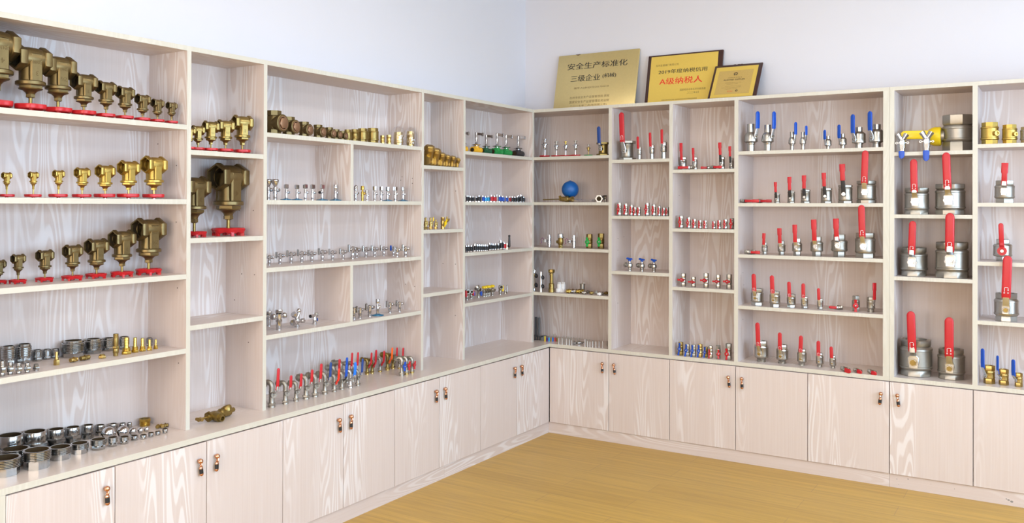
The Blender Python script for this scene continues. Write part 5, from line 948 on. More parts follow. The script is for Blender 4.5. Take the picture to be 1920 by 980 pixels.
spring_check(thing('spring_check_valve', 'brass spring check valve inside the right clear bag', 'valve', (-0.055, -1.3632, 1.977), (0, 0, 1.5708), "check valves on the third bay's top shelf"), 0.0913, 0.0488, 'brass', 8)
clear_bag(thing('plastic_bag', 'narrow clear plastic bag round the right bagged brass valve', 'bag', (-0.055, -1.3632, 1.977), (0, 0, 1.5708), "check valves on the third bay's top shelf"), 0.1187, 0.0678)
# left wall, third bay, second shelf
angle_valve(thing('angle_valve', 'flangeless chrome angle valve with flared faceted handle, leftmost on second shelf, third left-wall bay', 'valve', (-0.1, -2.4338, 1.651), (0, 0, 1.5708), "chrome angle valves on the third bay's second shelf"), 0.1037, 'crystal', 0)
angle_valve(thing('angle_valve', 'flangeless chrome angle valve with flared faceted handle, second from left, second shelf, third left-wall bay', 'valve', (-0.07, -2.4172, 1.651), (0, 0, 1.5708), "chrome angle valves on the third bay's second shelf"), 0.1037, 'crystal', 0)
angle_valve(thing('angle_valve', 'blue-flanged chrome angle valve with square handle, leftmost on second shelf, third left-wall bay', 'valve', (-0.09, -2.3234, 1.651), (0, 0, 1.5708), "chrome angle valves on the third bay's second shelf"), 0.0821, 'block', 1)
angle_valve(thing('angle_valve', 'blue-flanged chrome angle valve with square handle, second from left, second shelf, third left-wall bay', 'valve', (-0.09, -2.2494, 1.651), (0, 0, 1.5708), "chrome angle valves on the third bay's second shelf"), 0.081, 'block', 1)
angle_valve(thing('angle_valve', 'flangeless chrome angle valve with square handle, leftmost on second shelf, third left-wall bay', 'valve', (-0.06, -2.2201, 1.651), (0, 0, 1.5708), "chrome angle valves on the third bay's second shelf"), 0.0841, 'block', 0)
angle_valve(thing('angle_valve', 'flangeless chrome angle valve with square handle, second from left, second shelf, third left-wall bay', 'valve', (-0.06, -2.1685, 1.651), (0, 0, 1.5708), "chrome angle valves on the third bay's second shelf"), 0.0839, 'block', 0)
angle_valve(thing('angle_valve', 'blue-flanged chrome angle valve with square handle, third from left, second shelf, third left-wall bay', 'valve', (-0.09, -2.0672, 1.651), (0, 0, 1.5708), "chrome angle valves on the third bay's second shelf"), 0.0864, 'block', 1, out=-1, outlet_end='black_plastic')
angle_valve(thing('angle_valve', 'blue-flanged chrome angle valve with round handle, second shelf, third left-wall bay', 'valve', (-0.09, -1.9656, 1.651), (0, 0, 1.5708), "chrome angle valves on the third bay's second shelf"), 0.0872, 'round', 1)
angle_valve(thing('angle_valve', 'flangeless chrome angle valve with rounded finger handle, second shelf, third left-wall bay', 'valve', (-0.07, -1.8274, 1.651), (0, 0, 1.5708), "chrome angle valves on the third bay's second shelf"), 0.087, 'curved', 0)
angle_valve(thing('angle_valve', 'flangeless chrome angle valve with square handle, third from left, second shelf, third left-wall bay', 'valve', (-0.05, -1.756, 1.651), (0, 0, 1.5708), "chrome angle valves on the third bay's second shelf"), 0.0627, 'block', 0)
angle_valve(thing('angle_valve', 'flangeless chrome angle valve with ribbed handle, leftmost on second shelf, third left-wall bay', 'valve', (-0.07, -1.6673, 1.651), (0, 0, 1.5708), "chrome angle valves on the third bay's second shelf"), 0.0843, 'ribbed', 0)
angle_valve(thing('angle_valve', 'flangeless chrome angle valve with ribbed handle, second from left, second shelf, third left-wall bay', 'valve', (-0.07, -1.6116, 1.651), (0, 0, 1.5708), "chrome angle valves on the third bay's second shelf"), 0.0839, 'ribbed', 0)
angle_valve(thing('angle_valve', 'blue-flanged chrome angle valve with ribbed handle, second shelf, third left-wall bay', 'valve', (-0.09, -1.531, 1.651), (0, 0, 1.5708), "chrome angle valves on the third bay's second shelf"), 0.0841, 'ribbed', 1)
angle_valve(thing('angle_valve', 'flangeless chrome angle valve with square handle, rightmost on second shelf, third left-wall bay', 'valve', (-0.06, -1.4971, 1.651), (0, 0, 1.5708), "chrome angle valves on the third bay's second shelf"), 0.0861, 'block', 0)
angle_valve(thing('angle_valve', 'blue-flanged chrome angle valve with square handle, rightmost on second shelf, third left-wall bay', 'valve', (-0.09, -1.388, 1.651), (0, 0, 1.5708), "chrome angle valves on the third bay's second shelf"), 0.087, 'block', 1)
angle_valve(thing('angle_valve', "brass angle valve among chrome ones, second shelf, left wall's third bay", 'valve', (-0.06, -1.782, 1.651), (0, 0, 1.5708), "chrome angle valves on the third bay's second shelf"), 0.0834, 'round', 0, 'gold_brass', outlet_end='gold_brass')
# left wall, third bay, third shelf
cross_valve(thing('cross_valve', 'upright chrome tube valve with tab handle, leftmost on third shelf, third left-wall bay', 'valve', (-0.1531, -2.3771, 1.323), (0, 0, 1.5708), "chrome tube valves on the third bay's third shelf"), 0.0586)
cross_valve(thing('cross_valve', 'upright chrome tube valve with tab handle, second from left, third shelf, third left-wall bay', 'valve', (-0.1725, -2.2869, 1.323), (0, 0, 1.5708), "chrome tube valves on the third bay's third shelf"), 0.0633)
cross_valve(thing('cross_valve', 'upright chrome tube valve with tab handle, third from left, third shelf, third left-wall bay', 'valve', (-0.1784, -2.2041, 1.323), (0, 0, 1.5708), "chrome tube valves on the third bay's third shelf"), 0.068, ball=0)
cross_valve(thing('cross_valve', 'upright chrome tube valve with tab handle, fourth from left, third shelf, third left-wall bay', 'valve', (-0.1798, -2.1261, 1.323), (0, 0, 1.5708), "chrome tube valves on the third bay's third shelf"), 0.0693)
cross_valve(thing('cross_valve', 'upright chrome tube valve with tab handle, fifth from left, third shelf, third left-wall bay', 'valve', (-0.1777, -2.0543, 1.323), (0, 0, 1.5708), "chrome tube valves on the third bay's third shelf"), 0.0636)
cross_valve(thing('cross_valve', 'upright chrome tube valve with tab handle, sixth from left, third shelf, third left-wall bay', 'valve', (-0.176, -1.9753, 1.323), (0, 0, 1.5708), "chrome tube valves on the third bay's third shelf"), 0.0706, ball=0)
cross_valve(thing('cross_valve', 'upright chrome tube valve with tab handle, seventh from left, third shelf, third left-wall bay', 'valve', (-0.1799, -1.8923, 1.323), (0, 0, 1.5708), "chrome tube valves on the third bay's third shelf"), 0.0628)
cross_valve(thing('cross_valve', 'upright chrome tube valve with tab handle, eighth from left, third shelf, third left-wall bay', 'valve', (-0.1655, -1.8236, 1.323), (0, 0, 1.5708), "chrome tube valves on the third bay's third shelf"), 0.0635)
cross_valve(thing('cross_valve', 'upright chrome tube valve with tab handle, ninth from left, third shelf, third left-wall bay', 'valve', (-0.1651, -1.7453, 1.323), (0, 0, 1.5708), "chrome tube valves on the third bay's third shelf"), 0.0816, ball=0)
cross_valve(thing('cross_valve', 'upright chrome tube valve with tab handle, tenth from left, third shelf, third left-wall bay', 'valve', (-0.2222, -1.6481, 1.323), (0, 0, 1.5708), "chrome tube valves on the third bay's third shelf"), 0.0661)
cross_valve(thing('cross_valve', 'upright chrome tube valve with tab handle, eleventh from left, third shelf, third left-wall bay', 'valve', (-0.2132, -1.5775, 1.323), (0, 0, 1.5708), "chrome tube valves on the third bay's third shelf"), 0.0681)
cross_valve(thing('cross_valve', 'upright chrome tube valve with tab handle, twelfth from left, third shelf, third left-wall bay', 'valve', (-0.2071, -1.5075, 1.323), (0, 0, 1.5708), "chrome tube valves on the third bay's third shelf"), 0.0673, ball=0)
cross_valve(thing('cross_valve', 'upright chrome tube valve with tab handle, thirteenth from left, third shelf, third left-wall bay', 'valve', (-0.1982, -1.4341, 1.323), (0, 0, 1.5708), "chrome tube valves on the third bay's third shelf"), 0.0664)
cross_valve(thing('cross_valve', "chrome valve with blue tab handle, third shelf, left wall's third bay", 'valve', (-0.1803, -1.3668, 1.323), (0, 0, 1.5708), "chrome tube valves on the third bay's third shelf"), 0.0629, tab='blue_plastic', ball=0)
cross_valve(thing('cross_valve', 'upright chrome tube valve with tab handle, fourteenth from left, third shelf, third left-wall bay', 'valve', (-0.0776, -1.4567, 1.323), (0, 0, 1.5708), "chrome tube valves on the third bay's third shelf"), 0.0625, ball=0)
cross_valve(thing('cross_valve', 'upright chrome tube valve with tab handle, rightmost on third shelf, third left-wall bay', 'valve', (-0.0572, -1.4028, 1.323), (0, 0, 1.5708), "chrome tube valves on the third bay's third shelf"), 0.0722)
# left wall, third bay, fourth shelf
three_way(thing('diverter_valve', "chrome tap knob cut off by the upright, fourth shelf, left wall's third bay", 'valve', (-0.247, -2.2911, 0.998), (0, 0, 1.5708), "chrome mixing taps on the third bay's fourth shelf"), 0.0774)
three_way(thing('diverter_valve', "chrome three-way valve with round knobs, tallest, left wall's fourth shelf", 'valve', (-0.0963, -2.3642, 0.998), (0, 0, 1.5708), "chrome mixing taps on the third bay's fourth shelf"), 0.1027)
branch_valve(thing('diverter_valve', "chrome branch valve with two raised arms, left wall's fourth shelf", 'valve', (-0.0978, -2.2374, 0.998), (0, 0, 1.5708), "chrome mixing taps on the third bay's fourth shelf"), 0.0956)
spout_valve(thing('diverter_valve', 'small chrome valve with dark spout to the left and blue tab', 'valve', (-0.0979, -2.1109, 0.998), (0, 0, 1.5708), "chrome mixing taps on the third bay's fourth shelf"), 0.0566)
cross_valve(thing('cross_valve', 'upright chrome tube valve with side outlet, leftmost on fourth shelf, third left-wall bay', 'valve', (-0.0684, -1.8394, 0.998), (0, 0, 1.5708), "chrome mixing taps on the third bay's fourth shelf"), 0.0777, ball=0)
cross_valve(thing('cross_valve', 'upright chrome tube valve with side outlet, second from left, fourth shelf, third left-wall bay', 'valve', (-0.0602, -1.7983, 0.998), (0, 0, 1.5708), "chrome mixing taps on the third bay's fourth shelf"), 0.0711, ball=0)
cross_valve(thing('cross_valve', 'upright chrome tube valve with side outlet, third from left, fourth shelf, third left-wall bay', 'valve', (-0.0703, -1.7066, 0.998), (0, 0, 1.5708), "chrome mixing taps on the third bay's fourth shelf"), 0.076, ball=0)
angle_valve(thing('angle_valve', "chrome angle valve on blue flange, fourth shelf, left wall's third bay", 'valve', (-0.0633, -1.6461, 0.998), (0, 0, 1.5708), "chrome mixing taps on the third bay's fourth shelf"), 0.0952, 'round', 1)
cross_valve(thing('cross_valve', 'upright chrome tube valve with side outlet, fourth from left, fourth shelf, third left-wall bay', 'valve', (-0.0864, -1.51, 0.998), (0, 0, 1.5708), "chrome mixing taps on the third bay's fourth shelf"), 0.0725, ball=0)
cross_valve(thing('cross_valve', 'upright chrome tube valve with side outlet, rightmost on fourth shelf, third left-wall bay', 'valve', (-0.0725, -1.4389, 0.998), (0, 0, 1.5708), "chrome mixing taps on the third bay's fourth shelf"), 0.0701, ball=0)
# left wall, third bay, worktop
bib_tap(thing('bib_tap', 'nickel bib tap with red lever, leftmost on worktop, third left-wall bay', 'tap', (-0.0263, -2.4742, 0.64), (0, 0, 1.5708), 'lever bib taps on the left worktop'), 0.1353, 0.1963, 'satin_nickel', 'red_plastic', 'round', None, None, 0.0157, knob=(.3, 0.46))
bib_tap(thing('bib_tap', 'nickel bib tap with red lever, second from left, worktop, third left-wall bay', 'tap', (-0.0226, -2.3875, 0.64), (0, 0, 1.5708), 'lever bib taps on the left worktop'), 0.118, 0.147, 'satin_nickel', 'red_plastic', 'round', None, None, 0.0146, knob=(.3, 0.46))
bib_tap(thing('bib_tap', 'nickel bib tap with red lever, third from left, worktop, third left-wall bay', 'tap', (-0.023, -2.3145, 0.64), (0, 0, 1.5708), 'lever bib taps on the left worktop'), 0.1041, 0.144, 'satin_nickel', 'red_plastic', 'round', None, None, 0.0148, knob=(.3, 0.46))
bib_tap(thing('bib_tap', 'nickel bib tap with red lever, fourth from left, worktop, third left-wall bay', 'tap', (-0.0183, -2.2505, 0.64), (0, 0, 1.5708), 'lever bib taps on the left worktop'), 0.1255, 0.1554, 'satin_nickel', 'red_plastic', 'round', None, None, 0.015, knob=(.3, 0.46))
bib_tap(thing('bib_tap', 'nickel bib tap with red lever, rightmost on worktop, third left-wall bay', 'tap', (-0.0187, -2.1858, 0.64), (0, 0, 1.5708), 'lever bib taps on the left worktop'), 0.124, 0.1751, 'satin_nickel', 'red_plastic', 'round', None, None, 0.0152, knob=(.3, 0.46))
bib_tap(thing('bib_tap', 'nickel bib tap with dark blue lever, right of five red-levered taps', 'tap', (-0.0206, -2.113, 0.64), (0, 0, 1.5708), 'lever bib taps on the left worktop'), 0.119, 0.1708, 'satin_nickel', 'navy_plastic', 'round', None, None, 0.014, knob=(.3, 0.46))
bib_tap(thing('bib_tap', 'nickel bib tap with full vermilion lever in the front row', 'tap', (-0.0192, -2.0437, 0.64), (0, 0, 1.5708), 'lever bib taps on the left worktop'), 0.0969, 0.1279, 'satin_nickel', 'orange_red_plastic', 'full', None, None, 0.013, knob=(.3, 0.46))
bib_tap(thing('bib_tap', 'nickel bib tap with blue sleeve on a black lever arm', 'tap', (-0.0251, -1.98, 0.64), (0, 0, 1.5708), 'lever bib taps on the left worktop'), 0.1, 0.1392, 'satin_nickel', 'blue_plastic', 'round', 'black', None, 0.0157, knob=(.3, 0.46))
bib_tap(thing('bib_tap', 'chrome bib tap with bright blue lever in the front row', 'tap', (-0.0199, -1.9182, 0.64), (0, 0, 1.5708), 'lever bib taps on the left worktop'), 0.1001, 0.1421, 'zinc', 'bright_blue_plastic', 'round', None, None, 0.0174, knob=(.3, 0.46))
bib_tap(thing('bib_tap', 'nickel bib tap with navy lever beside the brass-footed taps', 'tap', (-0.0213, -1.8567, 0.64), (0, 0, 1.5708), 'lever bib taps on the left worktop'), 0.0928, 0.1517, 'satin_nickel', 'navy_plastic', 'round', None, None, 0.0135, knob=(.3, 0.46))
bib_tap(thing('bib_tap', 'red-levered bib tap in back row, leftmost on worktop, third left-wall bay', 'tap', (-0.118, -1.9409, 0.64), (0, 0, 1.5708), 'lever bib taps on the left worktop'), 0.1173, 0.1539, 'satin_nickel', 'red_plastic', 'round', None, None, 0.0146, knob=(.3, 0.46))
bib_tap(thing('bib_tap', 'nickel bib tap with blue lever in the back row', 'tap', (-0.1265, -1.8775, 0.64), (0, 0, 1.5708), 'lever bib taps on the left worktop'), 0.133, 0.1535, 'satin_nickel', 'blue_plastic', 'round', None, None, 0.0147, knob=(.3, 0.46))
bib_tap(thing('bib_tap', 'red-levered bib tap in back row, second from left, worktop, third left-wall bay', 'tap', (-0.1331, -1.8254, 0.64), (0, 0, 1.5708), 'lever bib taps on the left worktop'), 0.1176, 0.1704, 'satin_nickel', 'red_plastic', 'round', None, None, 0.0137, knob=(.3, 0.46))
bib_tap(thing('bib_tap', 'red-levered bib tap in back row, rightmost on worktop, third left-wall bay', 'tap', (-0.1294, -1.7801, 0.64), (0, 0, 1.5708), 'lever bib taps on the left worktop'), 0.1136, 0.1668, 'satin_nickel', 'red_plastic', 'round', None, None, 0.0126, knob=(.3, 0.46))
bib_tap(thing('bib_tap', 'brass bib tap with red lever, leftmost on worktop, third left-wall bay', 'tap', (-0.1924, -1.5867, 0.64), (0, 0, 1.5708), 'lever bib taps on the left worktop'), 0.0993, 0.1319, 'bronze', 'red_plastic', 'full', None, 'brass', 0.0131, knob=(.3, 0.46))
bib_tap(thing('bib_tap', 'brass bib tap with red lever, second from left, worktop, third left-wall bay', 'tap', (-0.1893, -1.5471, 0.64), (0, 0, 1.5708), 'lever bib taps on the left worktop'), 0.0888, 0.1419, 'bronze', 'red_plastic', 'full', None, 'brass', 0.0138, knob=(.3, 0.46))
bib_tap(thing('bib_tap', 'slim nickel bib tap with brass foot and red lever', 'tap', (-0.1814, -1.4846, 0.64), (0, 0, 1.5708), 'lever bib taps on the left worktop'), 0.0907, 0.129, 'satin_nickel', 'red_plastic', 'full', None, 'brass', 0.0139, knob=(.3, 0.46))
bib_tap(thing('bib_tap', 'brass bib tap with orange lever', 'tap', (-0.1795, -1.4183, 0.64), (0, 0, 1.5708), 'lever bib taps on the left worktop'), 0.1071, 0.1397, 'bronze', 'orange_plastic', 'full', None, 'brass', 0.0134, knob=(.3, 0.46))
bib_tap(thing('bib_tap', 'brass bib tap with red lever, rightmost on worktop, third left-wall bay', 'tap', (-0.1831, -1.3642, 0.64), (0, 0, 1.5708), 'lever bib taps on the left worktop'), 0.0941, 0.1321, 'bronze', 'red_plastic', 'round', None, 'brass', 0.0136, knob=(.3, 0.46))
bib_tap(thing('bib_tap', 'nickel bib tap with red lever, last of the back row', 'tap', (-0.1504, -1.343, 0.64), (0, 0, 1.5708), 'lever bib taps on the left worktop'), 0.0837, 0.1306, 'satin_nickel', 'red_plastic', 'round', None, 'brass', 0.0129, knob=(.3, 0.46))
wing_tap(thing('bib_tap', 'nickel bib tap with blue butterfly handle', 'tap', (0.0019, -1.5077, 0.64), (0, 0, 1.5708), 'lever bib taps on the left worktop'), 0.1125, 'blue_plastic', None)
wing_tap(thing('bib_tap', 'brass-footed bib tap with red butterfly handle beside the blue one', 'tap', (0.0004, -1.4623, 0.64), (0, 0, 1.5708), 'lever bib taps on the left worktop'), 0.1069, 'red_plastic', 'brass')
wing_tap(thing('bib_tap', 'bib tap with red butterfly handle, nearest the upright', 'tap', (-0.0003, -1.4091, 0.64), (0, 0, 1.5708), 'lever bib taps on the left worktop'), 0.0982, 'red_plastic', 'brass')
# left wall, fourth bay, top shelf
y_strainer(thing('y_strainer', 'brass y strainer with hex cap, leftmost on top shelf, fourth left-wall bay', 'strainer', (-0.0495, -1.2051, 1.869), (0, 0, 1.8708), 'brass y strainers'), 0.1353)
y_strainer(thing('y_strainer', 'brass y strainer with hex cap, second from left, top shelf, fourth left-wall bay', 'strainer', (-0.0505, -1.1335, 1.869), (0, 0, 1.8708), 'brass y strainers'), 0.1189)
y_strainer(thing('y_strainer', 'brass y strainer with hex cap, third from left, top shelf, fourth left-wall bay', 'strainer', (-0.05, -1.0678, 1.869), (0, 0, 1.8708), 'brass y strainers'), 0.0931)
y_strainer(thing('y_strainer', 'brass y strainer with hex cap, fourth from left, top shelf, fourth left-wall bay', 'strainer', (-0.05, -1.0086, 1.869), (0, 0, 1.8708), 'brass y strainers'), 0.0822)
y_strainer(thing('y_strainer', 'brass y strainer with hex cap, fifth from left, top shelf, fourth left-wall bay', 'strainer', (-0.05, -0.9483, 1.869), (0, 0, 1.8708), 'brass y strainers'), 0.0782)
y_strainer(thing('y_strainer', 'brass y strainer with hex cap, rightmost on top shelf, fourth left-wall bay', 'strainer', (-0.05, -0.8898, 1.869), (0, 0, 1.8708), 'brass y strainers'), 0.0686)
# left wall, fourth bay, second shelf
gauge_cock(thing('gauge_cock', "plain small brass cock beside the upright, left wall's fourth bay", 'valve', (-0.0807, -1.1783, 1.479), (0, 0, 1.5708), 'small brass valves'), 0.0737)
gauge_cock_y(thing('gauge_cock', "small brass cock with yellow lever, second shelf, left wall's fourth bay", 'valve', (-0.071, -1.1397, 1.479), (0, 0, 1.5708), 'small brass valves'), 0.0734)
gauge_cock(thing('gauge_cock', 'small brass cock with dark body, before the yellow-handled pair', 'valve', (-0.0685, -1.0908, 1.479), (0, 0, 1.5708), 'small brass valves'), 0.0613)
gauge_cock_t(thing('gauge_cock', 'brass cock with yellow butterfly and slanting side arm', 'valve', (-0.0568, -1.0339, 1.479), (0, 0, 1.5708), 'small brass valves'), 0.0742)
# left wall, fifth bay, top shelf
pipe_stop_valve(thing('pipe_stop_valve', 'amber-yellow pipe stop valve half hidden by the upright', 'valve', (-0.075, -0.8015, 1.977), (0, 0, 1.5708), 'concealed pipe stop valves'), 0.1347, 'amber_plastic', 1, -0.05)
pipe_stop_valve(thing('pipe_stop_valve', 'amber-yellow pipe stop valve with chrome bar handle, fully seen', 'valve', (-0.075, -0.6345, 1.977), (0, 0, 1.5708), 'concealed pipe stop valves'), 0.1409, 'amber_plastic', 1, -0.05)
pipe_stop_valve(thing('pipe_stop_valve', 'dark green pipe stop valve with chrome bar handle', 'valve', (-0.075, -0.5152, 1.977), (0, 0, 1.5708), 'concealed pipe stop valves'), 0.1338, 'dark_green_plastic', 1, -0.05)
pipe_stop_valve(thing('pipe_stop_valve', 'left one of two green pipe stop valves with chrome stems', 'valve', (-0.075, -0.3796, 1.977), (0, 0, 1.5708), 'concealed pipe stop valves'), 0.1544, 'green_plastic', 1, 0.02)
pipe_stop_valve(thing('pipe_stop_valve', 'right one of two green pipe stop valves with chrome stems', 'valve', (-0.075, -0.2619, 1.977), (0, 0, 1.5708), 'concealed pipe stop valves'), 0.1515, 'green_plastic', 1, 0.02)
pipe_stop_valve(thing('pipe_stop_valve', 'black pipe stop valve with chrome stem and bar handle', 'valve', (-0.075, -0.0987, 1.977), (0, 0, 1.5708), 'concealed pipe stop valves'), 0.1553, 'black_plastic', 1, -0.12)
# left wall, fifth bay, second shelf
mini_valve(thing('mini_valve', 'tiny chrome valve with black handle, leftmost on second shelf, fifth left-wall bay', 'valve', (-0.035, -0.8008, 1.651), (0, 0, 1.5708), "tiny coloured valves on the fifth bay's second shelf"), 0.043, 'black_plastic')
mini_valve(thing('mini_valve', 'tiny chrome valve with black handle, second from left, second shelf, fifth left-wall bay', 'valve', (-0.06, -0.7458, 1.651), (0, 0, 1.5708), "tiny coloured valves on the fifth bay's second shelf"), 0.041, 'black_plastic')
mini_valve(thing('mini_valve', 'tiny chrome valve with black handle, third from left, second shelf, fifth left-wall bay', 'valve', (-0.035, -0.7627, 1.651), (0, 0, 1.5708), "tiny coloured valves on the fifth bay's second shelf"), 0.038, 'black_plastic')
mini_valve(thing('mini_valve', 'tiny chrome valve with black handle, fourth from left, second shelf, fifth left-wall bay', 'valve', (-0.06, -0.6975, 1.651), (0, 0, 1.5708), "tiny coloured valves on the fifth bay's second shelf"), 0.0387, 'black_plastic')
mini_valve(thing('mini_valve', 'tiny chrome valve with black handle, fifth from left, second shelf, fifth left-wall bay', 'valve', (-0.06, -0.6558, 1.651), (0, 0, 1.5708), "tiny coloured valves on the fifth bay's second shelf"), 0.0364, 'black_plastic')
mini_valve(thing('mini_valve', 'tiny chrome valve with black handle, sixth from left, second shelf, fifth left-wall bay', 'valve', (-0.035, -0.6606, 1.651), (0, 0, 1.5708), "tiny coloured valves on the fifth bay's second shelf"), 0.0446, 'black_plastic')
mini_valve(thing('mini_valve', 'tiny chrome valve with blue handle, leftmost on second shelf, fifth left-wall bay', 'valve', (-0.035, -0.6159, 1.651), (0, 0, 1.5708), "tiny coloured valves on the fifth bay's second shelf"), 0.0437, 'blue_plastic')
mini_valve(thing('mini_valve', 'tiny chrome valve with light blue handle, leftmost on second shelf, fifth left-wall bay', 'valve', (-0.06, -0.5483, 1.651), (0, 0, 1.5708), "tiny coloured valves on the fifth bay's second shelf"), 0.0389, 'cyan_plastic')
mini_valve(thing('mini_valve', 'tiny chrome valve with light blue handle, second from left, second shelf, fifth left-wall bay', 'valve', (-0.06, -0.5151, 1.651), (0, 0, 1.5708), "tiny coloured valves on the fifth bay's second shelf"), 0.0421, 'cyan_plastic')
mini_valve(thing('mini_valve', 'tiny chrome valve with red handle, leftmost on second shelf, fifth left-wall bay', 'valve', (-0.035, -0.5119, 1.651), (0, 0, 1.5708), "tiny coloured valves on the fifth bay's second shelf"), 0.0491, 'red_plastic')
mini_valve(thing('mini_valve', 'tiny chrome valve with red handle, second from left, second shelf, fifth left-wall bay', 'valve', (-0.035, -0.473, 1.651), (0, 0, 1.5708), "tiny coloured valves on the fifth bay's second shelf"), 0.0453, 'red_plastic')
mini_valve(thing('mini_valve', 'all-white tiny valve in the row of coloured ones', 'valve', (-0.06, -0.4031, 1.651), (0, 0, 1.5708), "tiny coloured valves on the fifth bay's second shelf"), 0.052, 'white_plastic')
mini_valve(thing('mini_valve', 'tiny chrome valve with blue handle, second from left, second shelf, fifth left-wall bay', 'valve', (-0.035, -0.41, 1.651), (0, 0, 1.5708), "tiny coloured valves on the fifth bay's second shelf"), 0.0489, 'blue_plastic')
mini_valve(thing('mini_valve', 'tiny chrome valve with blue handle, third from left, second shelf, fifth left-wall bay', 'valve', (-0.035, -0.37, 1.651), (0, 0, 1.5708), "tiny coloured valves on the fifth bay's second shelf"), 0.0436, 'blue_plastic')
mini_valve(thing('mini_valve', 'tiny chrome valve with blue handle, rightmost on second shelf, fifth left-wall bay', 'valve', (-0.06, -0.282, 1.651), (0, 0, 1.5708), "tiny coloured valves on the fifth bay's second shelf"), 0.0417, 'blue_plastic')
mini_valve(thing('mini_valve', 'tiny chrome valve with red handle, rightmost on second shelf, fifth left-wall bay', 'valve', (-0.06, -0.2351, 1.651), (0, 0, 1.5708), "tiny coloured valves on the fifth bay's second shelf"), 0.0422, 'red_plastic')
mini_valve(thing('mini_valve', 'tiny chrome valve with black handle, seventh from left, second shelf, fifth left-wall bay', 'valve', (-0.035, -0.2419, 1.651), (0, 0, 1.5708), "tiny coloured valves on the fifth bay's second shelf"), 0.0421, 'black_plastic')
mini_valve(thing('mini_valve', 'tiny chrome valve with black handle, eighth from left, second shelf, fifth left-wall bay', 'valve', (-0.06, -0.168, 1.651), (0, 0, 1.5708), "tiny coloured valves on the fifth bay's second shelf"), 0.0414, 'black_plastic')
mini_valve(thing('mini_valve', 'tiny chrome valve with black handle, ninth from left, second shelf, fifth left-wall bay', 'valve', (-0.0599, -0.1342, 1.651), (0, 0, 1.5708), "tiny coloured valves on the fifth bay's second shelf"), 0.0463, 'black_plastic')
mini_valve(thing('mini_valve', 'tiny chrome valve with black handle, tenth from left, second shelf, fifth left-wall bay', 'valve', (-0.0601, -0.1138, 1.651), (0, 0, 1.5708), "tiny coloured valves on the fifth bay's second shelf"), 0.054, 'black_plastic')
mini_valve(thing('mini_valve', 'tiny chrome valve with black handle, eleventh from left, second shelf, fifth left-wall bay', 'valve', (-0.035, -0.1263, 1.651), (0, 0, 1.5708), "tiny coloured valves on the fifth bay's second shelf"), 0.0552, 'black_plastic')
mini_valve(thing('mini_valve', 'tiny chrome valve with black handle, rightmost on second shelf, fifth left-wall bay', 'valve', (-0.035, -0.0917, 1.651), (0, 0, 1.5708), "tiny coloured valves on the fifth bay's second shelf"), 0.0407, 'black_plastic')
# left wall, fifth bay, third shelf
mini_valve(thing('mini_valve', 'tiny chrome valve with black handle, leftmost on third shelf, fifth left-wall bay', 'valve', (-0.0446, -0.792, 1.323), (0, 0, 1.5708), "tiny black valves on the fifth bay's third shelf"), 0.0455, 'black_plastic')
mini_valve(thing('mini_valve', 'tiny chrome valve with black handle, second from left, third shelf, fifth left-wall bay', 'valve', (-0.0425, -0.7696, 1.323), (0, 0, 1.5708), "tiny black valves on the fifth bay's third shelf"), 0.0457, 'black_plastic')
mini_valve(thing('mini_valve', 'tiny chrome valve with black handle, third from left, third shelf, fifth left-wall bay', 'valve', (-0.0382, -0.7455, 1.323), (0, 0, 1.5708), "tiny black valves on the fifth bay's third shelf"), 0.044, 'black_plastic')
mini_valve(thing('mini_valve', 'tiny chrome valve with black handle, fourth from left, third shelf, fifth left-wall bay', 'valve', (-0.0385, -0.7031, 1.323), (0, 0, 1.5708), "tiny black valves on the fifth bay's third shelf"), 0.0535, 'black_plastic', tall=1)
mini_valve(thing('mini_valve', 'tiny chrome valve with black handle, fifth from left, third shelf, fifth left-wall bay', 'valve', (-0.033, -0.6819, 1.323), (0, 0, 1.5708), "tiny black valves on the fifth bay's third shelf"), 0.05, 'black_plastic', tall=1)
mini_valve(thing('mini_valve', 'tiny chrome valve with black handle, sixth from left, third shelf, fifth left-wall bay', 'valve', (-0.0284, -0.6624, 1.323), (0, 0, 1.5708), "tiny black valves on the fifth bay's third shelf"), 0.0492, 'black_plastic', tall=1)
mini_valve(thing('mini_valve', 'tiny chrome valve with black handle, seventh from left, third shelf, fifth left-wall bay', 'valve', (-0.0257, -0.6433, 1.323), (0, 0, 1.5708), "tiny black valves on the fifth bay's third shelf"), 0.0469, 'black_plastic', tall=1)
mini_valve(thing('mini_valve', 'tiny chrome valve with black handle, eighth from left, third shelf, fifth left-wall bay', 'valve', (-0.0249, -0.6247, 1.323), (0, 0, 1.5708), "tiny black valves on the fifth bay's third shelf"), 0.0457, 'black_plastic', tall=1)
mini_valve(thing('mini_valve', 'tiny chrome valve with black handle, ninth from left, third shelf, fifth left-wall bay', 'valve', (-0.0214, -0.6066, 1.323), (0, 0, 1.5708), "tiny black valves on the fifth bay's third shelf"), 0.0453, 'black_plastic', tall=1)
mini_valve(thing('mini_valve', 'tiny chrome valve with black handle, tenth from left, third shelf, fifth left-wall bay', 'valve', (-0.0176, -0.5888, 1.323), (0, 0, 1.5708), "tiny black valves on the fifth bay's third shelf"), 0.0436, 'black_plastic', tall=1)
mini_valve(thing('mini_valve', 'tiny chrome valve with black handle, eleventh from left, third shelf, fifth left-wall bay', 'valve', (-0.0366, -0.5261, 1.323), (0, 0, 1.5708), "tiny black valves on the fifth bay's third shelf"), 0.052, 'black_plastic', tall=1)
mini_valve(thing('mini_valve', 'tiny chrome valve with black handle, twelfth from left, third shelf, fifth left-wall bay', 'valve', (-0.0451, -0.4891, 1.323), (0, 0, 1.5708), "tiny black valves on the fifth bay's third shelf"), 0.0476, 'black_plastic', tall=1)
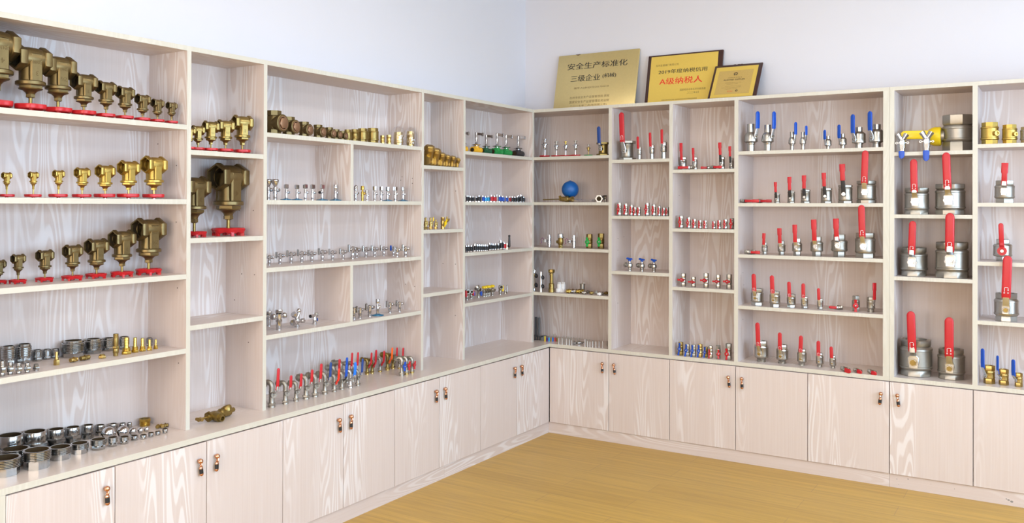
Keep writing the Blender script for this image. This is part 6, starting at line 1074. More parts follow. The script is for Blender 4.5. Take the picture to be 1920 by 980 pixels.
mini_valve(thing('mini_valve', 'tiny chrome valve with black handle, thirteenth from left, third shelf, fifth left-wall bay', 'valve', (-0.044, -0.4701, 1.323), (0, 0, 1.5708), "tiny black valves on the fifth bay's third shelf"), 0.0453, 'black_plastic', tall=1)
mini_valve(thing('mini_valve', 'tiny chrome valve with black handle, fourteenth from left, third shelf, fifth left-wall bay', 'valve', (-0.0424, -0.4482, 1.323), (0, 0, 1.5708), "tiny black valves on the fifth bay's third shelf"), 0.0464, 'black_plastic', tall=1)
mini_valve(thing('mini_valve', 'tiny chrome valve with black handle, fifteenth from left, third shelf, fifth left-wall bay', 'valve', (-0.0412, -0.4149, 1.323), (0, 0, 1.5708), "tiny black valves on the fifth bay's third shelf"), 0.0453, 'black_plastic', tall=1)
mini_valve(thing('mini_valve', 'tiny chrome valve with black handle, rightmost on third shelf, fifth left-wall bay', 'valve', (-0.0366, -0.3884, 1.323), (0, 0, 1.5708), "tiny black valves on the fifth bay's third shelf"), 0.0655, 'black_plastic', tall=1)
mini_valve(thing('mini_valve', 'tiny valve with red handle next to the black lever, third shelf', 'valve', (-0.0289, -0.3594, 1.323), (0, 0, 1.5708), "tiny black valves on the fifth bay's third shelf"), 0.0542, 'red_plastic', tall=1)
lever_cock(thing('mini_valve', "small valve with tall upright black lever, third shelf, left wall's fifth bay", 'valve', (-0.0168, -0.3389, 1.323), (0, 0, 1.5708), "tiny black valves on the fifth bay's third shelf"), 0.102)
# left wall, fifth bay, fourth shelf
elbow_cock(thing('gas_cock', 'small nickel cock with red handle beside the upright, fourth shelf', 'valve', (-0.1134, -0.6835, 0.998), (0, 0, 1.5708), "small gas cocks on the fifth bay's fourth shelf"), 0.0709, 'red_plastic')
elbow_cock(thing('gas_cock', 'small nickel cock with red block handle, second from the upright', 'valve', (-0.1458, -0.5893, 0.998), (0, 0, 1.5708), "small gas cocks on the fifth bay's fourth shelf"), 0.0599, 'red_plastic', 1)
elbow_cock(thing('gas_cock', 'small nickel cock with blue handle next to the red one', 'valve', (-0.1524, -0.5614, 0.998), (0, 0, 1.5708), "small gas cocks on the fifth bay's fourth shelf"), 0.0479, 'blue_plastic', 1)
flange_cock(thing('gas_cock', 'nickel cock with round flange and dark opening, largest on its shelf', 'valve', (-0.1279, -0.5235, 0.998), (0, 0, 1.5708), "small gas cocks on the fifth bay's fourth shelf"), 0.0765, 'blue_plastic')
capped_cock(thing('gas_cock', 'small nickel cock with yellow cap on top, leftmost on fourth shelf, fifth left-wall bay', 'valve', (-0.1386, -0.4427, 0.998), (0, 0, 1.5708), "small gas cocks on the fifth bay's fourth shelf"), 0.0745, 'yellow_plastic')
capped_cock(thing('gas_cock', 'small nickel cock with yellow cap on top, second from left, fourth shelf, fifth left-wall bay', 'valve', (-0.1318, -0.427, 0.998), (0, 0, 1.5708), "small gas cocks on the fifth bay's fourth shelf"), 0.0756, 'yellow_plastic')
capped_cock(thing('gas_cock', 'small nickel cock with yellow cap on top, third from left, fourth shelf, fifth left-wall bay', 'valve', (-0.1376, -0.3972, 0.998), (0, 0, 1.5708), "small gas cocks on the fifth bay's fourth shelf"), 0.076, 'yellow_plastic')
capped_cock(thing('gas_cock', 'small nickel cock with yellow cap on top, fourth from left, fourth shelf, fifth left-wall bay', 'valve', (-0.1324, -0.3824, 0.998), (0, 0, 1.5708), "small gas cocks on the fifth bay's fourth shelf"), 0.0742, 'yellow_plastic')
capped_cock(thing('gas_cock', 'small nickel cock with yellow cap on top, rightmost on fourth shelf, fifth left-wall bay', 'valve', (-0.1302, -0.3469, 0.998), (0, 0, 1.5708), "small gas cocks on the fifth bay's fourth shelf"), 0.0765, 'yellow_plastic')
elbow_cock(thing('gas_cock', 'small nickel cock with yellow lever on its front', 'valve', (-0.1212, -0.2602, 0.998), (0, 0, 1.5708), "small gas cocks on the fifth bay's fourth shelf"), 0.0695, 'yellow_plastic', 1)
lever_cock(thing('gas_cock', 'small cock with silver lever, last on the fourth shelf', 'valve', (-0.1163, -0.1981, 0.998), (0, 0, 1.5708), "small gas cocks on the fifth bay's fourth shelf"), 0.0651, 'steel')
# right wall, first bay, top shelf
wheel_stop(thing('stop_valve', 'chrome stop valve upside down on red handwheel, leftmost on top shelf, first right-wall bay', 'valve', (0.055, 0.06, 1.979), (0, 0, 0), "chrome stop valves on the corner bay's top shelf"), 0.1373, 'chrome', 'red_enamel', 'chrome', 0.0369)
wheel_stop(thing('stop_valve', 'chrome stop valve upside down on red handwheel, second from left, top shelf, first right-wall bay', 'valve', (0.1508, 0.06, 1.979), (0, 0, 0), "chrome stop valves on the corner bay's top shelf"), 0.1148, 'chrome', 'red_enamel', 'satin_nickel', 0.0366)
wheel_stop(thing('stop_valve', 'brass-topped chrome stop valve upside down on red handwheel', 'valve', (0.2278, 0.06, 1.979), (0, 0, 0), "chrome stop valves on the corner bay's top shelf"), 0.1121, 'chrome', 'red_enamel', 'gold_brass', 0.0364)
wheel_stop(thing('stop_valve', 'chrome stop valve upside down on red handwheel, rightmost on top shelf, first right-wall bay', 'valve', (0.3073, 0.06, 1.979), (0, 0, 0), "chrome stop valves on the corner bay's top shelf"), 0.1157, 'chrome', 'red_enamel', 'satin_nickel', 0.0361)
wheel_stop(thing('stop_valve', 'little brass stop valve upside down on green handwheel', 'valve', (0.411, 0.06, 1.979), (0, 0, 0), "chrome stop valves on the corner bay's top shelf"), 0.0825, 'brass', 'green_plastic', 'satin_nickel', 0.0302)
ball_valve(thing('ball_valve', 'flanged bronze ball valve with navy lever, partly behind the upright', 'valve', (0.5189, 0.075, 1.979), (0, 0, 0), "chrome stop valves on the corner bay's top shelf"), 0.0932, 0.0823, 0.2013, 0.0262, fin='bronze', grip='navy_plastic', hw=1.0, hh=0.14, drum=0.8, nut='nickel', lean=-0.035)
# right wall, first bay, second shelf
float_ball(thing('float_ball', "blue plastic float ball with moulded neck, resting on the corner bay's shelf", 'float', (0.2438, 0.1, 1.653), (0, 0, 0), None), 0.1574, 0.0615)
float_valve(thing('float_valve', 'brass float valve lying with its long rod, left of the blue ball', 'valve', (0.1706, 0.05, 1.653), (0, 0, 0), None), 0.2381)
sight_tube(thing('sight_tube', 'thin clear tube with nickel hex fitting, right of the blue ball', 'tube', (0.4481, 0.06, 1.653), (0, 0, 0), None), 0.1954)
elbow_cock(thing('gas_cock', "small dull nickel cock by the upright, on the blue ball's shelf", 'valve', (0.5291, 0.09, 1.653), (0, 0, 0), None), 0.0525, 'zinc')
# right wall, first bay, third shelf
wired_valve(thing('thermostatic_valve', 'chrome valve with thin red and blue wires to its left', 'valve', (0.0841, 0.08, 1.326), (0, 0, 0), None), 0.0898, 0)
wired_valve(thing('thermostatic_valve', 'bronze valve with grey cap between the two wired chrome valves', 'valve', (0.2017, 0.0351, 1.326), (0, 0, 0), None), 0.1009, 1)
wired_valve(thing('thermostatic_valve', 'chrome valve with thin wires beside the green-handled pair', 'valve', (0.2949, 0.0628, 1.326), (0, 0, 0), None), 0.0906, 0)
butterfly_valve(thing('butterfly_valve', 'bronze valve with green butterfly handle, left of the pair', 'valve', (0.4025, 0.0939, 1.326), (0, 0, 0), None), 0.1007, 0.0474, 0.0644, 'bright_green_plastic', 'bronze', zs=.45, hh=.33)
butterfly_valve(thing('butterfly_valve', 'bronze valve with green butterfly handle, right of the pair', 'valve', (0.4882, 0.1075, 1.326), (0, 0, 0), None), 0.1058, 0.0471, 0.0641, 'bright_green_plastic', 'bronze', zs=.45, hh=.33)
# right wall, first bay, fourth shelf
lever_tap(thing('column_tap', 'chrome tap with dark lever behind the corner upright', 'tap', (-0.0241, 0.0487, 1.003), (0, 0, 0), "odd small parts on the corner bay's fourth shelf"), 0.1585, 'chrome')
lever_tap(thing('column_tap', 'tall slim chrome tap with dark side wheels, corner bay', 'tap', (0.0476, 0.022, 1.003), (0, 0, 0), "odd small parts on the corner bay's fourth shelf"), 0.1479, 'zinc')
tall_union(thing('telescopic_union', "tall bronze telescopic union, corner bay's fourth shelf", 'fitting', (0.1194, 0.0514, 1.003), (0, 0, 0), "odd small parts on the corner bay's fourth shelf"), 0.1642, 'bronze')
sensor_block(thing('sensor_body', 'left one of two light grey plastic sensor bodies', 'sensor', (0.1695, 0.0664, 1.003), (0, 0, 0), "odd small parts on the corner bay's fourth shelf"), 0.0752)
sensor_block(thing('sensor_body', 'right one of two light grey plastic sensor bodies', 'sensor', (0.1945, 0.0831, 1.003), (0, 0, 0), "odd small parts on the corner bay's fourth shelf"), 0.0752)
lay(thing('pipe_connector', 'brass connector lying beside the grey sensor bodies', 'fitting', (0.2644, 0.0545, 1.003), (0, 0, 0), "odd small parts on the corner bay's fourth shelf"), hex_fitting, 0.0152, RZ(0.9) @ RY(PI/2) @ T(0, 0, -0.0246), [('t', 0.0243, 0.0143), ('h', 0.0286, 0.0102), ('c', 0.0229, 0.0164), ('h', 0.0272, 0.0082)], 'gold_brass', 0.75)
lay(thing('pipe_connector', 'chrome connector lying between two brass ones', 'fitting', (0.2917, 0.0728, 1.003), (0, 0, 0), "odd small parts on the corner bay's fourth shelf"), hex_fitting, 0.0152, RZ(0.9) @ RY(PI/2) @ T(0, 0, -0.0246), [('t', 0.0243, 0.0143), ('h', 0.0286, 0.0102), ('c', 0.0229, 0.0164), ('h', 0.0272, 0.0082)], 'chrome', 0.75)
lay(thing('pipe_connector', 'brass connector lying under the upright vent cap', 'fitting', (0.3334, 0.0826, 1.003), (0, 0, 0), "odd small parts on the corner bay's fourth shelf"), hex_fitting, 0.0151, RZ(0.9) @ RY(PI/2) @ T(0, 0, -0.0278), [('t', 0.0243, 0.0162), ('h', 0.0285, 0.0116), ('c', 0.0228, 0.0185), ('h', 0.0271, 0.0093)], 'gold_brass', 0.75)
air_vent(thing('air_vent', 'upright nickel air vent behind the lying brass connector', 'valve', (0.2973, 0.1944, 1.003), (0, 0, 0), "odd small parts on the corner bay's fourth shelf"), 0.0691)
lay(thing('small_fitting', 'tiny loose fitting lying right of vent, leftmost on fourth shelf, first right-wall bay', 'fitting', (0.3802, 0.0565, 1.003), (0, 0, 0), "odd small parts on the corner bay's fourth shelf"), hex_fitting, 0.0112, RZ(0.4) @ RY(PI/2) @ T(0, 0, -0.0142), [('t', 0.0169, 0.0106), ('h', 0.0212, 0.0089), ('c', 0.0169, 0.0089)], 'nickel', 0.75)
lay(thing('small_fitting', 'tiny loose fitting lying right of vent, second from left, fourth shelf, first right-wall bay', 'fitting', (0.3821, 0.1111, 1.003), (0, 0, 0), "odd small parts on the corner bay's fourth shelf"), hex_fitting, 0.0113, RZ(1.2) @ RY(PI/2) @ T(0, 0, -0.0143), [('t', 0.017, 0.0107), ('h', 0.0213, 0.0089), ('c', 0.017, 0.0089)], 'satin_nickel', 0.75)
lay(thing('small_fitting', 'tiny loose fitting lying right of vent, third from left, fourth shelf, first right-wall bay', 'fitting', (0.4378, 0.0597, 1.003), (0, 0, 0), "odd small parts on the corner bay's fourth shelf"), hex_fitting, 0.0112, RZ(0.8) @ RY(PI/2) @ T(0, 0, -0.0141), [('t', 0.0168, 0.0106), ('h', 0.0211, 0.0088), ('c', 0.0168, 0.0088)], 'brass', 0.75)
lay(thing('small_fitting', 'tiny loose fitting lying right of vent, fourth from left, fourth shelf, first right-wall bay', 'fitting', (0.4517, 0.1041, 1.003), (0, 0, 0), "odd small parts on the corner bay's fourth shelf"), hex_fitting, 0.0112, RZ(2.2) @ RY(PI/2) @ T(0, 0, -0.0142), [('t', 0.0169, 0.0106), ('h', 0.0212, 0.0089), ('c', 0.0169, 0.0089)], 'satin_nickel', 0.75)
lay(thing('small_fitting', 'tiny loose fitting lying right of vent, fifth from left, fourth shelf, first right-wall bay', 'fitting', (0.5166, 0.0257, 1.003), (0, 0, 0), "odd small parts on the corner bay's fourth shelf"), hex_fitting, 0.011, RZ(0.3) @ RY(PI/2) @ T(0, 0, -0.0139), [('t', 0.0167, 0.0105), ('h', 0.0208, 0.0087), ('c', 0.0167, 0.0087)], 'white_plastic', 0.75)
lay(thing('small_fitting', 'tiny loose fitting lying right of vent, sixth from left, fourth shelf, first right-wall bay', 'fitting', (0.526, 0.0491, 1.003), (0, 0, 0), "odd small parts on the corner bay's fourth shelf"), hex_fitting, 0.0111, RZ(1.4) @ RY(PI/2) @ T(0, 0, -0.014), [('t', 0.0167, 0.0105), ('h', 0.0209, 0.0087), ('c', 0.0167, 0.0087)], 'nickel', 0.75)
lay(thing('small_fitting', 'tiny loose fitting lying right of vent, rightmost on fourth shelf, first right-wall bay', 'fitting', (0.5301, 0.1037, 1.003), (0, 0, 0), "odd small parts on the corner bay's fourth shelf"), hex_fitting, 0.0111, RZ(0.9) @ RY(PI/2) @ T(0, 0, -0.0141), [('t', 0.0168, 0.0106), ('h', 0.021, 0.0088), ('c', 0.0168, 0.0088)], 'bronze', 0.75)
# right wall, first bay, worktop
union_tube(thing('grey_post', "tall dark grey tube at the corner bay's back, left of two", 'tube', (-0.1198, 0.24, 0.64), (0, 0, 0), 'small turned parts on the corner worktop'), 0.1471, 0.0202, 'grey_plastic')
union_tube(thing('grey_post', "tall dark grey tube at the corner bay's back, right of two", 'tube', (-0.0826, 0.22, 0.64), (0, 0, 0), 'small turned parts on the corner worktop'), 0.1478, 0.02, 'grey_plastic')
union_tube(thing('metal_sleeve', 'short black sleeve in the corner, leftmost on worktop, first right-wall bay', 'sleeve', (-0.0348, 0.0828, 0.64), (0, 0, 0), 'small turned parts on the corner worktop'), 0.0399, 0.0123, 'black_plastic', .7, 0)
union_tube(thing('metal_sleeve', 'short black sleeve in the corner, second from left, worktop, first right-wall bay', 'sleeve', (-0.0211, 0.0917, 0.64), (0, 0, 0), 'small turned parts on the corner worktop'), 0.033, 0.0123, 'black_plastic', .7, 0)
union_tube(thing('metal_sleeve', 'short black sleeve in the corner, third from left, worktop, first right-wall bay', 'sleeve', (-0.0074, 0.1007, 0.64), (0, 0, 0), 'small turned parts on the corner worktop'), 0.0289, 0.0123, 'black_plastic', .7, 0)
union_tube(thing('metal_sleeve', 'short black sleeve in the corner, rightmost on worktop, first right-wall bay', 'sleeve', (0.008, 0.1107, 0.64), (0, 0, 0), 'small turned parts on the corner worktop'), 0.0309, 0.0123, 'black_plastic', .7, 0)
union_tube(thing('metal_sleeve', 'orange-yellow sleeve in the row of tiny coloured sleeves', 'sleeve', (0.0575, 0.067, 0.64), (0, 0, 0), 'small turned parts on the corner worktop'), 0.0383, 0.0097, 'yellow_plastic', .7, 0)
union_tube(thing('metal_sleeve', 'purple sleeve in the row of tiny coloured sleeves', 'sleeve', (0.0704, 0.0754, 0.64), (0, 0, 0), 'small turned parts on the corner worktop'), 0.0274, 0.0097, 'purple_anodised', .7, 0)
union_tube(thing('metal_sleeve', 'cyan sleeve in the row of tiny coloured sleeves', 'sleeve', (0.0816, 0.0826, 0.64), (0, 0, 0), 'small turned parts on the corner worktop'), 0.0274, 0.0097, 'cyan_plastic', .7, 0)
union_tube(thing('metal_sleeve', 'olive sleeve in the row of tiny coloured sleeves', 'sleeve', (0.0935, 0.0904, 0.64), (0, 0, 0), 'small turned parts on the corner worktop'), 0.0274, 0.0097, 'olive_anodised', .7, 0)
union_tube(thing('metal_sleeve', 'blue sleeve in the row of tiny coloured sleeves', 'sleeve', (0.1047, 0.0977, 0.64), (0, 0, 0), 'small turned parts on the corner worktop'), 0.0274, 0.0097, 'bright_blue_plastic', .7, 0)
union_tube(thing('metal_sleeve', 'red sleeve in the row of tiny coloured sleeves', 'sleeve', (0.1196, 0.1074, 0.64), (0, 0, 0), 'small turned parts on the corner worktop'), 0.0274, 0.0097, 'red_plastic', .7, 0)
union_tube(thing('metal_sleeve', 'brown sleeve in the row of tiny coloured sleeves', 'sleeve', (0.1314, 0.1128, 0.64), (0, 0, 0), 'small turned parts on the corner worktop'), 0.0274, 0.0097, 'bronze', .7, 0)
dome_cap(thing('dome_cap', 'grey dome cap behind the tiny coloured sleeves', 'cap', (0.0131, 0.1362, 0.64), (0, 0, 0), 'small turned parts on the corner worktop'), 0.0394)
union_tube(thing('metal_sleeve', 'small silver sleeve in the front row, leftmost on worktop, first right-wall bay', 'sleeve', (0.2016, 0.0132, 0.64), (0, 0, 0), 'small turned parts on the corner worktop'), 0.0407, 0.0087, 'zinc', .7, 0)
union_tube(thing('metal_sleeve', 'small silver sleeve in the front row, second from left, worktop, first right-wall bay', 'sleeve', (0.2264, 0.0173, 0.64), (0, 0, 0), 'small turned parts on the corner worktop'), 0.0422, 0.0087, 'zinc', .7, 0)
union_tube(thing('metal_sleeve', 'small silver sleeve in the front row, third from left, worktop, first right-wall bay', 'sleeve', (0.2626, 0.0169, 0.64), (0, 0, 0), 'small turned parts on the corner worktop'), 0.0425, 0.0087, 'zinc', .7, 0)
union_tube(thing('metal_sleeve', 'small silver sleeve in the front row, fourth from left, worktop, first right-wall bay', 'sleeve', (0.2816, 0.0233, 0.64), (0, 0, 0), 'small turned parts on the corner worktop'), 0.0381, 0.0087, 'zinc', .7, 0)
union_tube(thing('metal_sleeve', 'small silver sleeve in the front row, fifth from left, worktop, first right-wall bay', 'sleeve', (0.3006, 0.0237, 0.64), (0, 0, 0), 'small turned parts on the corner worktop'), 0.0329, 0.0087, 'zinc', .7, 0)
union_tube(thing('metal_sleeve', 'small silver sleeve in the front row, sixth from left, worktop, first right-wall bay', 'sleeve', (0.4125, 0.0113, 0.64), (0, 0, 0), 'small turned parts on the corner worktop'), 0.0505, 0.0086, 'zinc', .7, 0)
union_tube(thing('metal_sleeve', 'small silver sleeve in the front row, seventh from left, worktop, first right-wall bay', 'sleeve', (0.432, 0.0123, 0.64), (0, 0, 0), 'small turned parts on the corner worktop'), 0.0414, 0.0086, 'zinc', .7, 0)
union_tube(thing('metal_sleeve', 'small silver sleeve in the front row, eighth from left, worktop, first right-wall bay', 'sleeve', (0.4479, 0.0169, 0.64), (0, 0, 0), 'small turned parts on the corner worktop'), 0.0371, 0.0086, 'zinc', .7, 0)
union_tube(thing('metal_sleeve', 'small silver sleeve in the front row, ninth from left, worktop, first right-wall bay', 'sleeve', (0.4658, 0.0227, 0.64), (0, 0, 0), 'small turned parts on the corner worktop'), 0.039, 0.0086, 'zinc', .7, 0)
union_tube(thing('metal_sleeve', 'small silver sleeve in the front row, tenth from left, worktop, first right-wall bay', 'sleeve', (0.4916, 0.0222, 0.64), (0, 0, 0), 'small turned parts on the corner worktop'), 0.042, 0.0085, 'zinc', .7, 0)
union_tube(thing('metal_sleeve', 'small silver sleeve in the front row, eleventh from left, worktop, first right-wall bay', 'sleeve', (0.5105, 0.0345, 0.64), (0, 0, 0), 'small turned parts on the corner worktop'), 0.0428, 0.0085, 'zinc', .7, 0)
union_tube(thing('metal_sleeve', 'small silver sleeve in the front row, rightmost on worktop, first right-wall bay', 'sleeve', (0.5327, 0.046, 0.64), (0, 0, 0), 'small turned parts on the corner worktop'), 0.0444, 0.0085, 'zinc', .7, 0)
union_tube(thing('metal_sleeve', 'small silver sleeve in the back row, leftmost on worktop, first right-wall bay', 'sleeve', (0.0965, 0.1238, 0.64), (0, 0, 0), 'small turned parts on the corner worktop'), 0.0466, 0.0081, 'satin_nickel', .7, 0)
union_tube(thing('metal_sleeve', 'small silver sleeve in the back row, second from left, worktop, first right-wall bay', 'sleeve', (0.1246, 0.1192, 0.64), (0, 0, 0), 'small turned parts on the corner worktop'), 0.0416, 0.0081, 'satin_nickel', .7, 0)
union_tube(thing('metal_sleeve', 'small silver sleeve in the back row, third from left, worktop, first right-wall bay', 'sleeve', (0.1535, 0.1045, 0.64), (0, 0, 0), 'small turned parts on the corner worktop'), 0.0394, 0.0081, 'satin_nickel', .7, 0)
union_tube(thing('metal_sleeve', 'small silver sleeve in the back row, fourth from left, worktop, first right-wall bay', 'sleeve', (0.175, 0.1029, 0.64), (0, 0, 0), 'small turned parts on the corner worktop'), 0.0401, 0.0081, 'satin_nickel', .7, 0)
union_tube(thing('metal_sleeve', 'small silver sleeve in the back row, fifth from left, worktop, first right-wall bay', 'sleeve', (0.1902, 0.1128, 0.64), (0, 0, 0), 'small turned parts on the corner worktop'), 0.0453, 0.0081, 'satin_nickel', .7, 0)
union_tube(thing('metal_sleeve', 'small silver sleeve in the back row, sixth from left, worktop, first right-wall bay', 'sleeve', (0.2126, 0.1119, 0.64), (0, 0, 0), 'small turned parts on the corner worktop'), 0.0432, 0.008, 'satin_nickel', .7, 0)
union_tube(thing('metal_sleeve', 'small silver sleeve in the back row, seventh from left, worktop, first right-wall bay', 'sleeve', (0.2323, 0.1093, 0.64), (0, 0, 0), 'small turned parts on the corner worktop'), 0.0431, 0.008, 'satin_nickel', .7, 0)
union_tube(thing('metal_sleeve', 'small silver sleeve in the back row, eighth from left, worktop, first right-wall bay', 'sleeve', (0.249, 0.111, 0.64), (0, 0, 0), 'small turned parts on the corner worktop'), 0.0403, 0.008, 'satin_nickel', .7, 0)
union_tube(thing('metal_sleeve', 'small silver sleeve in the back row, ninth from left, worktop, first right-wall bay', 'sleeve', (0.2707, 0.1128, 0.64), (0, 0, 0), 'small turned parts on the corner worktop'), 0.0398, 0.008, 'satin_nickel', .7, 0)
union_tube(thing('metal_sleeve', 'small silver sleeve in the back row, tenth from left, worktop, first right-wall bay', 'sleeve', (0.2967, 0.1114, 0.64), (0, 0, 0), 'small turned parts on the corner worktop'), 0.0401, 0.008, 'satin_nickel', .7, 0)
union_tube(thing('metal_sleeve', 'small silver sleeve in the back row, eleventh from left, worktop, first right-wall bay', 'sleeve', (0.3181, 0.1132, 0.64), (0, 0, 0), 'small turned parts on the corner worktop'), 0.0397, 0.008, 'satin_nickel', .7, 0)
union_tube(thing('metal_sleeve', 'small silver sleeve in the back row, twelfth from left, worktop, first right-wall bay', 'sleeve', (0.374, 0.1103, 0.64), (0, 0, 0), 'small turned parts on the corner worktop'), 0.0375, 0.0079, 'satin_nickel', .7, 0)
union_tube(thing('metal_sleeve', 'small silver sleeve in the back row, thirteenth from left, worktop, first right-wall bay', 'sleeve', (0.3964, 0.1098, 0.64), (0, 0, 0), 'small turned parts on the corner worktop'), 0.0366, 0.0079, 'satin_nickel', .7, 0)
union_tube(thing('metal_sleeve', 'small silver sleeve in the back row, fourteenth from left, worktop, first right-wall bay', 'sleeve', (0.4253, 0.1137, 0.64), (0, 0, 0), 'small turned parts on the corner worktop'), 0.0334, 0.0079, 'satin_nickel', .7, 0)
union_tube(thing('metal_sleeve', 'small silver sleeve in the back row, fifteenth from left, worktop, first right-wall bay', 'sleeve', (0.4696, 0.1217, 0.64), (0, 0, 0), 'small turned parts on the corner worktop'), 0.0313, 0.0079, 'satin_nickel', .7, 0)
union_tube(thing('metal_sleeve', 'small silver sleeve in the back row, rightmost on worktop, first right-wall bay', 'sleeve', (0.53, 0.1226, 0.64), (0, 0, 0), 'small turned parts on the corner worktop'), 0.037, 0.0078, 'satin_nickel', .7, 0)
lay(thing('silver_nut', 'leftmost silver nut lying among the small silver sleeves', 'fitting', (0.3041, 0.0649, 0.64), (0, 0, 0), 'small turned parts on the corner worktop'), hex_fitting, 0.0101, RZ(0.0) @ RY(PI/2) @ T(0, 0, -0.0114), [('h', 0.019, 0.0143), ('c', 0.0152, 0.0086)], 'zinc', 0.75)
lay(thing('silver_nut', 'middle silver nut lying among the small silver sleeves', 'fitting', (0.3237, 0.0957, 0.64), (0, 0, 0), 'small turned parts on the corner worktop'), hex_fitting, 0.0101, RZ(0.6) @ RY(PI/2) @ T(0, 0, -0.0114), [('h', 0.0191, 0.0143), ('c', 0.0153, 0.0086)], 'zinc', 0.75)
lay(thing('silver_nut', 'right silver nut lying among the small silver sleeves', 'fitting', (0.338, 0.111, 0.64), (0, 0, 0), 'small turned parts on the corner worktop'), hex_fitting, 0.0101, RZ(1.2) @ RY(PI/2) @ T(0, 0, -0.0115), [('h', 0.0191, 0.0143), ('c', 0.0153, 0.0086)], 'zinc', 0.75)
# right wall, second bay, top shelf
ball_valve(thing('ball_valve', "large nickel ball valve with long red lever, right wall's second bay", 'valve', (0.6912, 0.1, 1.944), (0, 0, 0), "red lever valves on the second right bay's top shelf"), 0.1329, 0.1018, 0.326, 0.037, hw=1.0, hh=0.13, drum=0.86, fin='satin_nickel', mark=0.2, g0=0.866, lean=-0.035)
ball_valve(thing('ball_valve', 'slim nickel ball valve with short red lever, leftmost on top shelf, second right-wall bay', 'valve', (0.8052, 0.05, 1.944), (0, 0, 0), "red lever valves on the second right bay's top shelf"), 0.0838, 0.0291, 0.1568, 0.0182, style='long', hh=0.42, hw=0.8, zs=0.72, lean=-0.035)
ball_valve(thing('ball_valve', 'slim nickel ball valve with short red lever, second from left, top shelf, second right-wall bay', 'valve', (0.8969, 0.05, 1.944), (0, 0, 0), "red lever valves on the second right bay's top shelf"), 0.0952, 0.0343, 0.18, 0.018, style='long', hh=0.42, hw=0.8, zs=0.72, lean=-0.035)
ball_valve(thing('ball_valve', 'slim nickel ball valve with short red lever, rightmost on top shelf, second right-wall bay', 'valve', (0.9814, 0.05, 1.944), (0, 0, 0), "red lever valves on the second right bay's top shelf"), 0.1139, 0.043, 0.1974, 0.0186, style='long', hh=0.42, hw=0.8, zs=0.72, lean=-0.007)
# right wall, second bay, second shelf
butterfly_valve(thing('butterfly_valve', 'mini nickel ball valve with red butterfly handle, leftmost on second shelf, second right-wall bay', 'valve', (0.6591, 0.045, 1.56), (0, 0, 0), "mini butterfly valves on the second right bay's second shelf"), 0.0891, 0.0331, 0.0718, 'red_plastic', 'nickel', 0.06)
butterfly_valve(thing('butterfly_valve', 'mini nickel ball valve with red butterfly handle, second from left, second shelf, second right-wall bay', 'valve', (0.7073, 0.045, 1.56), (0, 0, 0), "mini butterfly valves on the second right bay's second shelf"), 0.084, 0.0312, 0.0642, 'red_plastic', 'nickel', 0.06)
butterfly_valve(thing('butterfly_valve', 'mini nickel ball valve with red butterfly handle, third from left, second shelf, second right-wall bay', 'valve', (0.7487, 0.0459, 1.56), (0, 0, 0), "mini butterfly valves on the second right bay's second shelf"), 0.0746, 0.0274, 0.0548, 'red_plastic', 'nickel', 0.06)
butterfly_valve(thing('butterfly_valve', 'mini nickel ball valve with red butterfly handle, fourth from left, second shelf, second right-wall bay', 'valve', (0.7752, 0.0441, 1.56), (0, 0, 0), "mini butterfly valves on the second right bay's second shelf"), 0.0601, 0.0255, 0.051, 'red_plastic', 'nickel', 0.06)
butterfly_valve(thing('butterfly_valve', 'mini nickel ball valve with red butterfly handle, fifth from left, second shelf, second right-wall bay', 'valve', (0.8044, 0.045, 1.56), (0, 0, 0), "mini butterfly valves on the second right bay's second shelf"), 0.0602, 0.0255, 0.0509, 'red_plastic', 'nickel', 0.06)
butterfly_valve(thing('butterfly_valve', 'mini nickel ball valve with red butterfly handle, sixth from left, second shelf, second right-wall bay', 'valve', (0.865, 0.045, 1.56), (0, 0, 0), "mini butterfly valves on the second right bay's second shelf"), 0.0893, 0.0325, 0.0651, 'red_plastic', 'nickel', 0.06)
butterfly_valve(thing('butterfly_valve', 'mini nickel ball valve with red butterfly handle, seventh from left, second shelf, second right-wall bay', 'valve', (0.9134, 0.045, 1.56), (0, 0, 0), "mini butterfly valves on the second right bay's second shelf"), 0.0785, 0.0288, 0.0576, 'red_plastic', 'nickel', 0.06)
butterfly_valve(thing('butterfly_valve', 'mini nickel ball valve with red butterfly handle, eighth from left, second shelf, second right-wall bay', 'valve', (0.9519, 0.045, 1.56), (0, 0, 0), "mini butterfly valves on the second right bay's second shelf"), 0.0679, 0.0233, 0.0484, 'red_plastic', 'nickel', 0.06)
butterfly_valve(thing('butterfly_valve', 'mini nickel ball valve with red butterfly handle, ninth from left, second shelf, second right-wall bay', 'valve', (0.9843, 0.045, 1.56), (0, 0, 0), "mini butterfly valves on the second right bay's second shelf"), 0.0572, 0.0233, 0.0447, 'red_plastic', 'nickel', 0.06)
butterfly_valve(thing('butterfly_valve', 'mini nickel ball valve with red butterfly handle, rightmost on second shelf, second right-wall bay', 'valve', (1.009, 0.045, 1.56), (0, 0, 0), "mini butterfly valves on the second right bay's second shelf"), 0.0591, 0.0232, 0.0446, 'red_plastic', 'nickel', 0.06)
# right wall, second bay, third shelf
tee_handle_valve(thing('tee_handle_valve', 'nickel angled valve with blue T handle, leftmost on third shelf, second right-wall bay', 'valve', (0.7303, 0.058, 1.181), (0, 0, -0.2), 'blue handled angled valves'), 0.0926)
tee_handle_valve(thing('tee_handle_valve', 'nickel angled valve with blue T handle, second from left, third shelf, second right-wall bay', 'valve', (0.8125, 0.0782, 1.181), (0, 0, -0.2), 'blue handled angled valves'), 0.0896)
tee_handle_valve(thing('tee_handle_valve', 'nickel angled valve with blue T handle, rightmost on third shelf, second right-wall bay', 'valve', (0.8962, 0.0882, 1.181), (0, 0, -0.2), 'blue handled angled valves'), 0.0876)
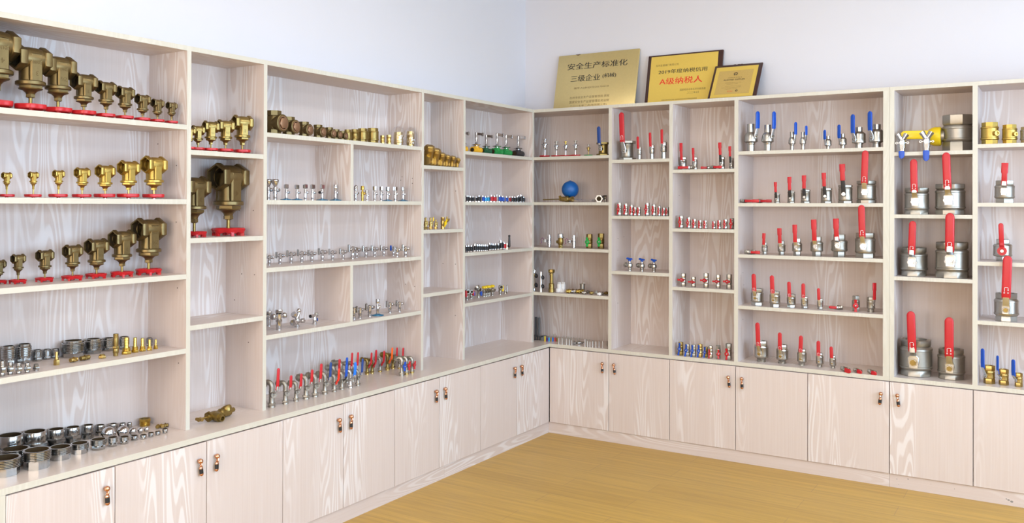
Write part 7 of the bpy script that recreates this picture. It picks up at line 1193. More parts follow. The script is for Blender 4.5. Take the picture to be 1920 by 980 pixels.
# right wall, third bay, top shelf
ball_valve(thing('ball_valve', 'nickel ball valve with red paddle lever, farthest left, third right bay', 'valve', (1.0941, 0.12, 1.868), (0, 0, 0), "paddle lever valves on the third right bay's top shelf"), 0.0899, 0.0466, 0.1809, 0.0215, shape='paddle', zs=0.5, lean=-0.035)
ball_valve(thing('ball_valve', 'smaller nickel ball valve with red paddle lever behind lying red lever', 'valve', (1.1819, 0.1, 1.868), (0, 0, 0), "paddle lever valves on the third right bay's top shelf"), 0.0849, 0.0354, 0.1453, 0.0177, shape='paddle', lean=-0.035)
ball_valve(thing('ball_valve', 'nickel ball valve, red sleeve on black lever, taller of two', 'valve', (1.379, 0.06, 1.868), (0, 0, 0), "paddle lever valves on the third right bay's top shelf"), 0.0795, 0.0381, 0.1711, 0.0225, shape='paddle', shank='black', g0=1.155, lean=-0.035)
ball_valve(thing('ball_valve', 'nickel ball valve, red sleeve on black lever, by the upright', 'valve', (1.4458, 0.05, 1.868), (0, 0, 0), "paddle lever valves on the third right bay's top shelf"), 0.0679, 0.0309, 0.1445, 0.0189, shape='paddle', shank='black', g0=1.17, lean=-0.035)
lay_valve(thing('ball_valve', 'nickel ball valve lying flat, red lever pointing left', 'valve', (1.1802, 0.035, 1.868), (0, 0, 0), "paddle lever valves on the third right bay's top shelf"), 0.0421, 0.0281, 0.1053, 0.0183, 0.0, shape='paddle')
lay_valve(thing('ball_valve', 'small dark ball valve lying flat behind the black-levered pair', 'valve', (1.2842, 0.08, 1.868), (0, 0, 0), "paddle lever valves on the third right bay's top shelf"), 0.035, 0.0245, 0.0665, 0.0161, 0.15, shape='paddle', shank='black')
lay_valve(thing('ball_valve', 'ball valve lying flat, red lever touching the standing black lever', 'valve', (1.3304, 0.03, 1.868), (0, 0, 0), "paddle lever valves on the third right bay's top shelf"), 0.0381, 0.0242, 0.083, 0.0173, 3.1416, shape='paddle', shank='black')
# right wall, third bay, second shelf
butterfly_valve(thing('butterfly_valve', 'mini nickel ball valve with red butterfly handle, leftmost on second shelf, third right-wall bay', 'valve', (1.105, 0.05, 1.48), (0, 0, 0), "mini butterfly valves on the third right bay's second shelf"), 0.0845, 0.0337, 0.0673, 'red_plastic', 'nickel', 0)
butterfly_valve(thing('butterfly_valve', 'mini nickel ball valve with red butterfly handle, second from left, second shelf, third right-wall bay', 'valve', (1.1581, 0.05, 1.48), (0, 0, 0), "mini butterfly valves on the third right bay's second shelf"), 0.0755, 0.03, 0.0546, 'red_plastic', 'nickel', 0)
butterfly_valve(thing('butterfly_valve', 'mini nickel ball valve with red butterfly handle, third from left, second shelf, third right-wall bay', 'valve', (1.1975, 0.05, 1.48), (0, 0, 0), "mini butterfly valves on the third right bay's second shelf"), 0.0642, 0.0281, 0.0527, 'red_plastic', 'nickel', 0)
butterfly_valve(thing('butterfly_valve', 'mini nickel ball valve with red butterfly handle, fourth from left, second shelf, third right-wall bay', 'valve', (1.2358, 0.05, 1.48), (0, 0, 0), "mini butterfly valves on the third right bay's second shelf"), 0.0569, 0.0263, 0.049, 'red_plastic', 'nickel', 0)
butterfly_valve(thing('butterfly_valve', 'mini nickel ball valve with red butterfly handle, fifth from left, second shelf, third right-wall bay', 'valve', (1.2721, 0.05, 1.48), (0, 0, 0), "mini butterfly valves on the third right bay's second shelf"), 0.0553, 0.0262, 0.0506, 'red_plastic', 'nickel', 0)
butterfly_valve(thing('butterfly_valve', 'mini nickel ball valve with red butterfly handle, sixth from left, second shelf, third right-wall bay', 'valve', (1.3297, 0.05, 1.48), (0, 0, 0), "mini butterfly valves on the third right bay's second shelf"), 0.0507, 0.0243, 0.0469, 'red_plastic', 'nickel', 0)
butterfly_valve(thing('butterfly_valve', 'mini nickel ball valve with red butterfly handle, seventh from left, second shelf, third right-wall bay', 'valve', (1.3654, 0.05, 1.48), (0, 0, 0), "mini butterfly valves on the third right bay's second shelf"), 0.0577, 0.0259, 0.0536, 'red_plastic', 'nickel', 0)
butterfly_valve(thing('butterfly_valve', 'mini nickel ball valve with red butterfly handle, eighth from left, second shelf, third right-wall bay', 'valve', (1.4061, 0.05, 1.48), (0, 0, 0), "mini butterfly valves on the third right bay's second shelf"), 0.0644, 0.0276, 0.0517, 'red_plastic', 'nickel', 0)
butterfly_valve(thing('butterfly_valve', 'mini nickel ball valve with red butterfly handle, rightmost on second shelf, third right-wall bay', 'valve', (1.45, 0.05, 1.48), (0, 0, 0), "mini butterfly valves on the third right bay's second shelf"), 0.0703, 0.0326, 0.0635, 'red_plastic', 'nickel', 0)
# right wall, third bay, third shelf
butterfly_valve(thing('butterfly_valve', 'small valve with red butterfly handle set crosswise, leftmost on third shelf, third right-wall bay', 'valve', (1.1163, 0.0665, 1.094), (0, 0, -0.25), 'cross handled butterfly valves'), 0.0858, 0.0355, 0.0532, 'red_plastic', 'nickel', 1.5708, zs=.52, hh=.3)
butterfly_valve(thing('butterfly_valve', 'small valve with red butterfly handle set crosswise, second from left, third shelf, third right-wall bay', 'valve', (1.1891, 0.0599, 1.094), (0, 0, -0.25), 'cross handled butterfly valves'), 0.0665, 0.0299, 0.0528, 'red_plastic', 'nickel', 1.5708, zs=.52, hh=.3)
butterfly_valve(thing('butterfly_valve', 'small valve with red butterfly handle set crosswise, third from left, third shelf, third right-wall bay', 'valve', (1.2792, 0.0478, 1.094), (0, 0, -0.25), 'cross handled butterfly valves'), 0.0957, 0.0349, 0.0523, 'red_plastic', 'nickel', 1.5708, zs=.52, hh=.3)
butterfly_valve(thing('butterfly_valve', 'small valve with red butterfly handle set crosswise, fourth from left, third shelf, third right-wall bay', 'valve', (1.3535, 0.0662, 1.094), (0, 0, -0.25), 'cross handled butterfly valves'), 0.0874, 0.0312, 0.0521, 'red_plastic', 'nickel', 1.5708, zs=.52, hh=.3)
butterfly_valve(thing('butterfly_valve', 'small valve with red butterfly handle set crosswise, rightmost on third shelf, third right-wall bay', 'valve', (1.4297, 0.0555, 1.094), (0, 0, -0.25), 'cross handled butterfly valves'), 0.0949, 0.0361, 0.0516, 'red_plastic', 'satin_nickel', 1.5708, zs=.52, hh=.3)
# right wall, third bay, worktop
butterfly_valve(thing('butterfly_valve', 'small valve with big blue butterfly handle, leftmost on worktop, third right-wall bay', 'valve', (1.1069, 0.0453, 0.64), (0, 0, -0.1), 'blue and red butterfly valves on the right worktop'), 0.0864, 0.0336, 0.0814, 'blue_plastic', 'bronze', 0.12)
butterfly_valve(thing('butterfly_valve', 'small valve with big blue butterfly handle, second from left, worktop, third right-wall bay', 'valve', (1.1531, 0.0457, 0.64), (0, 0, -0.1), 'blue and red butterfly valves on the right worktop'), 0.0779, 0.0335, 0.0793, 'blue_plastic', 'satin_nickel', 0.12)
butterfly_valve(thing('butterfly_valve', 'small valve with big blue butterfly handle, third from left, worktop, third right-wall bay', 'valve', (1.1975, 0.0401, 0.64), (0, 0, -0.1), 'blue and red butterfly valves on the right worktop'), 0.0772, 0.0333, 0.0789, 'blue_plastic', 'satin_nickel', 0.12)
butterfly_valve(thing('butterfly_valve', 'small valve with big blue butterfly handle, fourth from left, worktop, third right-wall bay', 'valve', (1.24, 0.0434, 0.64), (0, 0, -0.1), 'blue and red butterfly valves on the right worktop'), 0.0846, 0.0332, 0.0804, 'blue_plastic', 'brass', 0.12)
butterfly_valve(thing('butterfly_valve', 'small valve with big blue butterfly handle, rightmost on worktop, third right-wall bay', 'valve', (1.2731, 0.0624, 0.64), (0, 0, -0.1), 'blue and red butterfly valves on the right worktop'), 0.0667, 0.028, 0.0699, 'blue_plastic', 'bronze', 0.12)
butterfly_valve(thing('butterfly_valve', 'slim valve with red butterfly handle next to the blue ones', 'valve', (1.3126, 0.0424, 0.64), (0, 0, -0.2), 'blue and red butterfly valves on the right worktop'), 0.0798, 0.0278, 0.059, 'red_plastic', 'nickel', 0, zs=.38)
butterfly_valve(thing('butterfly_valve', 'valve with red butterfly handle turned to its right side', 'valve', (1.3588, 0.0533, 0.64), (0, 0, 0.4), 'blue and red butterfly valves on the right worktop'), 0.0858, 0.0346, 0.0589, 'red_plastic', 'nickel', 0, zs=.38)
butterfly_valve(thing('butterfly_valve', 'larger dark nickel valve with red butterfly handle by the upright', 'valve', (1.4291, 0.0493, 0.64), (0, 0, -0.1), 'blue and red butterfly valves on the right worktop'), 0.1034, 0.0413, 0.0722, 'red_plastic', 'satin_nickel', 0, zs=.38)
# right wall, fourth bay, top shelf
ball_valve(thing('ball_valve', 'tube-ended ball valve, blue lever on right, leftmost on top shelf, fourth right-wall bay', 'valve', (1.5689, 0.06, 1.976), (0, 0, 1), 'blue lever valves'), 0.1746, 0.0833, 0.2513, 0.0306, style='tube', hw=0.58, hh=0.28, zs=0.55, grip='blue_plastic', g0=0.812, lean=0.0)
ball_valve(thing('ball_valve', 'tube-ended ball valve, blue lever on right, second from left, top shelf, fourth right-wall bay', 'valve', (1.6759, 0.06, 1.976), (0, 0, 1), 'blue lever valves'), 0.1656, 0.074, 0.2455, 0.0286, style='tube', hw=0.58, hh=0.28, zs=0.55, grip='blue_plastic', g0=0.831, lean=0.0)
ball_valve(thing('ball_valve', 'tube-ended ball valve, blue lever on right, third from left, top shelf, fourth right-wall bay', 'valve', (1.8265, 0.06, 1.976), (0, 0, 1), 'blue lever valves'), 0.1156, 0.0415, 0.1737, 0.0219, style='tube', hw=0.58, hh=0.28, zs=0.55, grip='blue_plastic', g0=0.837, lean=0.0)
ball_valve(thing('ball_valve', 'tube-ended ball valve, blue lever on right, rightmost on top shelf, fourth right-wall bay', 'valve', (1.8924, 0.06, 1.976), (0, 0, 1), 'blue lever valves'), 0.1112, 0.0379, 0.1484, 0.0191, style='tube', hw=0.58, hh=0.28, zs=0.55, grip='blue_plastic', g0=0.818, lean=0.0)
ball_valve(thing('ball_valve', 'tube-ended ball valve, blue lever on left, leftmost on top shelf, fourth right-wall bay', 'valve', (2.0423, 0.06, 1.976), (0, 0, -0.45), 'blue lever valves'), 0.0806, 0.0406, 0.1172, 0.0188, style='tube', hw=0.52, hh=0.22, zs=0.42, grip='blue_plastic', g0=0.732, lean=0.0)
ball_valve(thing('ball_valve', 'tube-ended ball valve, blue lever on left, second from left, top shelf, fourth right-wall bay', 'valve', (2.1277, 0.06, 1.976), (0, 0, -0.45), 'blue lever valves'), 0.0901, 0.0451, 0.1454, 0.0219, style='tube', hw=0.52, hh=0.22, zs=0.42, grip='blue_plastic', g0=0.706, lean=0.0)
ball_valve(thing('ball_valve', 'tube-ended ball valve, blue lever on left, third from left, top shelf, fourth right-wall bay', 'valve', (2.2207, 0.06, 1.976), (0, 0, -0.45), 'blue lever valves'), 0.1266, 0.0766, 0.2008, 0.0274, style='tube', hw=0.52, hh=0.2, zs=0.42, grip='blue_plastic', g0=0.674, lean=0.0)
ball_valve(thing('ball_valve', 'tube-ended ball valve, blue lever on left, rightmost on top shelf, fourth right-wall bay', 'valve', (2.3209, 0.06, 1.976), (0, 0, -0.45), 'blue lever valves'), 0.1386, 0.0853, 0.2134, 0.0291, style='tube', hw=0.52, hh=0.2, zs=0.42, grip='blue_plastic', g0=0.696, lean=0.0)
# right wall, fourth bay, second shelf
lay_valve(thing('ball_valve', 'ball valve lying at the left, black lever with red sleeve pointing right', 'valve', (1.531, 0.04, 1.648), (0, 0, 0), 'black shanked red lever valves'), 0.0408, 0.0272, 0.1224, 0.019, 3.1416, shape='paddle', shank='black')
lay_valve(thing('ball_valve', 'second lying ball valve, its red sleeve nearest the standing row', 'valve', (1.6124, 0.1, 1.648), (0, 0, 0), 'black shanked red lever valves'), 0.0375, 0.0272, 0.1022, 0.0184, 3.1416, shape='paddle')
ball_valve(thing('ball_valve', 'nickel ball valve, red sleeve on black lever, leftmost on second shelf, fourth right-wall bay', 'valve', (1.7376, 0.05, 1.648), (0, 0, 0), 'black shanked red lever valves'), 0.0589, 0.0351, 0.1317, 0.02, hw=0.92, hh=0.13, zs=0.45, shape='paddle', shank='black', fin='satin_nickel', g0=1.163, lean=-0.032)
ball_valve(thing('ball_valve', 'nickel ball valve, red sleeve on black lever, second from left, second shelf, fourth right-wall bay', 'valve', (1.8247, 0.05, 1.648), (0, 0, 0), 'black shanked red lever valves'), 0.0718, 0.0447, 0.1619, 0.0248, hw=0.92, hh=0.13, zs=0.43, shape='paddle', shank='black', fin='satin_nickel', g0=1.13, lean=-0.021)
ball_valve(thing('ball_valve', 'nickel ball valve, red sleeve on black lever, third from left, second shelf, fourth right-wall bay', 'valve', (1.912, 0.05, 1.648), (0, 0, 0), 'black shanked red lever valves'), 0.0818, 0.0558, 0.1698, 0.0263, hw=0.92, hh=0.13, zs=0.45, shape='paddle', shank='black', fin='satin_nickel', g0=1.103, lean=0.005)
ball_valve(thing('ball_valve', 'nickel ball valve, red sleeve on black lever, fourth from left, second shelf, fourth right-wall bay', 'valve', (2.0356, 0.05, 1.648), (0, 0, 0), 'black shanked red lever valves'), 0.09, 0.0649, 0.1834, 0.026, hw=0.92, hh=0.13, zs=0.47, shape='paddle', shank='black', fin='satin_nickel', g0=1.133, lean=-0.035)
ball_valve(thing('ball_valve', 'nickel ball valve, red sleeve on black lever, rightmost on second shelf, fourth right-wall bay', 'valve', (2.1455, 0.05, 1.648), (0, 0, 0), 'black shanked red lever valves'), 0.1084, 0.0819, 0.2332, 0.0337, hw=0.92, hh=0.13, zs=0.5, shape='paddle', shank='black', fin='satin_nickel', g0=1.251, lean=-0.035)
ball_valve(thing('ball_valve', "largest nickel ball valve with long all-red lever, fourth bay's second shelf", 'valve', (2.2628, 0.062, 1.648), (0, 0, 0), 'black shanked red lever valves'), 0.133, 0.1081, 0.3096, 0.0381, hw=0.95, hh=0.15, zs=0.5, fin='satin_nickel', mark=0.18, n=8, g0=0.831, lean=0.035)
# right wall, fourth bay, third shelf
lay_valve(thing('ball_valve', "nickel ball valve lying flat with red lever, fourth bay's third shelf", 'valve', (1.5724, 0.03, 1.323), (0, 0, 0), "red lever valves on the fourth right bay's third shelf"), 0.0677, 0.0304, 0.1049, 0.0189, 3.1416, shape='paddle')
ball_valve(thing('ball_valve', 'nickel ball valve with red paddle lever, leftmost on third shelf, fourth right-wall bay', 'valve', (1.6523, 0.0793, 1.323), (0, 0, 0), "red lever valves on the fourth right bay's third shelf"), 0.0755, 0.0372, 0.1351, 0.0213, hw=0.66, hh=0.25, zs=0.52, shape='paddle', fin='satin_nickel', g0=0.83, lean=0.035)
ball_valve(thing('ball_valve', 'nickel ball valve with red paddle lever, second from left, third shelf, fourth right-wall bay', 'valve', (1.7602, 0.0727, 1.323), (0, 0, 0), "red lever valves on the fourth right bay's third shelf"), 0.0881, 0.0485, 0.1685, 0.0278, hw=0.66, hh=0.25, zs=0.52, shape='paddle', fin='satin_nickel', g0=0.863, lean=-0.035)
ball_valve(thing('ball_valve', 'nickel ball valve with red paddle lever, third from left, third shelf, fourth right-wall bay', 'valve', (1.8628, 0.0441, 1.323), (0, 0, 0), "red lever valves on the fourth right bay's third shelf"), 0.1073, 0.061, 0.1928, 0.0284, hw=0.66, hh=0.25, zs=0.52, shape='paddle', fin='nickel', g0=0.775, lean=-0.024)
ball_valve(thing('ball_valve', 'nickel ball valve with red paddle lever, fourth from left, third shelf, fourth right-wall bay', 'valve', (1.9781, 0.0555, 1.323), (0, 0, 0), "red lever valves on the fourth right bay's third shelf"), 0.1203, 0.0751, 0.2258, 0.0327, hw=0.66, hh=0.25, zs=0.52, shape='paddle', fin='satin_nickel', g0=0.769, lean=-0.035)
ball_valve(thing('ball_valve', 'nickel ball valve with red paddle lever, rightmost on third shelf, fourth right-wall bay', 'valve', (2.1066, 0.0736, 1.323), (0, 0, 0), "red lever valves on the fourth right bay's third shelf"), 0.1367, 0.0954, 0.2329, 0.034, hw=0.66, hh=0.25, zs=0.52, shape='paddle', fin='satin_nickel', g0=0.745, lean=-0.035)
ball_valve(thing('ball_valve', "largest nickel ball valve, fourth bay's third shelf, red lever overlapping shelf above", 'valve', (2.2559, 0.066, 1.323), (0, 0, 0), "red lever valves on the fourth right bay's third shelf"), 0.1481, 0.1162, 0.3147, 0.0382, hw=0.84, hh=0.19, zs=0.48, fin='satin_nickel', mark=0.18, g0=0.812, lean=-0.025)
# right wall, fourth bay, fourth shelf
ball_valve(thing('ball_valve', 'nickel ball valve with round-tipped red lever, leftmost on fourth shelf, fourth right-wall bay', 'valve', (1.6041, 0.0856, 0.998), (0, 0, 0), "red lever valves on the fourth right bay's fourth shelf"), 0.1065, 0.0816, 0.204, 0.0279, hw=0.8, hh=0.2, zs=0.46, nut='brass', mark=0.15, g0=0.857, lean=-0.035)
ball_valve(thing('ball_valve', 'nickel ball valve with round-tipped red lever, second from left, fourth shelf, fourth right-wall bay', 'valve', (1.7248, 0.0523, 0.998), (0, 0, 0), "red lever valves on the fourth right bay's fourth shelf"), 0.0986, 0.0669, 0.2007, 0.0268, hw=0.8, hh=0.2, zs=0.46, nut='brass', mark=0.15, g0=0.908, lean=-0.035)
ball_valve(thing('ball_valve', 'nickel ball valve with round-tipped red lever, third from left, fourth shelf, fourth right-wall bay', 'valve', (1.8182, 0.0834, 0.998), (0, 0, 0), "red lever valves on the fourth right bay's fourth shelf"), 0.0828, 0.055, 0.1635, 0.0227, hw=0.8, hh=0.2, zs=0.46, nut='brass', mark=0.15, g0=0.824, lean=-0.035)
ball_valve(thing('ball_valve', 'nickel ball valve with round-tipped red lever, fourth from left, fourth shelf, fourth right-wall bay', 'valve', (1.9032, 0.0654, 0.998), (0, 0, 0), "red lever valves on the fourth right bay's fourth shelf"), 0.0739, 0.0428, 0.1574, 0.0231, hw=0.8, hh=0.2, zs=0.46, nut='brass', mark=0.15, g0=0.932, lean=-0.004)
ball_valve(thing('ball_valve', 'nickel ball valve with round-tipped red lever, rightmost on fourth shelf, fourth right-wall bay', 'valve', (1.9933, 0.0785, 0.998), (0, 0, 0), "red lever valves on the fourth right bay's fourth shelf"), 0.0635, 0.0376, 0.1312, 0.019, hw=0.8, hh=0.2, zs=0.46, nut='brass', mark=0, g0=0.938, lean=-0.035)
lay_valve(thing('ball_valve', 'nickel ball valve lying down, red lever tip pointing left', 'valve', (2.0938, 0.126, 0.998), (0, 0, 0), "red lever valves on the fourth right bay's fourth shelf"), 0.0457, 0.0261, 0.0784, 0.0163, 0, shape='round')
butterfly_valve(thing('butterfly_valve', "dull nickel valve with upright red butterfly handle, fourth bay's fourth shelf", 'valve', (2.1969, 0.0993, 0.998), (0, 0, 0.15), "red lever valves on the fourth right bay's fourth shelf"), 0.0916, 0.0467, 0.074, 'red_plastic', 'satin_nickel', 0, zs=.38)
ball_valve(thing('ball_valve', "dull nickel ball valve with red lever on its right, fourth shelf's end", 'valve', (2.284, 0.0876, 0.998), (0, 0, 0.75), "red lever valves on the fourth right bay's fourth shelf"), 0.0902, 0.0478, 0.1779, 0.0236, fin='satin_nickel', zs=0.5, hw=0.8, hh=0.24, style='male', shape='paddle', g0=0.867, lean=0.0)
# right wall, fourth bay, worktop
ball_valve(thing('ball_valve', 'threaded-foot nickel ball valve with red lever, leftmost on worktop, fourth right-wall bay', 'valve', (1.6263, 0.1054, 0.64), (0, 0, 0), 'red lever valves on the right worktop'), 0.1315, 0.0902, 0.2542, 0.0286, style='male', hw=0.7, hh=0.2, zs=0.42, nut='brass', mark=0.15, g0=0.769, lean=-0.035)
ball_valve(thing('ball_valve', 'threaded-foot nickel ball valve with red lever, second from left, worktop, fourth right-wall bay', 'valve', (1.7553, 0.1139, 0.64), (0, 0, 0), 'red lever valves on the right worktop'), 0.116, 0.0758, 0.1997, 0.0249, style='male', hw=0.7, hh=0.2, zs=0.42, nut='brass', mark=0.15, g0=0.774, lean=-0.007)
ball_valve(thing('ball_valve', 'threaded-foot nickel ball valve with red lever, third from left, worktop, fourth right-wall bay', 'valve', (1.8771, 0.1097, 0.64), (0, 0, 0), 'red lever valves on the right worktop'), 0.0997, 0.0599, 0.1895, 0.0246, style='male', hw=0.7, hh=0.2, zs=0.42, nut='brass', mark=0.15, g0=0.865, lean=0.035)
ball_valve(thing('ball_valve', 'threaded-foot nickel ball valve with red lever, fourth from left, worktop, fourth right-wall bay', 'valve', (1.9822, 0.1189, 0.64), (0, 0, 0), 'red lever valves on the right worktop'), 0.0824, 0.0462, 0.1631, 0.0231, style='male', hw=0.7, hh=0.2, zs=0.42, nut='brass', mark=0.15, g0=0.851, lean=-0.003)
ball_valve(thing('ball_valve', 'threaded-foot nickel ball valve with red lever, rightmost on worktop, fourth right-wall bay', 'valve', (2.0608, 0.1152, 0.64), (0, 0, 0), 'red lever valves on the right worktop'), 0.0737, 0.0392, 0.1343, 0.0203, style='male', hw=0.7, hh=0.2, zs=0.42, nut='brass', mark=0, g0=0.87, lean=-0.035)
lay_valve(thing('ball_valve', 'leftmost of three little valves lying with red handles in front', 'valve', (2.1506, 0.0303, 0.64), (0, 0, 0), 'red lever valves on the right worktop'), 0.0544, 0.0288, 0.0768, 0.0272, 0.5, down=1, shape='round')
lay_valve(thing('ball_valve', 'middle of three little valves lying with red handles in front', 'valve', (2.2195, 0.0347, 0.64), (0, 0, 0), 'red lever valves on the right worktop'), 0.0477, 0.0254, 0.0636, 0.0254, 0.5, down=1, shape='round')
lay_valve(thing('ball_valve', 'rightmost of three little valves lying with red handles in front', 'valve', (2.2983, 0.0361, 0.64), (0, 0, 0), 'red lever valves on the right worktop'), 0.0473, 0.0252, 0.0662, 0.0252, 0.5, down=1, shape='round')
# right wall, fifth bay, top shelf
giant_valve(thing('ball_valve', 'giant nickel ball valve with yellow lever pointing left', 'valve', (2.741, 0.165, 1.944), (0, 0, 0), None), 0.212, 0.166, 0.302)
y_valve(thing('y_valve', 'left one of two chrome Y valves with hanging blue lever', 'valve', (2.4659, 0.006, 1.944), (0, 0, 0), None), 0.1078, 0.1469)
y_valve(thing('y_valve', 'right one of two chrome Y valves with hanging blue lever', 'valve', (2.5953, 0.006, 1.944), (0, 0, 0), None), 0.1147, 0.1705)
# right wall, fifth bay, second shelf
ball_valve(thing('ball_valve', "left nickel valve with red lever, right wall's fifth bay, second shelf", 'valve', (2.5361, 0.0784, 1.583), (0, 0, 0), 'giant red lever valves'), 0.1547, 0.1333, 0.3174, 0.0384, hw=0.92, hh=0.17, zs=0.48, fin='satin_nickel', mark=0.2, n=8, g0=0.82, lean=-0.017)
ball_valve(thing('ball_valve', 'right, bigger nickel valve with red lever, fifth bay, second shelf', 'valve', (2.7094, 0.0916, 1.583), (0, 0, 0), 'giant red lever valves'), 0.175, 0.1602, 0.3503, 0.0421, hw=0.92, hh=0.17, zs=0.48, fin='satin_nickel', mark=0.2, n=8, g0=0.822, lean=-0.035)
# right wall, fifth bay, third shelf
ball_valve(thing('ball_valve', 'left nickel valve with red lever, fifth bay, third shelf', 'valve', (2.5151, 0.1261, 1.224), (0, 0, 0), 'giant red lever valves'), 0.1661, 0.1503, 0.3222, 0.0395, hw=0.86, hh=0.19, zs=0.5, fin='satin_nickel', mark=0.2, n=8, g0=0.776, lean=0.035)
ball_valve(thing('ball_valve', 'right, bigger nickel valve with red lever, fifth bay, third shelf', 'valve', (2.7186, 0.096, 1.224), (0, 0, 0), 'giant red lever valves'), 0.2027, 0.1754, 0.37, 0.0473, hw=0.92, hh=0.19, zs=0.49, fin='satin_nickel', mark=0.2, n=8, g0=0.745, lean=0.009)
# right wall, fifth bay, worktop
ball_valve(thing('ball_valve', 'left, larger nickel valve with red lever on the worktop, fifth bay', 'valve', (2.5239, 0.1461, 0.64), (0, 0, 0), 'giant red lever valves'), 0.2099, 0.182, 0.3871, 0.0458, hw=0.86, hh=0.18, zs=0.43, fin='satin_nickel', mark=0.2, n=8, nut='brass', g0=0.721, lean=-0.035)
ball_valve(thing('ball_valve', 'right nickel valve with red lever on the worktop, fifth bay', 'valve', (2.7101, 0.1463, 0.64), (0, 0, 0), 'giant red lever valves'), 0.1702, 0.1478, 0.3635, 0.0474, hw=0.86, hh=0.17, zs=0.42, fin='satin_nickel', mark=0.2, n=8, nut='brass', g0=0.771, lean=-0.0)
# right wall, sixth bay, top shelf
plug_check(thing('check_valve', "large brass check valve with side plug, sixth bay's top shelf", 'valve', (2.9104, 0.06, 1.976), (0, 0, 0), None), 0.121, 0.0921, 'cast_brass')
plug_check(thing('check_valve', "smaller brass check valve with side plug, sixth bay's top shelf", 'valve', (3.0071, 0.06, 1.976), (0, 0, 0), None), 0.1047, 0.0764, 'cast_brass')
plug_check(thing('check_valve', "nickel check valve cut by the photo's edge, top shelf", 'valve', (3.0884, 0.06, 1.976), (0, 0, 0), None), 0.0893, 0.0641, 'satin_nickel')
# right wall, sixth bay, second shelf
ball_valve(thing('ball_valve', "nickel ball valve with red paddle lever, sixth bay's second shelf", 'valve', (2.9826, 0.065, 1.651), (0, 0, 0), None), 0.1227, 0.1018, 0.2182, 0.0339, hw=0.83, hh=0.2, zs=0.5, shape='paddle', fin='satin_nickel', g0=0.782, lean=0.035)
# right wall, sixth bay, third shelf
ball_valve(thing('ball_valve', "nickel ball valve with one-piece red lever, sixth bay's third shelf", 'valve', (2.9695, 0.1473, 1.325), (0, 0, 0), None), 0.1217, 0.0974, 0.2139, 0.0255, hw=0.64, hh=0.22, zs=0.48, shape='full', lean=-0.035)
# right wall, sixth bay, fourth shelf
ball_valve(thing('ball_valve', "nickel ball valve with long red lever, sixth bay's fourth shelf", 'valve', (2.9915, 0.072, 0.999), (0, 0, 0), None), 0.1538, 0.1239, 0.3647, 0.0457, hw=0.84, hh=0.2, zs=0.44, nut='brass', mark=0.22, n=8, g0=0.844, lean=0.035)
# right wall, sixth bay, worktop
ball_valve(thing('ball_valve', 'tallest brass ball valve with blue lever on the right worktop', 'valve', (2.9068, 0.1002, 0.64), (0, 0, -0.6), 'brass valves with blue levers'), 0.1009, 0.0584, 0.1982, 0.0224, hw=0.86, hh=0.28, zs=0.45, fin='brass', grip='blue_plastic', jog=0.02, g0=0.877, lean=0.0)
ball_valve(thing('ball_valve', 'middle brass ball valve with blue lever seen edge-on', 'valve', (2.9776, 0.0968, 0.64), (0, 0, -0.6), 'brass valves with blue levers'), 0.0873, 0.0505, 0.1658, 0.0148, hw=0.86, hh=0.28, zs=0.45, fin='brass', grip='blue_plastic', jog=0.02, g0=0.719, lean=0.0)
ball_valve(thing('ball_valve', "smallest brass ball valve with blue lever, nearest the photo's edge", 'valve', (3.05, 0.0871, 0.64), (0, 0, -0.6), 'brass valves with blue levers'), 0.0743, 0.0397, 0.1523, 0.0221, hw=0.86, hh=0.28, zs=0.45, fin='brass', grip='blue_plastic', jog=0.02, g0=0.791, lean=0.0)

# ---------------------------------------------------------------- plaques leaning on the wall on top of the back shelving
def plaque_root(label, x0, yb, yt, zt):
    dy, dz = yt-yb, zt-ZT; L = math.hypot(dy, dz)
    t = thing('award_plaque', label, 'plaque', (x0, yb, ZT+0.0005), (math.atan2(dz, dy), 0, 0), 'award plaques on top of the shelving')
    return t, L                                                    # local x = across, y = up the face, z = out of the face
def print_line(t, s, m, W, H, u, v, w, h, z, bold=0):
    vs, fs = text_mesh(s, 1.0, 0.0)
    xs = [p[0] for p in vs]; ys_ = [p[1] for p in vs]; a, b, c, d = min(xs), max(xs), min(ys_), max(ys_)
    sx, sy = w*W/(b-a), h*H/(d-c)
    vs = [((p[0]-(a+b)/2)*sx+u*W, (p[1]-(c+d)/2)*sy+(1-v)*H, z+p[2]*0) for p in vs]
    mb = MB(); mb.add(vs, fs)
    if bold:
        for dx in (-bold, bold): mb.add([(p[0]+dx*W, p[1], p[2]+0.00005*dx/bold) for p in vs], fs)
    return mb.build('printed_line', m, t, 30)
t, H = plaque_root('large plain gold plaque with black Chinese writing, leftmost on the shelving', 0.0333, 0.230, 0.3225, 2.750); W = 0.6572
p = MB().bevel_box((W/2, H/2, 0.0065), (W, H, 0.013), 0.0015).build('plate', 'plaque_gold', t)
for s, u, v, w, h in [('安全生产标准化', .50, .215, .74, .115), ('三级企业', .37, .435, .365, .115), ('(机械)', .665, .425, .165, .085), ('编号:AQBIIIJX台201700018', .455, .61, .43, .042),
                      ('台州市安全生产监督管理局 颁发', .445, .775, .49, .042), ('国家安全生产监督管理总局监制', .445, .853, .49, .048), ('二〇一七年二月(有效期三年)', .44, .925, .455, .045)]:
    print_line(t, s, 'ink_black' if v < .5 else 'ink_brown', W, H, u, v, w, h, 0.0132, .0012 if v < .5 else 0)
MB().add([(W*.215, H*1.0005, .013), (W*.285, H*1.0005, .013), (W*.27, H*.988, .0134), (W*.25, H*.978, .0134), (W*.235, H*.985, .0134)], [(0, 2, 1), (0, 3, 2), (0, 4, 3)]).build('stain', 'ink_brown', t)
t, H = plaque_root('wood-framed yellow plaque with red Chinese headline, behind the smallest plaque', 0.7604, 0.242, 0.322, 2.687); W = 0.5447
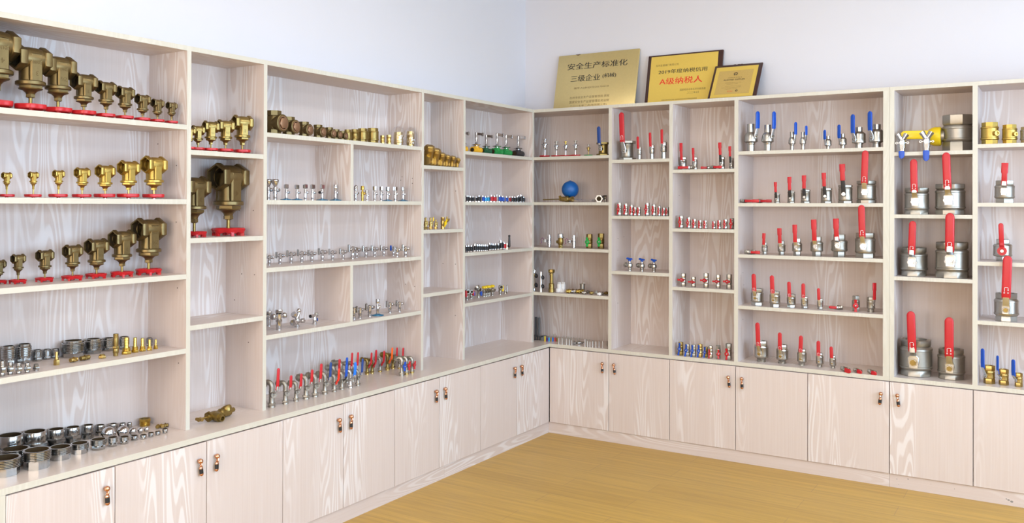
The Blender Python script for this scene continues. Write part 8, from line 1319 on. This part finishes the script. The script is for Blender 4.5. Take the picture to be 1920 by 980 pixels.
MB().bevel_box((W/2, H/2, 0.007), (W, H, 0.014), 0.003).build('frame', 'plaque_wood', t)
f = MB().box((W*.4925, H*.51, 0.0145), (W*.895, H*.92, 0.001)).build('plate', 'plaque_yellow', t)
for s, m, u, v, w, h in [('玉环宏源阀门有限公司', 'ink_brown', .27, .213, .31, .042), ('2019年度纳税信用', 'ink_black', .485, .345, .65, .085), ('A级纳税人', 'ink_red', .47, .535, .57, .135),
                         ('国家税务总局玉环市税务局', 'ink_brown', .64, .724, .335, .042), ('二〇二〇年五月', 'ink_brown', .645, .787, .155, .04), ('纳税信用评价为A级 由国家税务总局玉环市税务局颁发', 'ink_brown', .47, .904, .47, .026)]:
    print_line(t, s, m, W, H, u, v, w, h, 0.0152, .0015 if m == 'ink_red' else .001 if m == 'ink_black' else 0)
t, H = plaque_root('small dark-framed yellow supplier plaque leaning on the larger framed one', 1.2611, 0.119, 0.279, 2.568); W = 0.3240
b_ = MB(); b_.bevel_box((W/2, H/2, 0.006), (W, H, 0.012), 0.003)
for u in (.42, .50, .56): b_.bevel_box((u*W, H, 0.006), (.05*W, .004, 0.010), 0.001)
b_.build('frame', 'plaque_wood', t)
MB().box((W*.488, H*.4825, 0.0125), (W*.876, H*.895, 0.001)).build('plate', 'plaque_yellow', t)
MB().box((W*.4845, H*.465, 0.0132), (W*.715, H*.69, 0.0006)).build('inset_panel', 'plaque_inset', t)
for s, m, u, v, w, h in [('认证供应商 实地认证', 'ink_brown', .483, .40, .30, .032), ('AUDITED SUPPLIER', 'ink_black', .48, .462, .44, .042), ('YUHUAN VALVE CO., LTD.', 'ink_brown', .47, .553, .34, .024), ('ZHEJIANG, CHINA', 'ink_brown', .46, .592, .23, .022),
                         ('has been audited on site as a supplier', 'ink_brown', .49, .65, .33, .022), ('and the results were verified by third party', 'ink_brown', .45, .69, .41, .022), ('inspection service', 'ink_brown', .455, .73, .26, .022), ('TÜV', 'ink_red', .44, .80, .12, .045)]:
    print_line(t, s, m, W, H, u, v, w, h, 0.0136, .001 if 'AUD' in s else 0)
e = MB(); K = T(.485*W, (1-.29)*H, 0.0135)
e.lathe([(.024*W, 0), (.040*W, 0.0002)], 24, K); e.plate([(-.03*W, -.045*W), (-.018*W, -.045*W), (-.018*W, -.02*W), (-.03*W, -.02*W)], 0, .0002, K); e.plate([(.018*W, -.045*W), (.03*W, -.045*W), (.03*W, -.02*W), (.018*W, -.02*W)], 0, .0002, K); e.lathe([(0, 0.0002), (.010*W, 0.0002)], 16, K)
e.build('round_emblem', 'ink_black', t)
MB().lathe([(.010*W, 0), (.024*W, 0.0002)], 20, T(.575*W, (1-.79)*H, 0.0135)).build('round_seal', 'ink_black', t)
